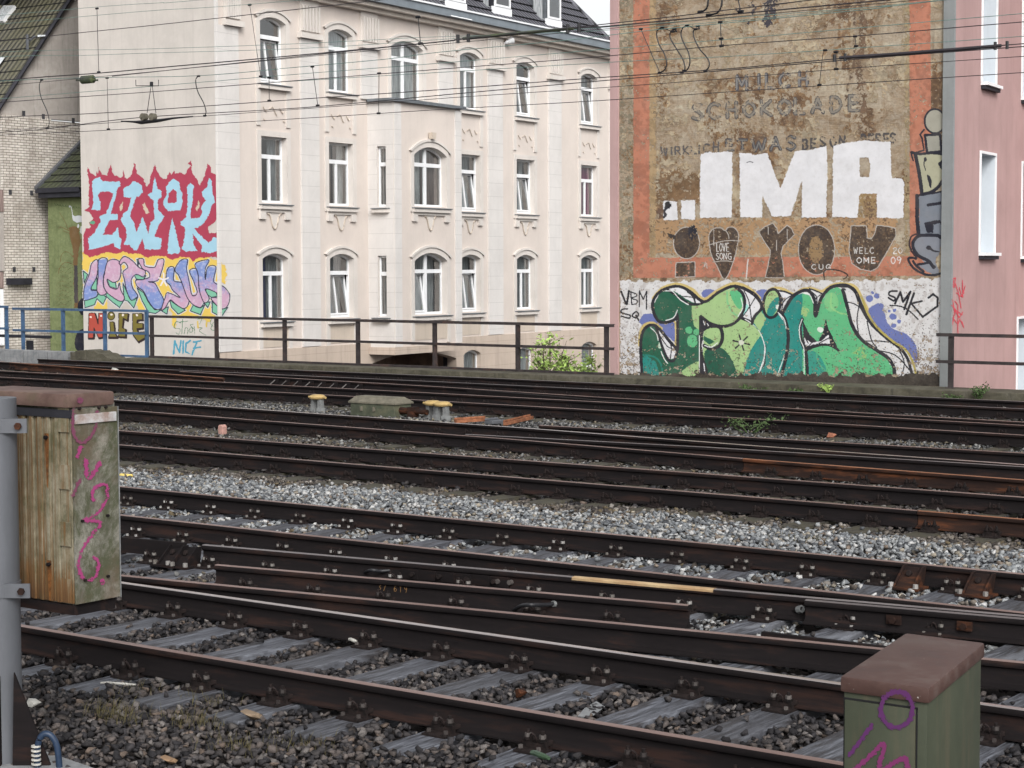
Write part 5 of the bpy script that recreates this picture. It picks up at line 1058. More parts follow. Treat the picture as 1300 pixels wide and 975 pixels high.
def bracket_curve(tr_, orn, cx, z, w, y=0.0):   # apron drop and consoles below the middle windows
    tr_.box(cx-w/2-.12, cx+w/2+.12, y-.07, y-.001, z-.30, z-.20)
    for sx in (-1, 1):
        x = cx+sx*(w/2-.02); tr_.box(x-.14, x+.14, y-.09, y-.001, z-.52, z-.30)
    Pc = smooth_path([(cx-.36, z-.36), (cx-.30, z-.34), (cx-.20, z-.47), (cx-.12, z-.70), (cx, z-.82), (cx+.12, z-.70), (cx+.20, z-.47), (cx+.30, z-.34), (cx+.36, z-.36)], 4)
    orn.tube([(q[0], y-.03, q[1]) for q in Pc], .024, 5); poly = [tuple(q) for q in Pc]+[(cx+.36, z-.30), (cx-.36, z-.30)]; tr_.prism(poly, y-.022, y-.001)
for w, (a, b) in zip(W1, cols1):
    if b-a < 1.7: [q.build('stucco_ornament', MT['apron'], w) for q in squig((a+b)/2, 7.30)]
def consoles(w, *a):
    t, o = MB(), MB(); bracket_curve(t, o, *a); t.build('console', MT['trim'], w, smooth=35); o.build('stucco_ornament', MT['apron'], w)
for w, c in zip(W2, cols2):
    if c: consoles(w, (c[0]+c[1])/2, Z2[0], c[1]-c[0])
# pilasters with slotted capitals
def pilaster(x0, x1, y0, z0, z1): return MB().box(x0, x1, y0, -.001, z0, z1).build('pilaster', MT['pilaster'], house, DZ, smooth=0)
def capital(x0, x1, par, y=0.0):
    cap = MB()
    cap.box(x0-.10, x1+.12, y-.20, y-.001, 9.75, 9.92); cap.box(x0-.02, x1+.02, y-.075, y-.001, 9.92, 11.0); n = 6
    for k in range(n):
        x = x0+.06+(x1-x0-.12)*k/(n-1); cap.box(x-.045, x+.045, y-.17, y-.075, 9.98, 10.80)
    cap.build('capital', MT['trim'], par, smooth=0)
capital(.42, 1.10, pilaster(.10, 1.06, -.07, -.20, 9.74))
for x0, x1 in ((4.22, 5.18), (7.6, 8.55), (12.4, 13.35), (15.82, 16.86), (20.42, 21.42), (25.6, 26.6)):
    capital(x0, x1, pilaster(x0, x1, -.07, -.20 if x0 < 7 or x0 > 13.4 else 8.05, 9.745))
# bay
BD = 1.05; bx0, bx1 = 8.02, 12.28
b3 = (9.22, 11.30, .72, 2.86, .28); b2 = (9.22, 11.30, 4.46, 6.52, .30)
mb = MB(); wall(mb, bx0, bx1, -.35, 7.95, [b2, b3], y=-BD, depth=.3, m=0, mr=1); mb.build('bay_wall', [MT['facade'], MT['trim']], house, DZ, smooth=0)
SIDE = Matrix.Translation((bx0, 0, 5.5)) @ Matrix(((0, 1, 0, 0), (-1, 0, 0, 0), (0, 0, 1, 0), (0, 0, 0, 1)))   # local x = -Y of the facade
mb = MB(); n2 = (.38, .74, 4.42, 6.46, 0); n3 = (.38, .74, .70, 2.76, 0); wall(mb, 0, BD, -.35, 7.95, [n2, n3], y=0, depth=.22, m=0, mr=1); mb.build('bay_side_wall', [MT['pilaster'], MT['trim']], house, SIDE, smooth=0)
for n_ in (n2, n3): window(house, *n_[:4], M=SIDE, narrow=True, curtain='curt_grey', deep=.12)
mb = MB(); mb.quad((bx1, -BD, -.35), (bx1, 0, -.35), (bx1, 0, 7.95), (bx1, -BD, 7.95)); mb.build('bay_side_wall', MT['facade'], house, DZ, smooth=0)
w3_ = window(house, *b3[:4], rise=.28, y=-BD, wide=True, tilt='l', curtain='net', M=DZ, deep=.2, extra=[(9.5, .9, .3, 'leaf'), (10.6, .9, .3, 'leaf')])
w2_ = window(house, *b2[:4], rise=.30, y=-BD, wide=True, curtain=('net', 'curt_brown'), cur_amt=(.9, 1), M=DZ, deep=.2)
deco(w2_, lambda m: surround(m, *b2[:4], .30, y=-BD, low=.2), 'trim', 'surround'); deco(w3_, lambda m: surround(m, *b3[:4], .28, y=-BD, low=1.0), 'trim', 'surround'); consoles(w2_, 10.26, 4.46, 2.08, -BD); deco(w3_, lambda m: m.box(9.22, 11.30, -BD-.02, -BD-.001, -.15, .42), 'apron', 'apron')
deco(w2_, lambda m: m.prism([(10.16, 6.80), (10.36, 6.80), (10.40, 7.02), (10.12, 7.02)], -BD-.20, -BD-.045), 'apron', 'keystone')
for x in (bx0+.02, bx1-.42): MB().box(x, x+.40, -BD-.05, -BD-.001, -.34, 7.90).build('bay_pilaster', MT['pilaster'], house, DZ, smooth=0)
mb = MB(); mb.box(bx0-.14, bx1+.14, -BD-.16, -.08, 7.951, 8.06); mb.build('bay_roof', MT['zinc'], house, DZ, smooth=0)
mb = MB(); mb.box(bx0-.10, bx1+.10, -BD-.10, -.07, -.60, -.351); mb.build('bay_corbel', MT['base'], house, DZ, smooth=0)
# dark passage behind the arch, with a barred opening
mb = MB(); mb.box(7.6, 13.9, 2.9, 2.95, -5.5, -.5); mb.box(7.6, 13.9, .345, 2.9, -.6, -.55); mb.box(7.6, 7.65, .345, 2.9, -5.5, -.5); mb.box(13.85, 13.9, .345, 2.9, -5.5, -.5); mb.build('passage', MT['dim'], house, DZ, smooth=0)
for x in (9.4, 10.5): MB().box(x, x+.7, 2.80, 2.88, -2.6, -1.35).build('passage_window', MT['zinc'], house, DZ, smooth=0)
# cornice, gutter, roof
mb = MB(); mb.box(-.15, 27.7, -.24, -.001, 10.98, 11.12); mb.prism([(0, 0)]*0 or [(-.2, 11.121), (27.75, 11.121), (27.75, 11.26), (-.2, 11.26)], -.48, -.001); mb.build('cornice', MT['cornice'], house, DZ, smooth=0)
mb = MB(); mb.box(-.25, 27.8, -.66, -.40, 11.262, 11.58); mb.box(-.25, 27.8, -.72, -.66, 11.54, 11.60, 1); mb.build('gutter', [MT['gutter'], MT['pvc']], house, DZ, smooth=0)
PITCHR = math.radians(48)
def roof_pt(px, py):    # photo pixel -> point of the roof plane through the gutter
    r = ray(px, py); n = FF_.Y*(-math.sin(PITCHR))+np.array([0, 0, math.cos(PITCHR)]); P0 = FF_.world(0, -.5, 11.55); C = np.array([0, 0, CH])
    t = ((P0-C)@n)/(r@n); q = C+r*t-FF_.O; return float(q@FF_.X), float(q@FF_.Y), float(q[2])
h1, h2 = roof_pt(722, 0), roof_pt(774, 52)
k = (h1[0]-h2[0])/(h1[2]-h2[2])            # hip slope in x per z
xz = lambda z: h2[0]+k*(z-h2[2]); ZR = 17.5; yy = lambda z: -.5+(z-11.55)/math.tan(PITCHR)
xe = xz(11.55); mb = MB(); rows = 18; dz = (ZR-11.55)/rows
for j in range(rows):
    za, zb = 11.55+dz*j, 11.55+dz*(j+1)+.012; o = .06
    mb.quad((-.3, yy(za)-o, za+o*.6), (xz(za), yy(za)-o, za+o*.6), (xz(zb), yy(zb), zb), (-.3, yy(zb), zb)); mb.quad((-.3, yy(za), za-.01), (xz(za), yy(za), za-.01), (xz(za), yy(za)-o, za+o*.6), (-.3, yy(za)-o, za+o*.6), 1)
mb.quad((xe, yy(11.55), 11.5), (xe+.1, 12, 11.5), (xz(ZR), yy(ZR)+2, ZR), (xz(ZR), yy(ZR), ZR)); mb.quad((-.3, yy(ZR), ZR), (xz(ZR), yy(ZR), ZR), (xz(ZR), 12, 11.5), (-.3, 12, 11.5))
roof = mb.build('roof', [MT['tiles'], MT['seam']], house, DZ, smooth=0)
# hip tiles and dormers
mb = MB(); mb.tube([(xz(z)-.02, yy(z), z+.05) for z in np.linspace(11.6, ZR, 20)], .09, 7); mb.build('hip_tiles', MT['tiles'], roof)
for px, py, hw in ((576, 8, .62), (634, 15, .62), (700, 30, .55)):
    x, y, z = roof_pt(px, py); yd = y-.05; d = MB(); zt = z+2.1
    d.box(x-hw, x+hw, yd, yd+3, z-.25, zt); dm = d.build('dormer', MT['zinc'] if hw < .6 else MT['fascia'], roof, smooth=0)
    window(dm, x-hw+.06, x+hw-.06, z+.15, zt-.15, y=yd-.22, curtain='curt_grey', sill=False, deep=.10, back='curt_grey', split=.98, narrow=True)
    s_ = MB(); s_.box(x-hw-.05, x+hw+.05, yd-.10, yd-.001, z-.24, z+.14); s_.add([(x-hw-.1, yd-.3, z-.45), (x+hw+.1, yd-.3, z-.45), (x+hw+.1, yd, z-.10), (x-hw-.1, yd, z-.10)], [(0, 1, 2, 3)]); s_.build('flashing', MT['pvc'], dm, smooth=0)
for px, py in ((615, 0), (628, 2), (668, 8)): pass
# graffiti on the gable, one piece running on over the corner pilaster
PG = Paint(101, 200, 294, 466, 2.5, 11); paint_gable(PG)
XG = DZ @ Matrix.Translation((0, 0, 0)); Mg = FF_.mat().inverted() @ FG.mat()
Mg = DZ @ Mg
PG.mesh('graffiti', FG, house, MT['paint2'], -.006, lambda x: x < 276.0, M=Mg)
PG.mesh('graffiti', FF_, house, MT['paint2'], -.078, lambda x: x > 279.2, M=DZ)
# satellite/fittings
mb = MB(); mb.box(-.02, .08, -.09, -.001, -.2, 11.2); mb.build('corner_strip', MT['pilaster'], house, DZ, smooth=0)
mb = MB(); mb.tube([(16.95, -.1, 10.80), (17.25, -.25, 10.95)], [.04, .16], 10); mb.build('siren', MT['pvc'], house, DZ)
# ------------------------------------------------------------------ pink corner house with the brown painted firewall
FM = Frame(on_p(786, 32.9), RD); xl = FM.px(776, 200)[0]; xr = FM.px(1196.5, 300)[0]; xg = FM.px(1210.5, 300)[0]
pink = empty('corner_house', FM.mat(-5.5), 'pink corner house whose brown firewall carries huge white letters and green graffiti', 'building')
HT = 13.0
mb = MB(); mb.quad((0, 0, -5.5), (xr, 0, -5.5), (xr, 0, HT), (0, 0, HT)); mb.build('firewall', MT['brown'], pink, DZ, smooth=0)
mb = MB(); mb.box(xl, 0, -.05, 6.0, -5.5, HT); mb.build('pink_wall_edge', MT['pink2'], pink, DZ, smooth=0)
mb = MB(); mb.box(xr, xg, -.06, -.002, -5.5, HT); mb.build('grey_corner', MT['grey_strip'], pink, DZ, smooth=0)
PM = Paint(786.6, -28, 1196.5, 490, 2.0, 5); paint_mural(PM); PM.mesh('graffiti', FM, pink, MT['paint'], -.006, M=DZ)
# side wall receding to the right
FS = Frame(FM.world(xg, -.06, 0)[:2], ((1965-650)/FL, 1.0))
Ms = DZ @ FM.mat().inverted() @ FS.mat()
pw = []
for (tx, ty, bx, by) in ((1244.5, 197, 1261.5, 320), (1297.5, 210, None, 330), (1247, 10, 1263.5, 109), (1298, 30, None, 130)):
    x0, zt = FS.px(tx, ty); x1 = FS.px(bx, by)[0] if bx else x0+1.05; z0 = FS.px(bx if bx else tx+8, by)[1]; pw.append([x0, x1, z0, zt, 0])
pw[0][2], pw[1][2] = 2.66, 2.60; pw[0][3] = 4.55; pw[1][3] = 4.5; pw[2][2] = 5.90; pw[3][2] = 5.85; pw[2][3] = 7.95; pw[3][3] = 7.9
x4, z4 = FS.px(1291.5, 405); pw.append([x4, x4+1.1, -.9, z4, 0]); pw.append([x4+3.2, x4+4.3, -.9, z4, 0]); pw.append([7.9, 8.95, 2.6, 4.5, 0]); pw.append([7.9, 8.95, 5.85, 7.9, 0])
mb = MB(); wall(mb, 0, 14, -5.5, HT, [tuple(o) for o in pw], y=0, depth=.42, m=0, mr=1); mb.build('pink_wall', [MT['pink'], MT['reveal']], pink, Ms, smooth=0)
for o in pw:
    w_ = window(pink, *o[:4], M=Ms, y=.16, deep=.22, curtain='blind', sill=False)
    s_ = MB(); s_.box(o[0]-.04, o[1]+.06, -.14, .05, o[2]-.06, o[2]-.002, 0); s_.box(o[0]-.02, o[1]+.02, -.10, -.001, o[2]-.13, o[2]-.062, 1)
    s_.box(o[0]-.05, o[0], -.03, -.001, o[2], o[3]+.05); s_.box(o[1], o[1]+.05, -.03, -.001, o[2], o[3]+.05); s_.box(o[0], o[1], -.03, -.001, o[3], o[3]+.05); s_.build('sill', [MT['pvc'], MT['fascia']], w_, smooth=0)
mb = MB(); mb.box(xl+.01, 9, 6.0, 6.1, -5.5, HT); mb.box(xl, xr+.2, 0.001, 6, HT, HT+.1); mb.build('rear_wall', MT['pink'], pink, DZ, smooth=0)
PP = Paint(1203, 345, 1232, 430, 3, 21); paint_pink(PP); PP.mesh('graffiti', FS, pink, MT['paint2'], -.006, M=Ms)
# ------------------------------------------------------------------ left house: white brick and plaster gable, mossy tiled roof
gx0 = FG.px(99, 250)[0]
OG = FG.world(FG.px(101, 250, 2.5)[0], 2.5, 0)
FL0 = Frame(OG[:2], ((2150-650)/FL, 1.0)); tL = FL0.px(0, 130)[0]; OG = FL0.world(tL, 0, 0); FL_ = Frame(OG[:2], FL0.X[:2])
left = empty('brick_house', FL_.mat(-5.5), 'house with mossy tiled roof, plastered gable and whitewashed brick at the far left', 'building')
zb = FL_.px(30, 148)[1]; e0 = FL_.px(0, 131); e1 = FL_.px(85, 0); sl = (e1[1]-e0[1])/(e1[0]-e0[0]); xend = FL_.px(99, 200)[0]+2.5
ztop = lambda x: e0[1]+sl*(x-e0[0])
mb = MB(); mb.prism([(-.02, zb), (xend, zb), (xend, ztop(xend)), (-.02, ztop(-.02))], 0, .25); mb.build('gable_plaster', MT['plaster_old'], left, DZ, smooth=0)
x6 = FL_.px(63, 200)[0]
mb = MB(); mb.box(-.03, x6, -.10, .20, -5.5, zb-.001); mb.box(x6, xend, -.02, .20, -5.5, zb-.06); brk = mb.build('brick_wall', MT['brick'], left, DZ, smooth=0)
for px, py in ((10, 244), (37, 245), (15, 342), (40, 342), (64, 342), (27, 144), (52, 148), (90, 153)):
    x, z = FL_.px(px, py); MB().box(x-.06, x+.06, -.122, -.103, z-.08, z+.08).build('putlog_hole', MT['dark'], brk, smooth=0)
for px, py, h in ((62, 300, .8), (60, 360, .3)):
    x, z = FL_.px(px, py); MB().box(x-.03, x+.03, -.112, -.102, z-h, z+h).build('crack', MT['curt_brown'], brk, smooth=0)
x0, z0 = FL_.px(5, 357); x1, _ = FL_.px(33, 357); mb = MB(); mb.box(x0, x1, -.30, -.101, z0-.12, z0+.10); mb.build('ledge', MT['fascia'], left, DZ, smooth=0)
# near front, parallel with the railway, and the slated roof above it
FR_ = Frame(OG[:2], RD); Mr = DZ @ FL_.mat().inverted() @ FR_.mat(); W0 = -12.0
mb = MB(); mb.box(W0, -.0, -.05, .0, -5.5, e0[1]-.2); mb.build('front_wall', MT['plaster_old'], left, Mr, smooth=0)
mb = MB()
for px, py, py2, m_ in ((2.5, 241, 269, 1), (2.5, 270, 344, 0), (2.5, 345, 366, 1), (2.5, 367, 438, 2)):
    _, za = FR_.px(px, py); _, zc = FR_.px(px, py2); xw = FR_.px(6, py)[0]; mb.box(-3.2, min(xw, .45), -.16, -.052, zc, za, m_)
mb.build('cladding_panel', [MT['plaster_old'], MT['curt_brown'], MT['pvc']], left, Mr, smooth=0)
# roof slab: passes through the verge line, runs along the railway direction
u = (FR_.X@FL_.X, FR_.X@FL_.Y); mb = MB(); rows = 16; L = 5.5; 
for j in range(rows):
    a, b = -.5+L*j/rows, -.5+L*(j+1)/rows+.02; za, zc = ztop(a)+.10, ztop(b)+.06; vx = .12
    A = (a+u[0]*vx, u[1]*vx, za); B = (b+u[0]*vx, u[1]*vx, zc); A2 = (a-u[0]*12, -u[1]*12, za); B2 = (b-u[0]*12, -u[1]*12, zc)
    mb.quad(A2, A, B, B2); mb.quad((A2[0], A2[1], za-.09), (A[0], A[1], za-.09), A, A2, 1)
rf = mb.build('roof', [MT['tiles_moss'], MT['seam']], left, DZ, smooth=0)
mb = MB(); mb.tube([(x-.02, -.16, ztop(x)+.02) for x in (-.55, L-.5)], .07, 6); mb.tube([(x-.02, -.08, ztop(x)-.06) for x in (-.55, L-.5)], .05, 6); mb.build('verge_tiles', MT['fascia'], rf)
def on_roof(px, py):
    A = np.array([e0[0], 0, e0[1]+.08]); d1 = np.array([u[0], u[1], 0]); d2 = np.array([1, 0, sl]); n = np.cross(d1, d2); n /= np.linalg.norm(n)
    nW = FL_.X*n[0]+FL_.Y*n[1]+np.array([0, 0, n[2]]); P0 = FL_.world(*A[:2], A[2]); r = ray(px, py); C = np.array([0, 0, CH]); t = ((P0-C)@nW)/(r@nW); q = C+r*t-FL_.O
    return np.array([q@FL_.X, q@FL_.Y, q[2]]), n
sk = [on_roof(*q)[0] for q in ((0, 20), (14, 9), (22, 9), (7, 29), (0, 29))]; n_ = on_roof(5, 20)[1]; n_ = n_ if n_[2] > 0 else -n_
c4 = [on_roof(*q)[0]+n_*.10 for q in ((-8, 29), (6, 29), (21, 9.5), (7, 9.5))]
mb = MB(); mb.add([tuple(c) for c in c4]+[tuple(c-n_*.16) for c in c4], [(0,1,2,3),(0,4,5,1),(1,5,6,2),(2,6,7,3),(3,7,4,0)]); sl_ = mb.build('skylight', MT['pvc'], rf, smooth=0)
ci = [c*.86+sum(c4)/4*.14+n_*.012 for c in c4]; mb = MB(); mb.add([tuple(c) for c in ci], [(0, 1, 2, 3)]); mb.build('pane', MT['blind'], sl_, smooth=0)
c4 = [on_roof(*q)[0]+n_*.08 for q in ((-9, 96), (-1, 88), (8, 75), (-3, 75))]; MB().add([tuple(c) for c in c4], [(0, 1, 2, 3)]).build('roof_hatch', MT['blind'], rf, smooth=0); mb = MB(); mb.add([tuple(on_roof(50, 47)[0]+n_*.1), tuple(on_roof(60, 47)[0]+n_*.1), tuple(on_roof(60, 49)[0]+n_*.1), tuple(on_roof(50, 49.5)[0]+n_*.1)], [(0, 1, 2, 3)]); mb.build('roof_step', MT['blind'], rf, smooth=0)
a_ = on_roof(35, 63)[0]; mb = MB(); mb.tube([tuple(a_), tuple(a_+np.array([0, 0, .5]))], .05, 6); mb.tube([tuple(a_+np.array([0, -.1, .3])), tuple(a_+np.array([.25, -.1, .45]))], .04, 6); mb.build('vent_pipe', MT['galv'], rf)
# ------------------------------------------------------------------ green annex between the two
FA = Frame(FG.world(0, .45, 0)[:2], RD); ax0 = FA.px(62.5, 350)[0]; ax1 = FA.px(112, 350)[0]; za = FA.px(85, 250)[1]
annex = empty('garden_annex', FA.mat(-5.5) @ Matrix.Translation((ax0, 0, 0)), 'narrow green annex painted with a bare tree and white swan, small dark roof', 'building')
Ma = Matrix.Translation((-ax0, 0, 5.5))
MB().box(ax0, ax1, 0, 2.2, -5.5, za).build('wall', MT['green_wall'], annex, Ma, smooth=0)
PA = Paint(63, 250, 112, 452, 2.5, 31); paint_green(PA); PA.mesh('mural', FA, annex, MT['paint'], -.006, M=Ma)
mb = MB(); mb.box(ax0-.12, ax1, -.30, -.001, za-.02, za+.14); mb.box(ax0-.2, ax1, -.36, -.10, za+.142, za+.30); mb.build('fascia', MT['fascia'], annex, Ma, smooth=0)
zr1 = FA.px(103, 186)[1]; zr0 = za+.26; xr0 = ax0-.12; dxr = FA.px(104, 250)[0]-xr0; mb = MB(); rows = 7; H_ = 2.0
for j in range(rows):
    t0, t1 = j/rows, (j+1)/rows+.01; z0_, z1_ = zr0+(zr1-zr0+.3)*t0, zr0+(zr1-zr0+.3)*t1; y0_, y1_ = -.32+H_*t0, -.32+H_*t1; o = .03
    mb.quad((xr0, y0_-o, z0_+o), (ax1+.6, y0_-o, z0_+o), (ax1+.6, y1_, z1_), (xr0, y1_, z1_)); mb.quad((xr0, y0_, z0_-.03), (ax1+.6, y0_, z0_-.03), (ax1+.6, y0_-o, z0_+o), (xr0, y0_-o, z0_+o), 1)
rf2 = mb.build('roof', [MT['tiles_annex'], MT['seam']], annex, Ma, smooth=0)
mb = MB(); mb.add([(xr0-.12, -.36, zr0-.02), (xr0+.02, -.36, zr0-.02), (xr0+.02, -.32+H_, zr1+.30), (xr0-.12, -.32+H_, zr1+.30), (xr0-.12, -.36, zr0+.10), (xr0+.02, -.36, zr0+.10), (xr0+.02, -.32+H_, zr1+.42), (xr0-.12, -.32+H_, zr1+.42)], [(0,3,2,1),(4,5,6,7),(0,1,5,4),(1,2,6,5),(2,3,7,6),(3,0,4,7)]); mb.build('verge_board', MT['galv'], rf2, smooth=0)
# neighbour seen in the gap of sky
# ------------------------------------------------------------------ parapet, retaining wall and railings
def on_rail_plane(px, py, p_):
    f = Frame(W(0, p_)[:2], RD); return f.px(px, py)
ps0, ps1 = -60, 10
r = empty('retaining_wall', TR.mat() @ Matrix.Translation((-18, 31.6, -5.5)), 'stained mossy concrete parapet edging the railway in front of the houses', 'wall')
off = (-18, 31.6, -5.5)
sA = on_rail_plane(150, 450, 31.6)[0]
MB().box(-70, 20, 31.70, 32.55, -5.5, .0).build('wall_body', MT['parapet'], r, off=off, smooth=0)
MB().box(sA, 20, 31.56, 32.50, .001, .215).build('coping', MT['parapet'], r, off=off, bevel=.012, smooth=0)
MB().box(-70, sA, 31.75, 32.50, .001, .12).build('coping', MT['parapet'], r, off=off, bevel=.012, smooth=0)
PF = 32.2
def railing(name, label, posts, top, mid, bot, s0, s1, mat, zb, pw=.045, group=None, p_=PF, angle=False):
    r = empty(name, TR.mat() @ Matrix.Translation((s0, p_, zb)), label, 'railing', group); off = (s0, p_, zb)
    for s_ in posts:
        mb = MB(); mb.box(s_-pw, s_+pw, p_-.03, p_+.03, zb, top+.02); mb.box(s_-pw-.03, s_+pw+.03, p_-.07, p_+.07, zb, zb+.012); mb.build('post', mat, r, off=off, smooth=0)
    for z, h in ((top, .030), (mid, .028), (bot, .024)):
        if z is None: continue
        mb = MB(); mb.box(s0, s1, p_-.055, p_-.031, z-h, z+h); mb.box(s0, s1, p_-.031, p_-.0305+.03, z+h-.008, z+h); mb.build('handrail', mat, r, off=off, smooth=0)
    return r
sx = lambda x, y, p_=PF: on_rail_plane(x, y, p_)
posts = [sx(x, 430)[0] for x in (193, 275, 361.5, 454.5, 552, 657.5, 770)]
zt = np.mean([sx(x, y)[1] for x, y in ((275, 403.5), (454, 406), (657, 411), (770, 413.5))]); zm = np.mean([sx(x, y)[1] for x, y in ((300, 429), (454, 433), (657, 440), (740, 442))]); zl = np.mean([sx(x, y)[1] for x, y in ((300, 455.5), (454, 462), (657, 471.5), (740, 474))])
railing('railing', 'long dark brown iron railing on the parapet in front of the cream house', posts, zt, zm, zl, posts[0]-.05, sx(781, 414)[0], MT['fence'], .216)
pr_ = [sx(1207.5, 440)[0], sx(1207.5, 440)[0]+2.05]; z1 = sx(1250, 426)[1]; z2 = sx(1250, 460.5)[1]
railing('railing', 'short dark railing at the right edge in front of the pink wall', pr_, z1, z2, None, sx(1190, 425)[0], pr_[1]+.6, MT['fence'], .216)
pb = [sx(x, 430)[0] for x in (13.5, 29.5, 80.5, 133.5, 186.5)]; zt = np.mean([sx(x, y)[1] for x, y in ((30, 391.5), (100, 393.5), (180, 395))]); zm = np.mean([sx(x, y)[1] for x, y in ((30, 419.5), (100, 421), (180, 423.5))])
railing('railing', 'blue steel railing on the left in front of the white brick wall and the swan', pb[1:], zt, zm, sx(160, 451.5)[1], sx(17.5, 391)[0], pb[-1]+.04, MT['fence_blue'], .10)
railing('railing', 'short end piece of blue railing cut by the left edge, set a little higher', [pb[0], pb[0]-1.3], zt+.05, zm+.04, None, pb[0]-3, pb[0]+.13, MT['fence_blue'], .10, p_=PF-.12)
# concrete blocks and heap at the left
for i, (xa, xb, lab) in enumerate(((-25, 30, 'pale concrete kerb block at the left edge below the blue railing'), (31, 61, 'pale concrete kerb block, middle one of the row below the blue railing'), (61.5, 92, 'pale concrete kerb block at the right end of the row, touching the heap of soil'))):
    a, zt_ = sx(xa, 442, 31.5); b, _ = sx(xb, 442, 31.5); zt_ = .33
    r = empty('concrete_block', TR.mat() @ Matrix.Translation(((a+b)/2, 31.5, -.06)), lab, 'concrete block', 'concrete kerb blocks in a row')
    MB().box(a-(a+b)/2+.01, b-(a+b)/2-.01, -.05, .22, 0, .39).build('block', MT['concrete'], r, bevel=.015, smooth=0)
a, _ = sx(92, 445, 31.6); b, _ = sx(152, 450, 31.6); mb = MB(); n = 16
hp = [(a+(b-a)*i/n, .02+.30*math.sin(math.pi*min(1, (i+4)/(n+4)))**.7+.02*math.sin(i*2.3)) for i in range(n+1)]
mb.prism([(a, -.06)]+[(x, z+.06) for x, z in hp]+[(b+.2, -.06)], 31.45, 31.95)
tag(mb.build('soil_heap', MT['parapet'], None, TR.mat(), smooth=60), 'small heap of dark soil and moss between the concrete blocks and the blue railing', 'soil heap')
a, z_ = sx(0, 425, 32.8); b, _ = sx(60, 425, 32.8); mb = MB(); mb.box(a, b, 32.75, 32.95, z_-.06, z_+.01); mb.box(sx(35, 430, 32.7)[0], sx(41, 430, 32.7)[0], 32.65, 32.74, .0, z_-.12)
tag(mb.build('cable_beam', MT['fascia'], None, TR.mat(), smooth=0), 'dark horizontal beam on a short grey post behind the blue railing at the left edge', 'beam')
# ------------------------------------------------------------------ posts with yellow caps, point machine, bars
def cap_post(px, py, label):
    s_, p_ = sp(px, py, 0.0); r = empty('yellow_capped_post', TR.mat() @ Matrix.Translation((s_, p_, 0)), label, 'track device', 'yellow-capped posts between the tracks')
    for x in (-.075, .075): mb = MB(); mb.prism([(x-.035, -.03), (x+.035, -.03), (x+.028, .20), (x-.028, .20)], -.05, .05); mb.box(x-.05, x+.05, -.06, .06, -.03, .05); mb.build('leg', MT['lightgrey'], r, smooth=0)
    mb = MB(); mb.tube([(0,0,.195),(0,0,.205),(0,0,.235),(0,0,.262),(0,0,.275)], [.08, .13, .145, .12, .08], 14); mb.tube([(-.19,0,.228),(.19,0,.228)], .022, 6); mb.build('cap', MT['yellow'], r, smooth=50); return r
cap_post(403, 521.5, 'yellow-capped post standing alone left of the olive point machine')
cap_post(549.5, 530, 'left one of the two yellow-capped posts standing close together')
cap_post(561.5, 531.5, 'right one of the two yellow-capped posts standing close together')
s_, p_ = sp(476, 527, 0.0)
pm = empty('point_machine', TR.mat() @ Matrix.Translation((s_, p_+.15, 0)), 'olive green point machine box with a sandy sloping lid between the tracks', 'point machine')
MB().box(-.47, .47, -.22, .22, -.02, .19).build('body', MT['olive'], pm, bevel=.012, smooth=0)
mb = MB(); V = [(-.50,-.24,.191),(.50,-.24,.191),(.50,.24,.191),(-.50,.24,.191),(-.50,-.24,.215),(.50,-.24,.215),(.50,.24,.215),(-.50,.24,.215),(-.44,-.11,.30),(.40,-.11,.30),(.40,.13,.30),(-.44,.13,.30)]
mb.add(V, [(0,3,2,1),(0,1,5,4),(1,2,6,5),(2,3,7,6),(3,0,4,7),(4,5,9,8),(5,6,10,9),(6,7,11,10),(7,4,8,11),(8,9,10,11)]); mb.build('lid', MT['khaki_top'], pm, smooth=0)
for x in (-.22, .05): mb = MB(); mb.box(x-.02, x+.02, -.25, -.221, .07, .14); mb.build('latch', MT['khaki_top'], pm, smooth=0)
mb = MB(); mb.tube([(.47,-.05,.09),(.75,-.07,.09)], .06, 10); mb.tube([(.75,-.07,.09),(1.05,-.09,.09)], .045, 10); mb.box(.68, .80, -.15, .01, .0, .16); mb.build('drive_rod', MT['webrust'], pm)
def bar(px0, py0, px1, py1, label, mat, z0=.02, z1=.07, w=.05, cat='steel bar'):
    a = sp(px0, py0, z1); b = sp(px1, py1, z1); L = math.hypot(b[0]-a[0], b[1]-a[1]); an = math.atan2(b[1]-a[1], b[0]-a[0])
    M = TR.mat() @ Matrix.Translation((a[0], a[1], 0)) @ Matrix.Rotation(an, 4, 'Z')
    return tag(MB().box(0, L, -w, w, z0, z1).box(0, L, w-.012, w, z1, z1+.03).build(name_of(cat), mat, None, M, bevel=.006, smooth=0), label, cat)
def name_of(c): return c.replace(' ', '_')
bar(578, 533, 617, 530.5, 'orange rusty bar lying among stones right of the twin yellow caps, left one', MT['orange_rust'], w=.03)
bar(641, 536, 675, 528, 'orange rusty bar lying slanted among stones, right one', MT['orange_rust'], w=.03)
bar(620, 534, 637, 532.5, 'small grey plate between the two orange bars', MT['galv'], w=.08)
bar(706, 540-16, 727, 541-16, 'short orange rusty patch plate against a rail foot right of the slanted orange bar', MT['orange_rust'], z0=.0, z1=.05)
bar(592, 546.5, 634, 549.5, 'rusty orange slide plate between the rails of the fourth track', MT['orange_rust'], z0=.0, z1=.02, w=.12)
# marker stone
s_, p_ = sp(282.5, 549, 0); r = tag(MB().prism([(-.042,-.03),(.042,-.03),(.045,.08),(.025,.115),(-.025,.115),(-.045,.08)], -.05, .05).build('marker_stone', MT['pinkstone'], None, TR.mat() @ Matrix.Translation((s_, p_, 0)), bevel=.01, smooth=0), 'small pinkish upright marker stone between the third and fourth tracks', 'marker')
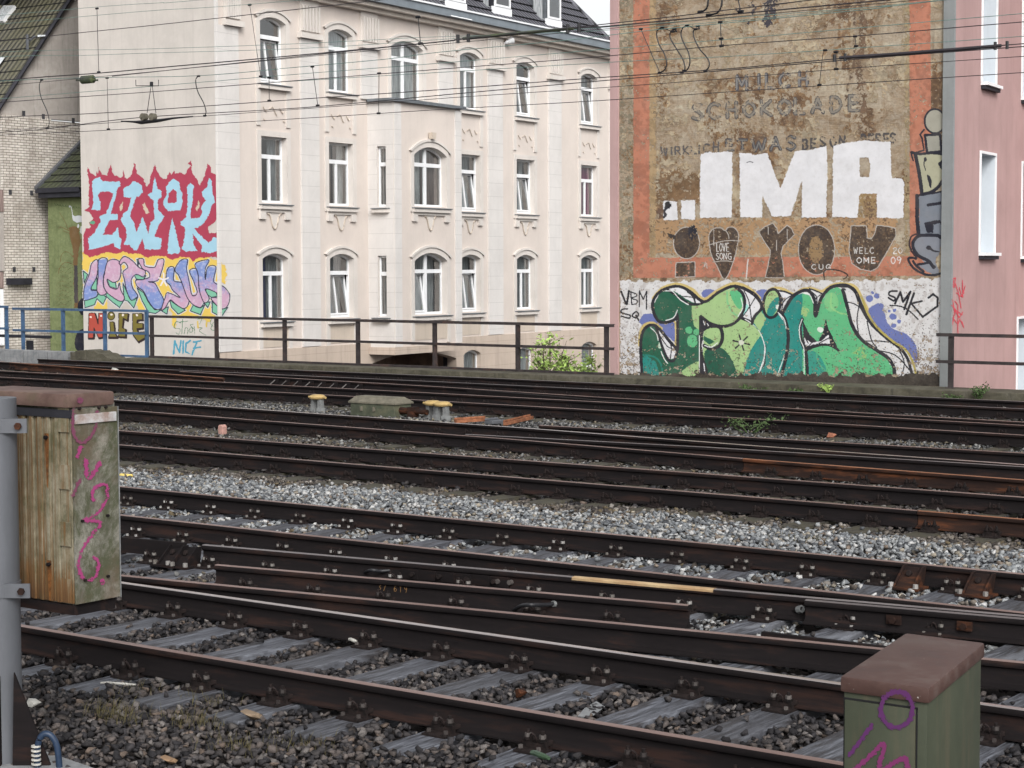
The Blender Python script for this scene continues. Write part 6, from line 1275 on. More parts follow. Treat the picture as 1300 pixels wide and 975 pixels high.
# litter
def litter(px, py, label, mat, r_=.05, cat='litter', L=None, z=.02, name='litter'):
    s_, p_ = sp(px, py, z); M = TR.mat() @ Matrix.Translation((s_, p_, z))
    if L: mb = MB(); a = L[2]; mb.tube([(-L[0]/2*math.cos(a), -L[0]/2*math.sin(a), 0), (-L[0]/4*math.cos(a), -L[0]/4*math.sin(a), .003), (L[0]/4*math.cos(a), L[0]/4*math.sin(a), 0), (L[0]/2*math.cos(a), L[0]/2*math.sin(a), L[1])], [r_*.8, r_, r_, r_*.6], 8)
    else:
        v, f = PR1[int(px) % len(PR1)]; mb = MB(); mb.add([tuple(q*r_) for q in v], [tuple(q) for q in f])
    return tag(mb.build(name, mat, None, M, smooth=40 if L else 0), label, cat)
litter(1270, 524, 'pale crushed can leaning by the last rails near the right edge', MT['litter_white'], .05, L=(.15, .09, .9), z=.06, cat='can', name='crushed_can')
litter(1204, 559, 'pale chunk of brick beside a rail, right of the reddish one', MT['litter_white'], .07, name='brick_chunk', cat='brick')
litter(1055, 553, 'orange-red chunk of brick lying alone right of the weed between far tracks', MT['litter_red'], .08, name='brick_chunk', cat='brick')
litter(1212, 558, 'reddish chunk of brick beside a rail near the right edge', MT['litter_red'], .08, name='brick_chunk', cat='brick')
litter(159, 604, 'yellow strip of litter on the pale ballast beside the ribbed cabinet', MT['litter_yellow'], .022, L=(.20, .01, .2), name='plastic_strip')
litter(448, 813, 'white and blue paper roll lying beside the shiny front rail', MT['litter_white'], .012, L=(.09, .0, -.3), name='paper_roll')
litter(662, 879, 'small dark stone lying alone on a sleeper of the nearest track', MT['webrust'], .045, name='stone', cat='stone')
litter(317, 909, 'light brown rounded stone left of centre in the foreground ballast', speckle('tan_stone', (.17, .125, .085), .2, 20), .06, name='stone', cat='stone')
litter(150, 868, 'thin pale stick across a sleeper end left of centre', MT['litter_white'], .008, L=(.22, 0, .4), name='stick', cat='stick')
litter(686, 959, 'greenish bottle neck lying in the foreground stones', speckle('green_glass', (.035, .06, .035), .2, 20, .2), .016, L=(.14, 0, -.3), z=.03, name='bottle', cat='bottle')
litter(41, 893, 'shiny crumpled foil beside the mast foot', MT['litter_white'], .05, name='foil')
litter(213, 966, 'orange-brown stone at the bottom edge of the picture', speckle('orange_stone', (.19, .12, .07), .2, 20), .045, name='stone', cat='stone')
litter(145, 470, 'white scrap lying on the far rails below the painted gable', MT['litter_white'], .10, z=.12, name='paper_scrap')
# white dab of paint on a sleeper of the nearest track
a = [sp(x, y, .0035) for x, y in ((757, 890), (768, 897), (752, 909), (732, 911), (742, 899))]
mb = MB(); mb.zprism(a, .0015, .0035); tag(mb.build('paint_mark', MT['concrete'], None, TR.mat(), smooth=0), 'pale rectangular paint mark on a sleeper of the nearest track', 'paint mark')
# ------------------------------------------------------------------ plants
def leafy(name, M, label, cat, h, w, nst, nlf, ls, mat='leaf', seed=1, bark=True, base=0.0, group=None, spread=1.0):
    r = empty(name, M, label, cat, group); rr = random.Random(seed); st = MB(); lf = MB(); ls0 = ls
    for i in range(nst):
        a = rr.uniform(0, 6.28); x0, y0 = rr.gauss(0, w*.22), rr.gauss(0, w*.22); tx, ty = x0+math.cos(a)*w*.35*spread, y0+math.sin(a)*w*.35*spread; hh = h*rr.uniform(.6, 1)
        path = [(x0*.4, y0*.4, base), (x0, y0, base+(hh-base)*.4), ((x0+tx)/2, (y0+ty)/2, base+(hh-base)*.75), (tx, ty, hh)]; st.tube(path, [.012*h**.5+.004, .009*h**.5+.003, .005, .002], 5)
        Q = smooth_path(path, 6)
        for k in range(nlf):
            q = Q[int(rr.uniform(.35 if base >= 0 else .75, 1)*(len(Q)-1))]; o = np.array([rr.gauss(0, w*.11), rr.gauss(0, w*.11), rr.gauss(0, h*.05 if base >= 0 else .12)]); c = q+o
            d = np.array([rr.gauss(0, 1), rr.gauss(0, 1), rr.gauss(0, .6)]); d /= np.linalg.norm(d); e = np.cross(d, [rr.gauss(0, 1), rr.gauss(0, 1), rr.gauss(0, 1)]); e /= np.linalg.norm(e)+1e-9; ls = ls0*rr.uniform(.6, 1.3)
            lf.add([tuple(c), tuple(c+d*ls*.5+e*ls*.28), tuple(c+d*ls), tuple(c+d*ls*.5-e*ls*.28)], [(0, 1, 2, 3)])
    st.build('trunk' if bark and h > 3 else 'stem', MT['bark'] if bark else MT[mat], r); lf.build('crown' if h > 3 else 'leaves', MT[mat], r, smooth=0); return r
def tree_at(x0, x1, ytop, p_, label, nst, nlf, seed, ls=.085):
    c, zt_ = sx((x0+x1)/2, ytop, p_); a, _ = sx(x0, ytop, p_); b, _ = sx(x1, ytop, p_); rr = random.Random(seed); r = empty('young_tree', TR.mat() @ Matrix.Translation((c, p_, -5.5)), label, 'tree', 'young trees behind the railing')
    st = MB(); lf = MB(); H_ = zt_+5.5; w = (b-a)
    for i in range(nst):
        tx = (i+.5)/nst*w*.8-w*.4+rr.gauss(0, .05); ty = rr.gauss(0, .3); hh = H_*(1-.30*abs(tx)/(w*.5)*rr.uniform(.3, 1)); hh = min(hh, H_)
        path = [(tx*.15, ty*.15, 0), (tx*.5, ty*.5, H_*.5), (tx*.9, ty*.8, H_*.8), (tx, ty, hh)]; Q = smooth_path(path, 10); st.tube(Q, list(np.linspace(.05, .006, len(Q))), 6)
        for j in range(26):
            q = Q[int(rr.uniform(.72, .985)*(len(Q)-1))]; d = np.array([rr.gauss(0, 1), rr.gauss(0, 1), rr.uniform(.2, 1.1)]); d /= np.linalg.norm(d); L = rr.uniform(.15, .42); e_ = q+d*L; st.tube([tuple(q), tuple(e_)], [.007, .002], 4, cap=False)
            for k in range(nlf):
                c_ = q+d*L*rr.uniform(.25, 1.05)+np.array([rr.gauss(0, .035) for _ in range(3)]); v = np.array([rr.gauss(0, 1), rr.gauss(0, 1), rr.gauss(0, .7)]); v /= np.linalg.norm(v); u_ = np.cross(v, [rr.gauss(0, 1), rr.gauss(0, 1), 1]); u_ /= np.linalg.norm(u_)+1e-9; l_ = ls*rr.uniform(.6, 1.3)
                lf.add([tuple(c_), tuple(c_+v*l_*.5+u_*l_*.25), tuple(c_+v*l_), tuple(c_+v*l_*.5-u_*l_*.25)], [(0, 1, 2, 3)])
    st.build('trunk', MT['bark'], r); lf.build('crown', MT['leaf'], r, smooth=0)
tree_at(676, 728, 424, 33.3, 'light green young tree with thin stems behind the dark railing, taller left one', 8, 5, 4, .10)
tree_at(716, 760, 452, 33.6, 'low light green bushy young tree to the right of the taller one behind the railing', 7, 7, 9, .10)
def weed(px, py, z, h, w, label, seed, mat='leaf2', nst=9, nlf=16, ls=.05, p_=None):
    s_, pp = sp(px, py, z) if p_ is None else (sx(px, py, p_)[0], p_); leafy('weed', TR.mat() @ Matrix.Translation((s_, pp, z)), label, 'weed', h, w, nst, nlf, ls, mat, seed, bark=False)
weed(951, 549, .0, .24, .55, 'green weed with a few tall stems growing between the far tracks', 1); weed(984, 547, .0, .28, .3, 'thin sparse weed just right of the larger one between the far tracks', 2, nst=5, nlf=8)
weed(1052, 497, .10, .16, .32, 'bright green tuft at the foot of the parapet below the green graffiti', 3, mat='leaf', p_=31.5); weed(1241, 500, .10, .28, .35, 'green weed at the parapet below the short right railing', 4, p_=31.5)
weed(1212, 503, .02, .16, .35, 'low green weed at the parapet left of the taller one', 5, p_=31.45); weed(955, 494, .05, .14, .4, 'low green weed at the parapet below the middle of the green graffiti', 6, p_=31.45); weed(1012, 494, .05, .10, .25, 'tiny weed at the parapet left of the bright tuft', 7, p_=31.45)
GR = MB()
def tuft(px, py, h, w, n, label, seed):
    s_, pp = sp(px, py, -.02); rr = random.Random(seed); mb = MB()
    for i in range(n//2):
        x, y = rr.gauss(0, w*.75), rr.gauss(0, w*.4); a = rr.uniform(0, 6.28); l = h*rr.uniform(.35, 1.25); dx, dy = math.cos(a)*l*.5, math.sin(a)*l*.5; b = .0017
        mb.add([(x-b, y, 0), (x+b, y, 0), (x+dx*.4+b*.7, y+dy*.4, l*.6), (x+dx*.4-b*.7, y+dy*.4, l*.6), (x+dx, y+dy, l)], [(0, 1, 2, 3), (3, 2, 4)])
    GR.add([(x+s_, y+pp, z-.01) for x, y, z in mb.v], mb.f)
for i, (px, py, h, w, n, lab) in enumerate(((146, 914, .10, .16, 260, 'dry grass tuft in the foreground, leftmost one near the mast'), (240, 921, .09, .15, 140, 'dry grass tuft in the foreground, second from the left'), (258, 893, .07, .14, 70, 'small sparse grass tuft just below the near sleeper ends'),
    (298, 952, .08, .16, 130, 'dry grass tuft near the bottom edge, below the tan stone'), (380, 950, .07, .2, 110, 'thin grass tuft near the bottom edge, right of the others'), (170, 880, .07, .12, 60, 'small grass tuft behind the leftmost one'), (1010, 690, .10, .22, 110, 'dry grass tuft on the pale ballast at the right'))): tuft(px, py, h, w, n, lab, i)
MT['rustrun'] = speckle('rust_run', (.13, .05, .012), .5, 30, .9)
tag(GR.build('dry_grass', MT['grass_dry'], None, TR.mat(), smooth=0), 'sparse dry grass blades growing up through the foreground stones', 'grass', kind='stuff')
# ------------------------------------------------------------------ right cabinet
ZC = 1.05; q = [ground_pt(x, y, ZC) for x, y in ((1062.8, 857), (1182.3, 873), (1253.9, 814.2), (1147.7, 801))]
o = (q[0]+q[1]+q[2]+q[3])/4; L = [(v-o)[:2] for v in q]
fx = L[1]-L[0]; fx /= np.linalg.norm(fx); FC = Frame(o[:2], fx); loc = [(float(np.dot(v, FC.X[:2])), float(np.dot(v, FC.Y[:2]))) for v in L]
x0 = (loc[0][0]+loc[3][0])/2; 
def inset(P, d):
    c = np.mean(P, 0); out = []; n = len(P)
    for i in range(n):
        a, b, c_ = np.array(P[i-1]), np.array(P[i]), np.array(P[(i+1) % n]); u1 = (a-b)/np.linalg.norm(a-b); u2 = (c_-b)/np.linalg.norm(c_-b); s_ = abs(u1[0]*u2[1]-u1[1]*u2[0]); out.append(tuple(b+(u1+u2)*d/s_))
    return out
cab = empty('trackside_cabinet', FC.mat(-.06), 'squat olive green metal cabinet with a brown lid and violet spray marks, lower right corner', 'cabinet')
UP = Matrix.Translation((0, 0, .06))
m = Mat('brown_weathered_lid', .65, .35); n = m.noise(5, 7, .7); m.color(m.mix(m.ramp(m.noise(60, 3), [(.72, 0.0), (.76, .7)]), m.ramp(n, [(.3, (.040, .022, .019)), (.5, (.064, .034, .028)), (.68, (.088, .062, .054))]), (.5, .48, .45))).rough(m.ramp(n, [(.3, .45), (.7, .75)])).bump(n, .2, .01); lidm = m.m
m = Mat('olive_cabinet_paint', .6, .35); n = m.noise(3, 7, .7); col = m.ramp(n, [(.3, (.030, .036, .022)), (.7, (.052, .059, .038))]); col = m.mix(m.ramp(m.noise(1.4, 6, .7, (6, 6, .6)), [(.5, 0), (.8, .5)]), col, (.12, .085, .055)); m.color(col).bump(m.noise(60, 3), .1, .004); cabm = m.m
mb = MB(); mb.zprism(inset(loc, .008), ZC-.060, ZC-.004); lid = mb.build('lid', lidm, cab, UP, bevel=.012, smooth=40)
body = inset(loc, .020); MB().zprism(body, -.06, ZC-.056).build('body', cabm, cab, UP, bevel=.004, smooth=40)
# door sheet on the front
A, B = np.array(body[0]), np.array(body[1]); d_ = (B-A)/np.linalg.norm(B-A); FD_ = Frame((FC.O+FC.X*A[0]+FC.Y*A[1])[:2], (FC.X*d_[0]+FC.Y*d_[1])[:2]); Md = UP @ FC.mat().inverted() @ FD_.mat(); wd = float(np.linalg.norm(B-A))
xa = FD_.px(1073.5, 920)[0]; xb = FD_.px(1163, 920)[0]
MB().box(xa, xb, -.010, .0, .02, ZC-.085).build('door', cabm, cab, Md, bevel=.003, smooth=40)
mb = MB(); mb.box(xa-.006, xa-.001, -.004, -.0005, .0, ZC-.08); mb.box(xb+.001, xb+.006, -.004, -.0005, .0, ZC-.08); mb.box(xa-.006, xb+.006, -.004, -.0005, ZC-.0845, ZC-.078); mb.build('door_gap', MT['seam'], cab, Md, smooth=0)
MB().box((xa+xb)/2-.006, (xa+xb)/2+.006, -.016, -.010, .42, .47).build('lock', MT['iron'], cab, Md, smooth=0)
PV = Paint(1060, 862, 1180, 1000, 4, 51); PV.crop(1000, 760, 4.333); VI = (88, 34, 94); MG = (118, 36, 94)
PV.ring(600, 610, 88, 98, 7.6, VI, rough=2.4, alpha=.5).ring(600, 610, 88, 98, 4.6, VI, rough=.6).spray([(462,700),(400,780),(340,860)], 4.0, VI).spray([(360,945),(440,880),(515,800),(530,830),(505,900),(500,960)], 4.4, MG).spray([(520,945),(590,900),(645,880),(660,930)], 5.0, MG)
PV.mesh('spray_mark', FD_, cab, MT['paint2'], -.0125, M=Md)
# ------------------------------------------------------------------ mast with the ribbed cabinet at the left
YM = 9.3; rm = .105; xm = (19-650)/FL*YM-rm*1.02; zt_ = CH-(503-335)*YM/FL
mast = empty('signal_mast', Matrix.Translation((xm, YM, -.02)), 'grey galvanised tubular mast cut by the left edge, holding the ribbed cabinet', 'mast')
MB().tube([(0, 0, 0), (0, 0, zt_+.02)], rm, 40).build('tube', MT['galv'], mast, smooth=60)
mb = MB(); a = math.radians(20)
mb.add([(rm*.8, -.12, 0), (rm*.8, -.10, 0), (rm+.18, -.12, 0), (rm+.18, -.10, 0), (rm*.95, -.12, .50), (rm*.95, -.10, .50)], [(0, 2, 4), (1, 5, 3), (2, 3, 5, 4), (0, 1, 3, 2)]); mb.box(rm*.2, rm*.28, -rm-.03, -rm+.02, 0, .48); mb.build('foot_gusset', MT['web'], mast, smooth=0)
for z in (CH-(532-335)*YM/FL, CH-(742-335)*YM/FL):
    mb = MB(); mb.tube([(0, 0, z-.035), (0, 0, z+.035)], rm+.006, 32); mb.box(rm*.5, rm+.075, -.095, -.08, z-.035, z+.035); cl = mb.build('clamp', MT['galv'], mast, smooth=40); MB().tube([(rm+.035, -.10, z), (rm+.035, -.118, z)], .018, 6).build('bolt', MT['webrust'], cl)
    
cq = [ground_pt(x, y, 1.78) for x, y in ((92, 516),)][0]
zt_b = 1.78
corner = ground_pt(90, 515, 1.78)[:2]; YC = corner[1]
zbot = CH-(770-335)*YC/FL
# the right face runs along n (away to the right), the left face along -d
def solve_t(px, d):   # distance along d from corner so that the point projects to column px
    u_ = (px-650)/FL; return (u_*corner[1]-corner[0])/(d[0]-u_*d[1])
tr_ = solve_t(144.5, NN); FR2 = Frame(corner, NN); FL2 = Frame(corner, RD)
WL = .62
m = Mat('weathered_ribbed_sheet', .8, .3); n = m.noise(2.2, 8, .75, (9, 9, .5), .3); n2 = m.noise(5, 7, .75, (1, 1, .7)); 
col = m.ramp(n2, [(.38, (.085, .078, .048)), (.5, (.175, .155, .105)), (.62, (.27, .245, .185))]); lft = m.ramp(m.math('MULTIPLY', m.sep(0), -1.6), [(.2, 0.0), (1.0, .16)]); low = m.ramp(m.sep(2), [(.0, .22), (.22, 0.0)]); rs = m.math('ADD', m.noise(4, 7, .75, (22, 22, .22), .15), m.math('ADD', lft, low)); col = m.mix(m.ramp(rs, [(.50, 0.0), (.62, .9)]), col, (.13, .06, .017)); col = m.mix(m.ramp(rs, [(.64, 0.0), (.8, .85)]), col, (.04, .018, .009)); col = m.mix(m.ramp(m.noise(2.5, 8, .8, (2, 2, 1)), [(.50, 0), (.66, .8)]), col, (.06, .065, .028)); m.color(col).bump(n2, .2, .008); ribm = m.m
m = Mat('mossy_cabinet_sheet', .85, .25); n = m.noise(2.4, 9, .8, (1, 1, .6), .4); n2 = m.noise(8, 7, .8); col = m.ramp(n2, [(.38, (.09, .086, .07)), (.62, (.22, .21, .18))]); col = m.mix(m.ramp(n, [(.45, 0.0), (.55, .9)]), col, (.045, .050, .024)); col = m.mix(m.ramp(m.noise(1.4, 6, .7), [(.48, 0), (.6, .7)]), col, (.10, .068, .048)); col = m.mix(m.ramp(m.noise(30, 5, .8), [(.45, 0), (.65, .35)]), col, (.05, .05, .03)); m.color(col).bump(n2, .3, .008); mosm = m.m
rc = empty('ribbed_cabinet', Frame(corner, RD).mat(zbot), 'rust-streaked ribbed metal cabinet with magenta scrawl hanging on the mast at the left', 'cabinet')
mb = MB(); mb.box(-WL, -.004, .012, tr_, 0, zt_b-zbot); rb = mb.build('body', mosm, rc, smooth=0)
mb = MB(); x = -WL
pts = [];
w_r = .0315; k = 0
while x < -.085:      # ribs
    mb.prism([(x, .006), (x+w_r-.006, .006), (x+w_r-.006, zt_b-zbot-.03), (x, zt_b-zbot-.03)], -.0 if k % 2 else -.010, .0115); x += w_r; k += 1
mb.box(x, -.003, -.002, .0115, .006, zt_b-zbot-.03); mb.build('ribbed_panel', ribm, rc, bevel=.002, smooth=0)
Hc = zt_b-zbot
for i in range(7):
    if i % 2 == 0: MB().box(-.085, .0-.006, -.012, -.0085, Hc*(i/7.)+.01, Hc*((i+1)/7.)-.012).build('hinge_plate', ribm, rc, smooth=0)
for px, py in ((61.5, 555), (65, 716)):
    x, z = FL2.px(px, py); MB().tube([(x, -.010, z-zbot), (x, -.026, z-zbot)], .010, 8).build('bolt', MT['web'], rc)
    mb = MB(); zz = z-zbot; mb.add([(x-.016, -.0112, zz+.02), (x+.016, -.0112, zz+.02), (x+.014, -.0112, zz-.06), (x+.005, -.0112, max(.01, zz-.26)), (x-.006, -.0112, max(.01, zz-.24)), (x-.013, -.0112, zz-.07)], [(0, 5, 4, 3, 2, 1)]); mb.build('rust_run', MT['rustrun'], rc, smooth=0)
# side panel in its own frame
Mr2 = Frame(corner, RD).mat(zbot).inverted() @ FR2.mat(0)
xa_ = FR2.px(98, 640)[0]; mb = MB(); mb.box(.002, tr_+.003, -.014, -.0, zbot+.004, zt_b-.02); sidep = mb.build('side_panel', mosm, rc, Mr2, bevel=.003, smooth=0)
mb = MB(); mb.box(.008, tr_-.012, -.024, -.0145, zt_b-.092, zt_b-.045); wb = mb.build('label_strip', speckle('chipped_white_strip', (.40, .41, .42), .2, 20, .6, dirt=(.16, .07, .03), dirt_amt=.9), rc, Mr2, bevel=.002, smooth=0)
for px, py in ((97, 518.5), (122, 517), (130.5, 516.5), (101, 661), (133, 654), (104.5, 736), (133.5, 731)):
    x, z = FR2.px(px, py); MB().tube([(x, -.0145, z), (x, -.030, z)], .007, 7).build('rivet', MT['iron'], rc, Mr2)
MB().box(tr_+.004, tr_+.009, -.016, -.002, zbot+.002, zt_b-.02).build('edge_trim', MT['lightgrey'], rc, Mr2, smooth=0)
PLc = Paint(82, 500, 152, 766, 5, 61); PLc.crop(0, 480, 3.25); MGc = (112, 54, 80); MG2 = (146, 42, 102)
PLc.spray([(303,130),(300,200),(312,245),(335,266),(368,250),(395,200),(402,140)], 3.0, MGc).spray([(335,285),(325,310),(318,325)], 3.4, MG2)
PLc.spray([(355,340),(358,395),(372,412),(390,385),(412,352)], 4.2, MG2).spray([(300,485),(318,445),(330,420)], 3.2, MGc).spray([(385,505),(382,470),(410,440),(440,445),(440,500),(400,560),(345,588),(395,588),(412,605),(370,660),(335,720),(325,780),(345,825),(380,832),(403,800),(405,755),(385,738)], 3.0, (148, 44, 104)).ell(422,840,11,14,MG2).ell(330,92,14,14,MGc)
PLc.wear(.72, lambda x, y: 0*x, 1.0, 77); PLc.mesh('spray_mark', FR2, rc, MT['paint2'], -.0185, M=Mr2)
# dark underframe and lid
MB().box(-WL-.02, -.01, .02, tr_-.01, -.055, -.001).box(-WL, .0, -.004, .02, -.05, -.001).build('underframe', MT['web'], rc, smooth=0)
MB().box(-WL-.02, .004, -.014, .012, zt_b-zbot-.062, zt_b-zbot-.022).build('rain_channel', MT['fascia'], rc, smooth=0)
m = Mat('mossy_brown_lid', .7, .3); n = m.noise(4, 8, .75); m.color(m.mix(m.ramp(m.sep(2), [(.0, 1.0), (.03, 0.0)]) if False else m.ramp(m.noise(3, 7, .75), [(.5, 0.0), (.7, .6)]), m.ramp(n, [(.4, (.075, .043, .036)), (.6, (.125, .080, .066))]), (.075, .068, .035))).bump(n, .2, .006); 
MB().box(-WL-.15, .012, -.03, tr_-.012, zt_b-zbot-.012, zt_b-zbot+.058).build('lid', m.m, rc, bevel=.014, smooth=40)
MB().box(-WL-.02, -WL, .05, tr_-.05, .0, zt_b-zbot-.02).build('back_bracket', MT['galv'], rc, smooth=0)
# cable at the mast foot
Q = [np.array([(x-650)/FL*9.15, 9.15, CH-(y-335)*9.15/FL]) for x, y in ((37, 985), (37, 962), (40, 945), (47, 937), (56, 940), (63, 955), (66, 990))]
o = Q[0]; e = empty('cable_loop', Matrix.Translation((o[0], o[1], 0)), 'thick blue-black cable loop with a white spiral guard beside the mast foot', 'cable')
Qs = smooth_path(Q, 6); MB().tube([(v[0]-o[0], v[1]-o[1], max(-.03, v[2])) for v in Qs], .016, 10).build('cable', MT['cable_blue'], e)
mb = MB(); z0_ = Q[1][2]
for k in range(7): mb.tube([(-.004, -.004, z0_-.10+k*.022), (-.004, -.004, z0_-.092+k*.022)], .024, 10)
mb.build('spiral_guard', MT['litter_white'], e)
# ------------------------------------------------------------------ overhead line
def wire(pts, p_, r, mat, label, drops=(), cat='overhead wire'):
    f = Frame(W(0, p_)[:2], RD); Q = [f.px(x, y) for x, y in pts]
    (xa, za_), (xb, zb_) = Q[0], Q[1]; s0_ = xa-9; Q = [(s0_, za_+(zb_-za_)/(xb-xa)*(s0_-xa)*.6)]+Q
    (xa, za_), (xb, zb_) = Q[-2], Q[-1]; s1_ = xb+9; Q = Q+[(s1_, zb_+(zb_-za_)/(xb-xa)*(s1_-xb)*.6)]
    o = Q[len(Q)//2]; e = empty('overhead_wire', f.mat(o[1]) @ Matrix.Translation((o[0], 0, 0)), label, cat, 'overhead railway wires')
    P = smooth_path([(a, 0, b) for a, b in Q], 6); MB().tube([(q[0]-o[0], 0, q[2]-o[1]) for q in P], r*.82, 6).build('wire', MT[mat], e)
    for kind, dp, rr_ in drops:
        D = [f.px(x, y) for x, y in dp]; D3 = [(a-o[0], 0.0, b-o[1]) for a, b in D]
        if len(D3) > 2: D3 = [tuple(v) for v in smooth_path(D3, 7)]
        MB().tube(D3, rr_, 6).build(kind, MT['cable'], e)
        for end in (D3[0], D3[-1]): MB().tube([(end[0]-.035, 0, end[2]), (end[0]+.035, 0, end[2])], .020, 6).build('clamp', MT['cable'], e)
    return e, f, o
A_ = lambda P, x0=0., y0=0., k=6.5: [(x0+x/k, y0+y/k) for x, y in P]
thin, fat, jr = .0055, .0085, .012
wire([(100, 10.8), (200, 3.8), (254, 0)], 26, thin, 'wire_green', 'thin pale wire crossing the very top of the painted gable', [('dropper', A_([(800,70),(806,300),(815,595)]), .006)])
wire([(0, 30.8), (100, 21.5), (200, 13), (318, 5.4)], 26, thin, 'wire_green', 'thin pale wire just below the topmost one on the gable')
wire([(60, 46), (200, 31.5), (380, 11.5), (449, 3.8)], 17.8, .006, 'wire', 'dark wire starting at the tiled roof edge and rising to the cream house gutter')
wire([(0, 66), (180, 62.3), (380, 55.4), (531, 47.7), (640, 44), (775, 38), (914, 27.7), (1040, 16), (1155, 4)], 26.5, thin, 'wire_green', 'thin green wire sagging across the top row of windows', [('dropper', [(914.5, 28), (916, 58)], .008), ('dropper', A_([(890,40),(918,215),(945,400),(982,630)], 180), .005)])
wire([(0, 72), (100, 70.5), (180, 67.7), (380, 61.5), (560, 50)], 28, .006, 'wire_green', 'faint thin wire under the sagging green one, ending above the bay')
wire([(0, 102), (123, 93), (200, 86), (380, 70), (560, 53), (588, 49.2), (728, 36), (775, 33), (920, 19), (1100, 2.3)], 21, .0105, 'wire', 'thick dark contact wire crossing the roof ridge end', [('dropper', A_([(1110,140),(1130,360)], 360), .006), ('jumper_cable', A_([(1278,-20),(1272,50),(1240,105),(1170,124)], 720), .012), ('jumper_cable', A_([(1165,-20),(1158,50),(1135,85),(1100,98)], 720), .012), ('dropper', A_([(240,-10),(262,95)], 900), .007)])
wire([(755, 32), (920, 13), (1000, 4), (1030, 0)], 20.4, .0075, 'wire', 'dark wire running closely above the thick contact wire over the brown wall')
wire([(0, 103), (123, 98.5), (254, 96), (380, 85), (490, 75), (560, 66), (720, 51), (812, 40), (914, 30), (1100, 12), (1200, 0)], 27.3, .008, 'wire_green', 'green messenger wire that carries the dark insulator on the gable', [('jumper_cable', [(53, 101.5), (50, 108), (52, 123), (60, 142), (62.5, 156), (60, 163)], .009), ('jumper_cable', A_([(468,628),(445,660),(460,750),(510,850),(530,920),(520,955)], 180), .010), ('dropper', [(136, 99), (137.5, 164)], .005)])
wire([(180, 92.3), (380, 73), (560, 56)], 21.6, .005, 'wire', 'thin twin of the thick contact wire left of the bay')
wire([(0, 130), (100, 123), (200, 116), (380, 102), (560, 87.7), (740, 73.8), (920, 57.7), (1100, 44.6), (1300, 27.7)], 26.2, .0085, 'wire', 'brown wire crossing above the old lettering on the brown wall, third from the thick rod', [('dropper', [(915.5, 49), (916, 58.5)], .006)])
wire([(103, 117), (200, 109), (380, 94), (560, 80), (775, 62), (915, 50.8), (1100, 34.6), (1300, 17)], 30, .0075, 'wire_green', 'green wire crossing the upper right pink wall, highest one there', [('jumper_cable', A_([(785,230),(750,245),(738,290),(760,370),(800,440),(822,510),(810,570),(765,600)], 720), jr), ('jumper_cable', A_([(885,240),(905,262),(860,255),(850,310),(900,400),(950,480),(972,550),(966,582)], 720), jr), ('jumper_cable', A_([(990,210),(950,235),(940,290),(965,360),(1000,430),(1013,500),(1005,550),(980,585),(944,598)], 720), jr), ('jumper_cable', A_([(1078,215),(1092,238),(1048,240),(1045,300),(1090,400),(1150,470),(1173,520),(1165,560),(1140,584)], 720), jr), ('jumper_cable', A_([(785,230),(830,245),(870,262)], 720), .009), ('jumper_cable', A_([(990,210),(1020,222),(1060,242)], 720), .009), ('dropper', A_([(608,240),(690,430),(765,600)], 720), .007)])
wire([(0, 149), (100, 145), (200, 139), (380, 126), (560, 113.8), (740, 100), (920, 87.7), (1064, 74.5), (1274, 57.5), (1300, 55.4)], 26.8, .0095, 'wire', 'dark wire that leads into the left end of the thick black rod', [('dropper', A_([(1048,430),(1050,570)], 900), .006)])
wire([(0, 168), (60, 163.5), (180, 149), (380, 137), (560, 120.8), (740, 104.6), (920, 89.5), (1100, 74), (1300, 59)], 27.0, .0095, 'wire', 'dark contact wire running through the roller bracket on the gable', [('dropper', A_([(1050,640),(1052,830)], 180), .006), ('dropper', A_([(238,550),(282,870)], 360), .006), ('dropper', A_([(788,605),(785,935)], 360), .006)])
wire([(360, 140), (560, 125), (740, 113), (920, 100), (1100, 85), (1300, 71.5)], 29.8, .0075, 'wire', 'thin brown wire just above the lowest one, crossing the MILCH lettering', [('dropper', A_([(960,415),(940,450),(912,700)], 900), .0055)])
wire([(0, 171.5), (103, 167), (200, 161.5), (412, 148.5), (560, 139), (740, 129), (920, 117), (1100, 105), (1300, 92)], 30.4, .0085, 'wire', 'lowest overhead wire, crossing just above the SCHOKOLADE lettering')
wire([(775, 79), (900, 73), (1046, 64), (1100, 60), (1300, 46)], 30.2, .0075, 'wire_green', 'short green wire above the thick rod on the right of the brown wall', [('dropper', A_([(1205,300),(1215,380)], 900), .006)])
def rod(pts, p_, r, mat, label, name, cat, ends=True):
    f = Frame(W(0, p_)[:2], RD); Q = [f.px(x, y) for x, y in pts]; o = Q[0]; e = empty(name, f.mat(o[1]) @ Matrix.Translation((o[0], 0, 0)), label, cat)
    MB().tube([(a-o[0], 0, b-o[1]) for a, b in Q], r, 10).build('rod', MT[mat], e)
    if ends:
        for q_ in (Q[0], Q[-1]):
            for k in (-.09, .09): MB().tube([(q_[0]-o[0]+k, 0, q_[1]-o[1]-.055), (q_[0]-o[0]+k, 0, q_[1]-o[1]+.06)], .024, 6).build('end_clamp', MT['cable'], e)
    return e, f, o
rod([(1066, 73.5), (1140, 68.5), (1271, 58)], 26.7, .026, 'wire', 'thick black insulating rod hanging in the wires before the brown and pink walls', 'section_insulator', 'insulator')
rod([(588, 49), (650, 43), (728, 36)], 20.8, .022, 'insul', 'long green-black insulating rod in the wires before the dark tiled roof', 'section_insulator', 'insulator')
e, f, o = rod([(97, 101.8), (104, 101.8), (119, 101.8), (124, 101.8)], 27.3, .02, 'insul', 'short fat dark green insulator hanging in the wire at the left edge of the gable', 'insulator', 'insulator', False)
c = f.px(103.5, 101.6); d = f.px(119, 101.6); mb = MB(); n = 6
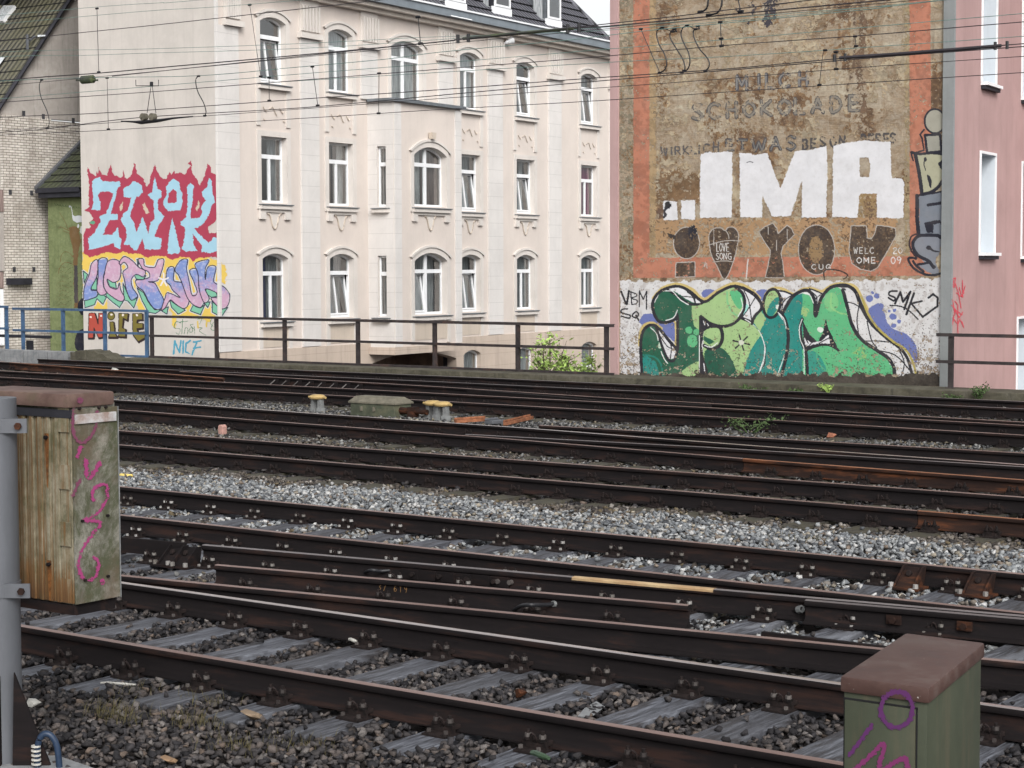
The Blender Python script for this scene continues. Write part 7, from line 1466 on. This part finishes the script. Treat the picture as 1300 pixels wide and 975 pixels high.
for i in range(n):
    x = c[0]+(d[0]-c[0])*(i+.5)/n-o[0]; mb.tube([(x-.02, 0, c[1]-o[1]), (x, 0, c[1]-o[1]), (x+.022, 0, c[1]-o[1])], [.045, .088, .05], 14)
mb.tube([(c[0]-o[0], 0, c[1]-o[1]), (d[0]-o[0], 0, c[1]-o[1])], .05, 12); mb.build('shed', MT['insul'], e, smooth=50)
# roller bracket hanging on the gable side
f = Frame(W(0, 26.9)[:2], RD); o = f.px(192, 150); e = empty('roller_bracket', f.mat(o[1]) @ Matrix.Translation((o[0], 0, 0)), 'dark plate with two rollers hung on two wires before the pale gable', 'wire bracket')
K = lambda P: [(f.px(x/3.9, y/3.9)[0]-o[0], 0, f.px(x/3.9, y/3.9)[1]-o[1]) for x, y in P]
mb = MB(); q = K([(600,600),(660,603),(700,606),(780,598),(860,585),(955,577)]); mb.tube(q, [.012, .02, .04, .035, .02, .012], 8); mb.build('plate', MT['cable'], e)
for x in (713, 757): q = K([(x, 579)])[0]; MB().tube([(q[0], -.05, q[2]), (q[0], .05, q[2])], .075, 14).tube([(q[0]-.03, -.07, q[2]), (q[0]-.03, .07, q[2])], .035, 10).build('roller', MT['khaki_top'], e)
for P_ in ([(750,412),(728,560)], [(752,412),(772,560)]): MB().tube(K(P_), .007, 5).build('hanger', MT['cable'], e)
MB().tube(K([(672,395),(673,425),(785,425),(785,395)]), .008, 5).tube(K([(750,405),(750,425)]), .035, 8).build('yoke', MT['cable'], e)
# ------------------------------------------------------------------ light
w = bpy.data.worlds.new('World'); S.world = w; w.use_nodes = True; nt = w.node_tree; bg = nt.nodes['Background']
sky = nt.nodes.new('ShaderNodeTexSky'); sky.sky_type = 'NISHITA'; sky.sun_disc = False; EL, AZ = math.radians(36), math.radians(166)
sky.sun_elevation = EL; sky.sun_rotation = AZ; sky.air_density = 1.0; sky.dust_density = 4.0; sky.ozone_density = 1.0
hs = nt.nodes.new('ShaderNodeHueSaturation'); hs.inputs['Saturation'].default_value = 0.12; hs.inputs['Value'].default_value = 1.08; nt.links.new(sky.outputs[0], hs.inputs['Color']); nt.links.new(hs.outputs[0], bg.inputs[0]); bg.inputs[1].default_value = 0.15
sun = bpy.data.lights.new('sun', 'SUN'); so_ = bpy.data.objects.new('sun', sun); COL.objects.link(so_); sun.energy = 1.2; sun.angle = math.radians(25); sun.color = (1, .98, .95)
sd = Vector((math.sin(AZ)*math.cos(EL), math.cos(AZ)*math.cos(EL), math.sin(EL))); so_.rotation_euler = sd.to_track_quat('Z', 'Y').to_euler()
S.view_settings.view_transform = 'Standard'; S.view_settings.look = 'None'; S.view_settings.exposure = EXPO; S.view_settings.gamma = 1
S.render.engine = 'CYCLES'
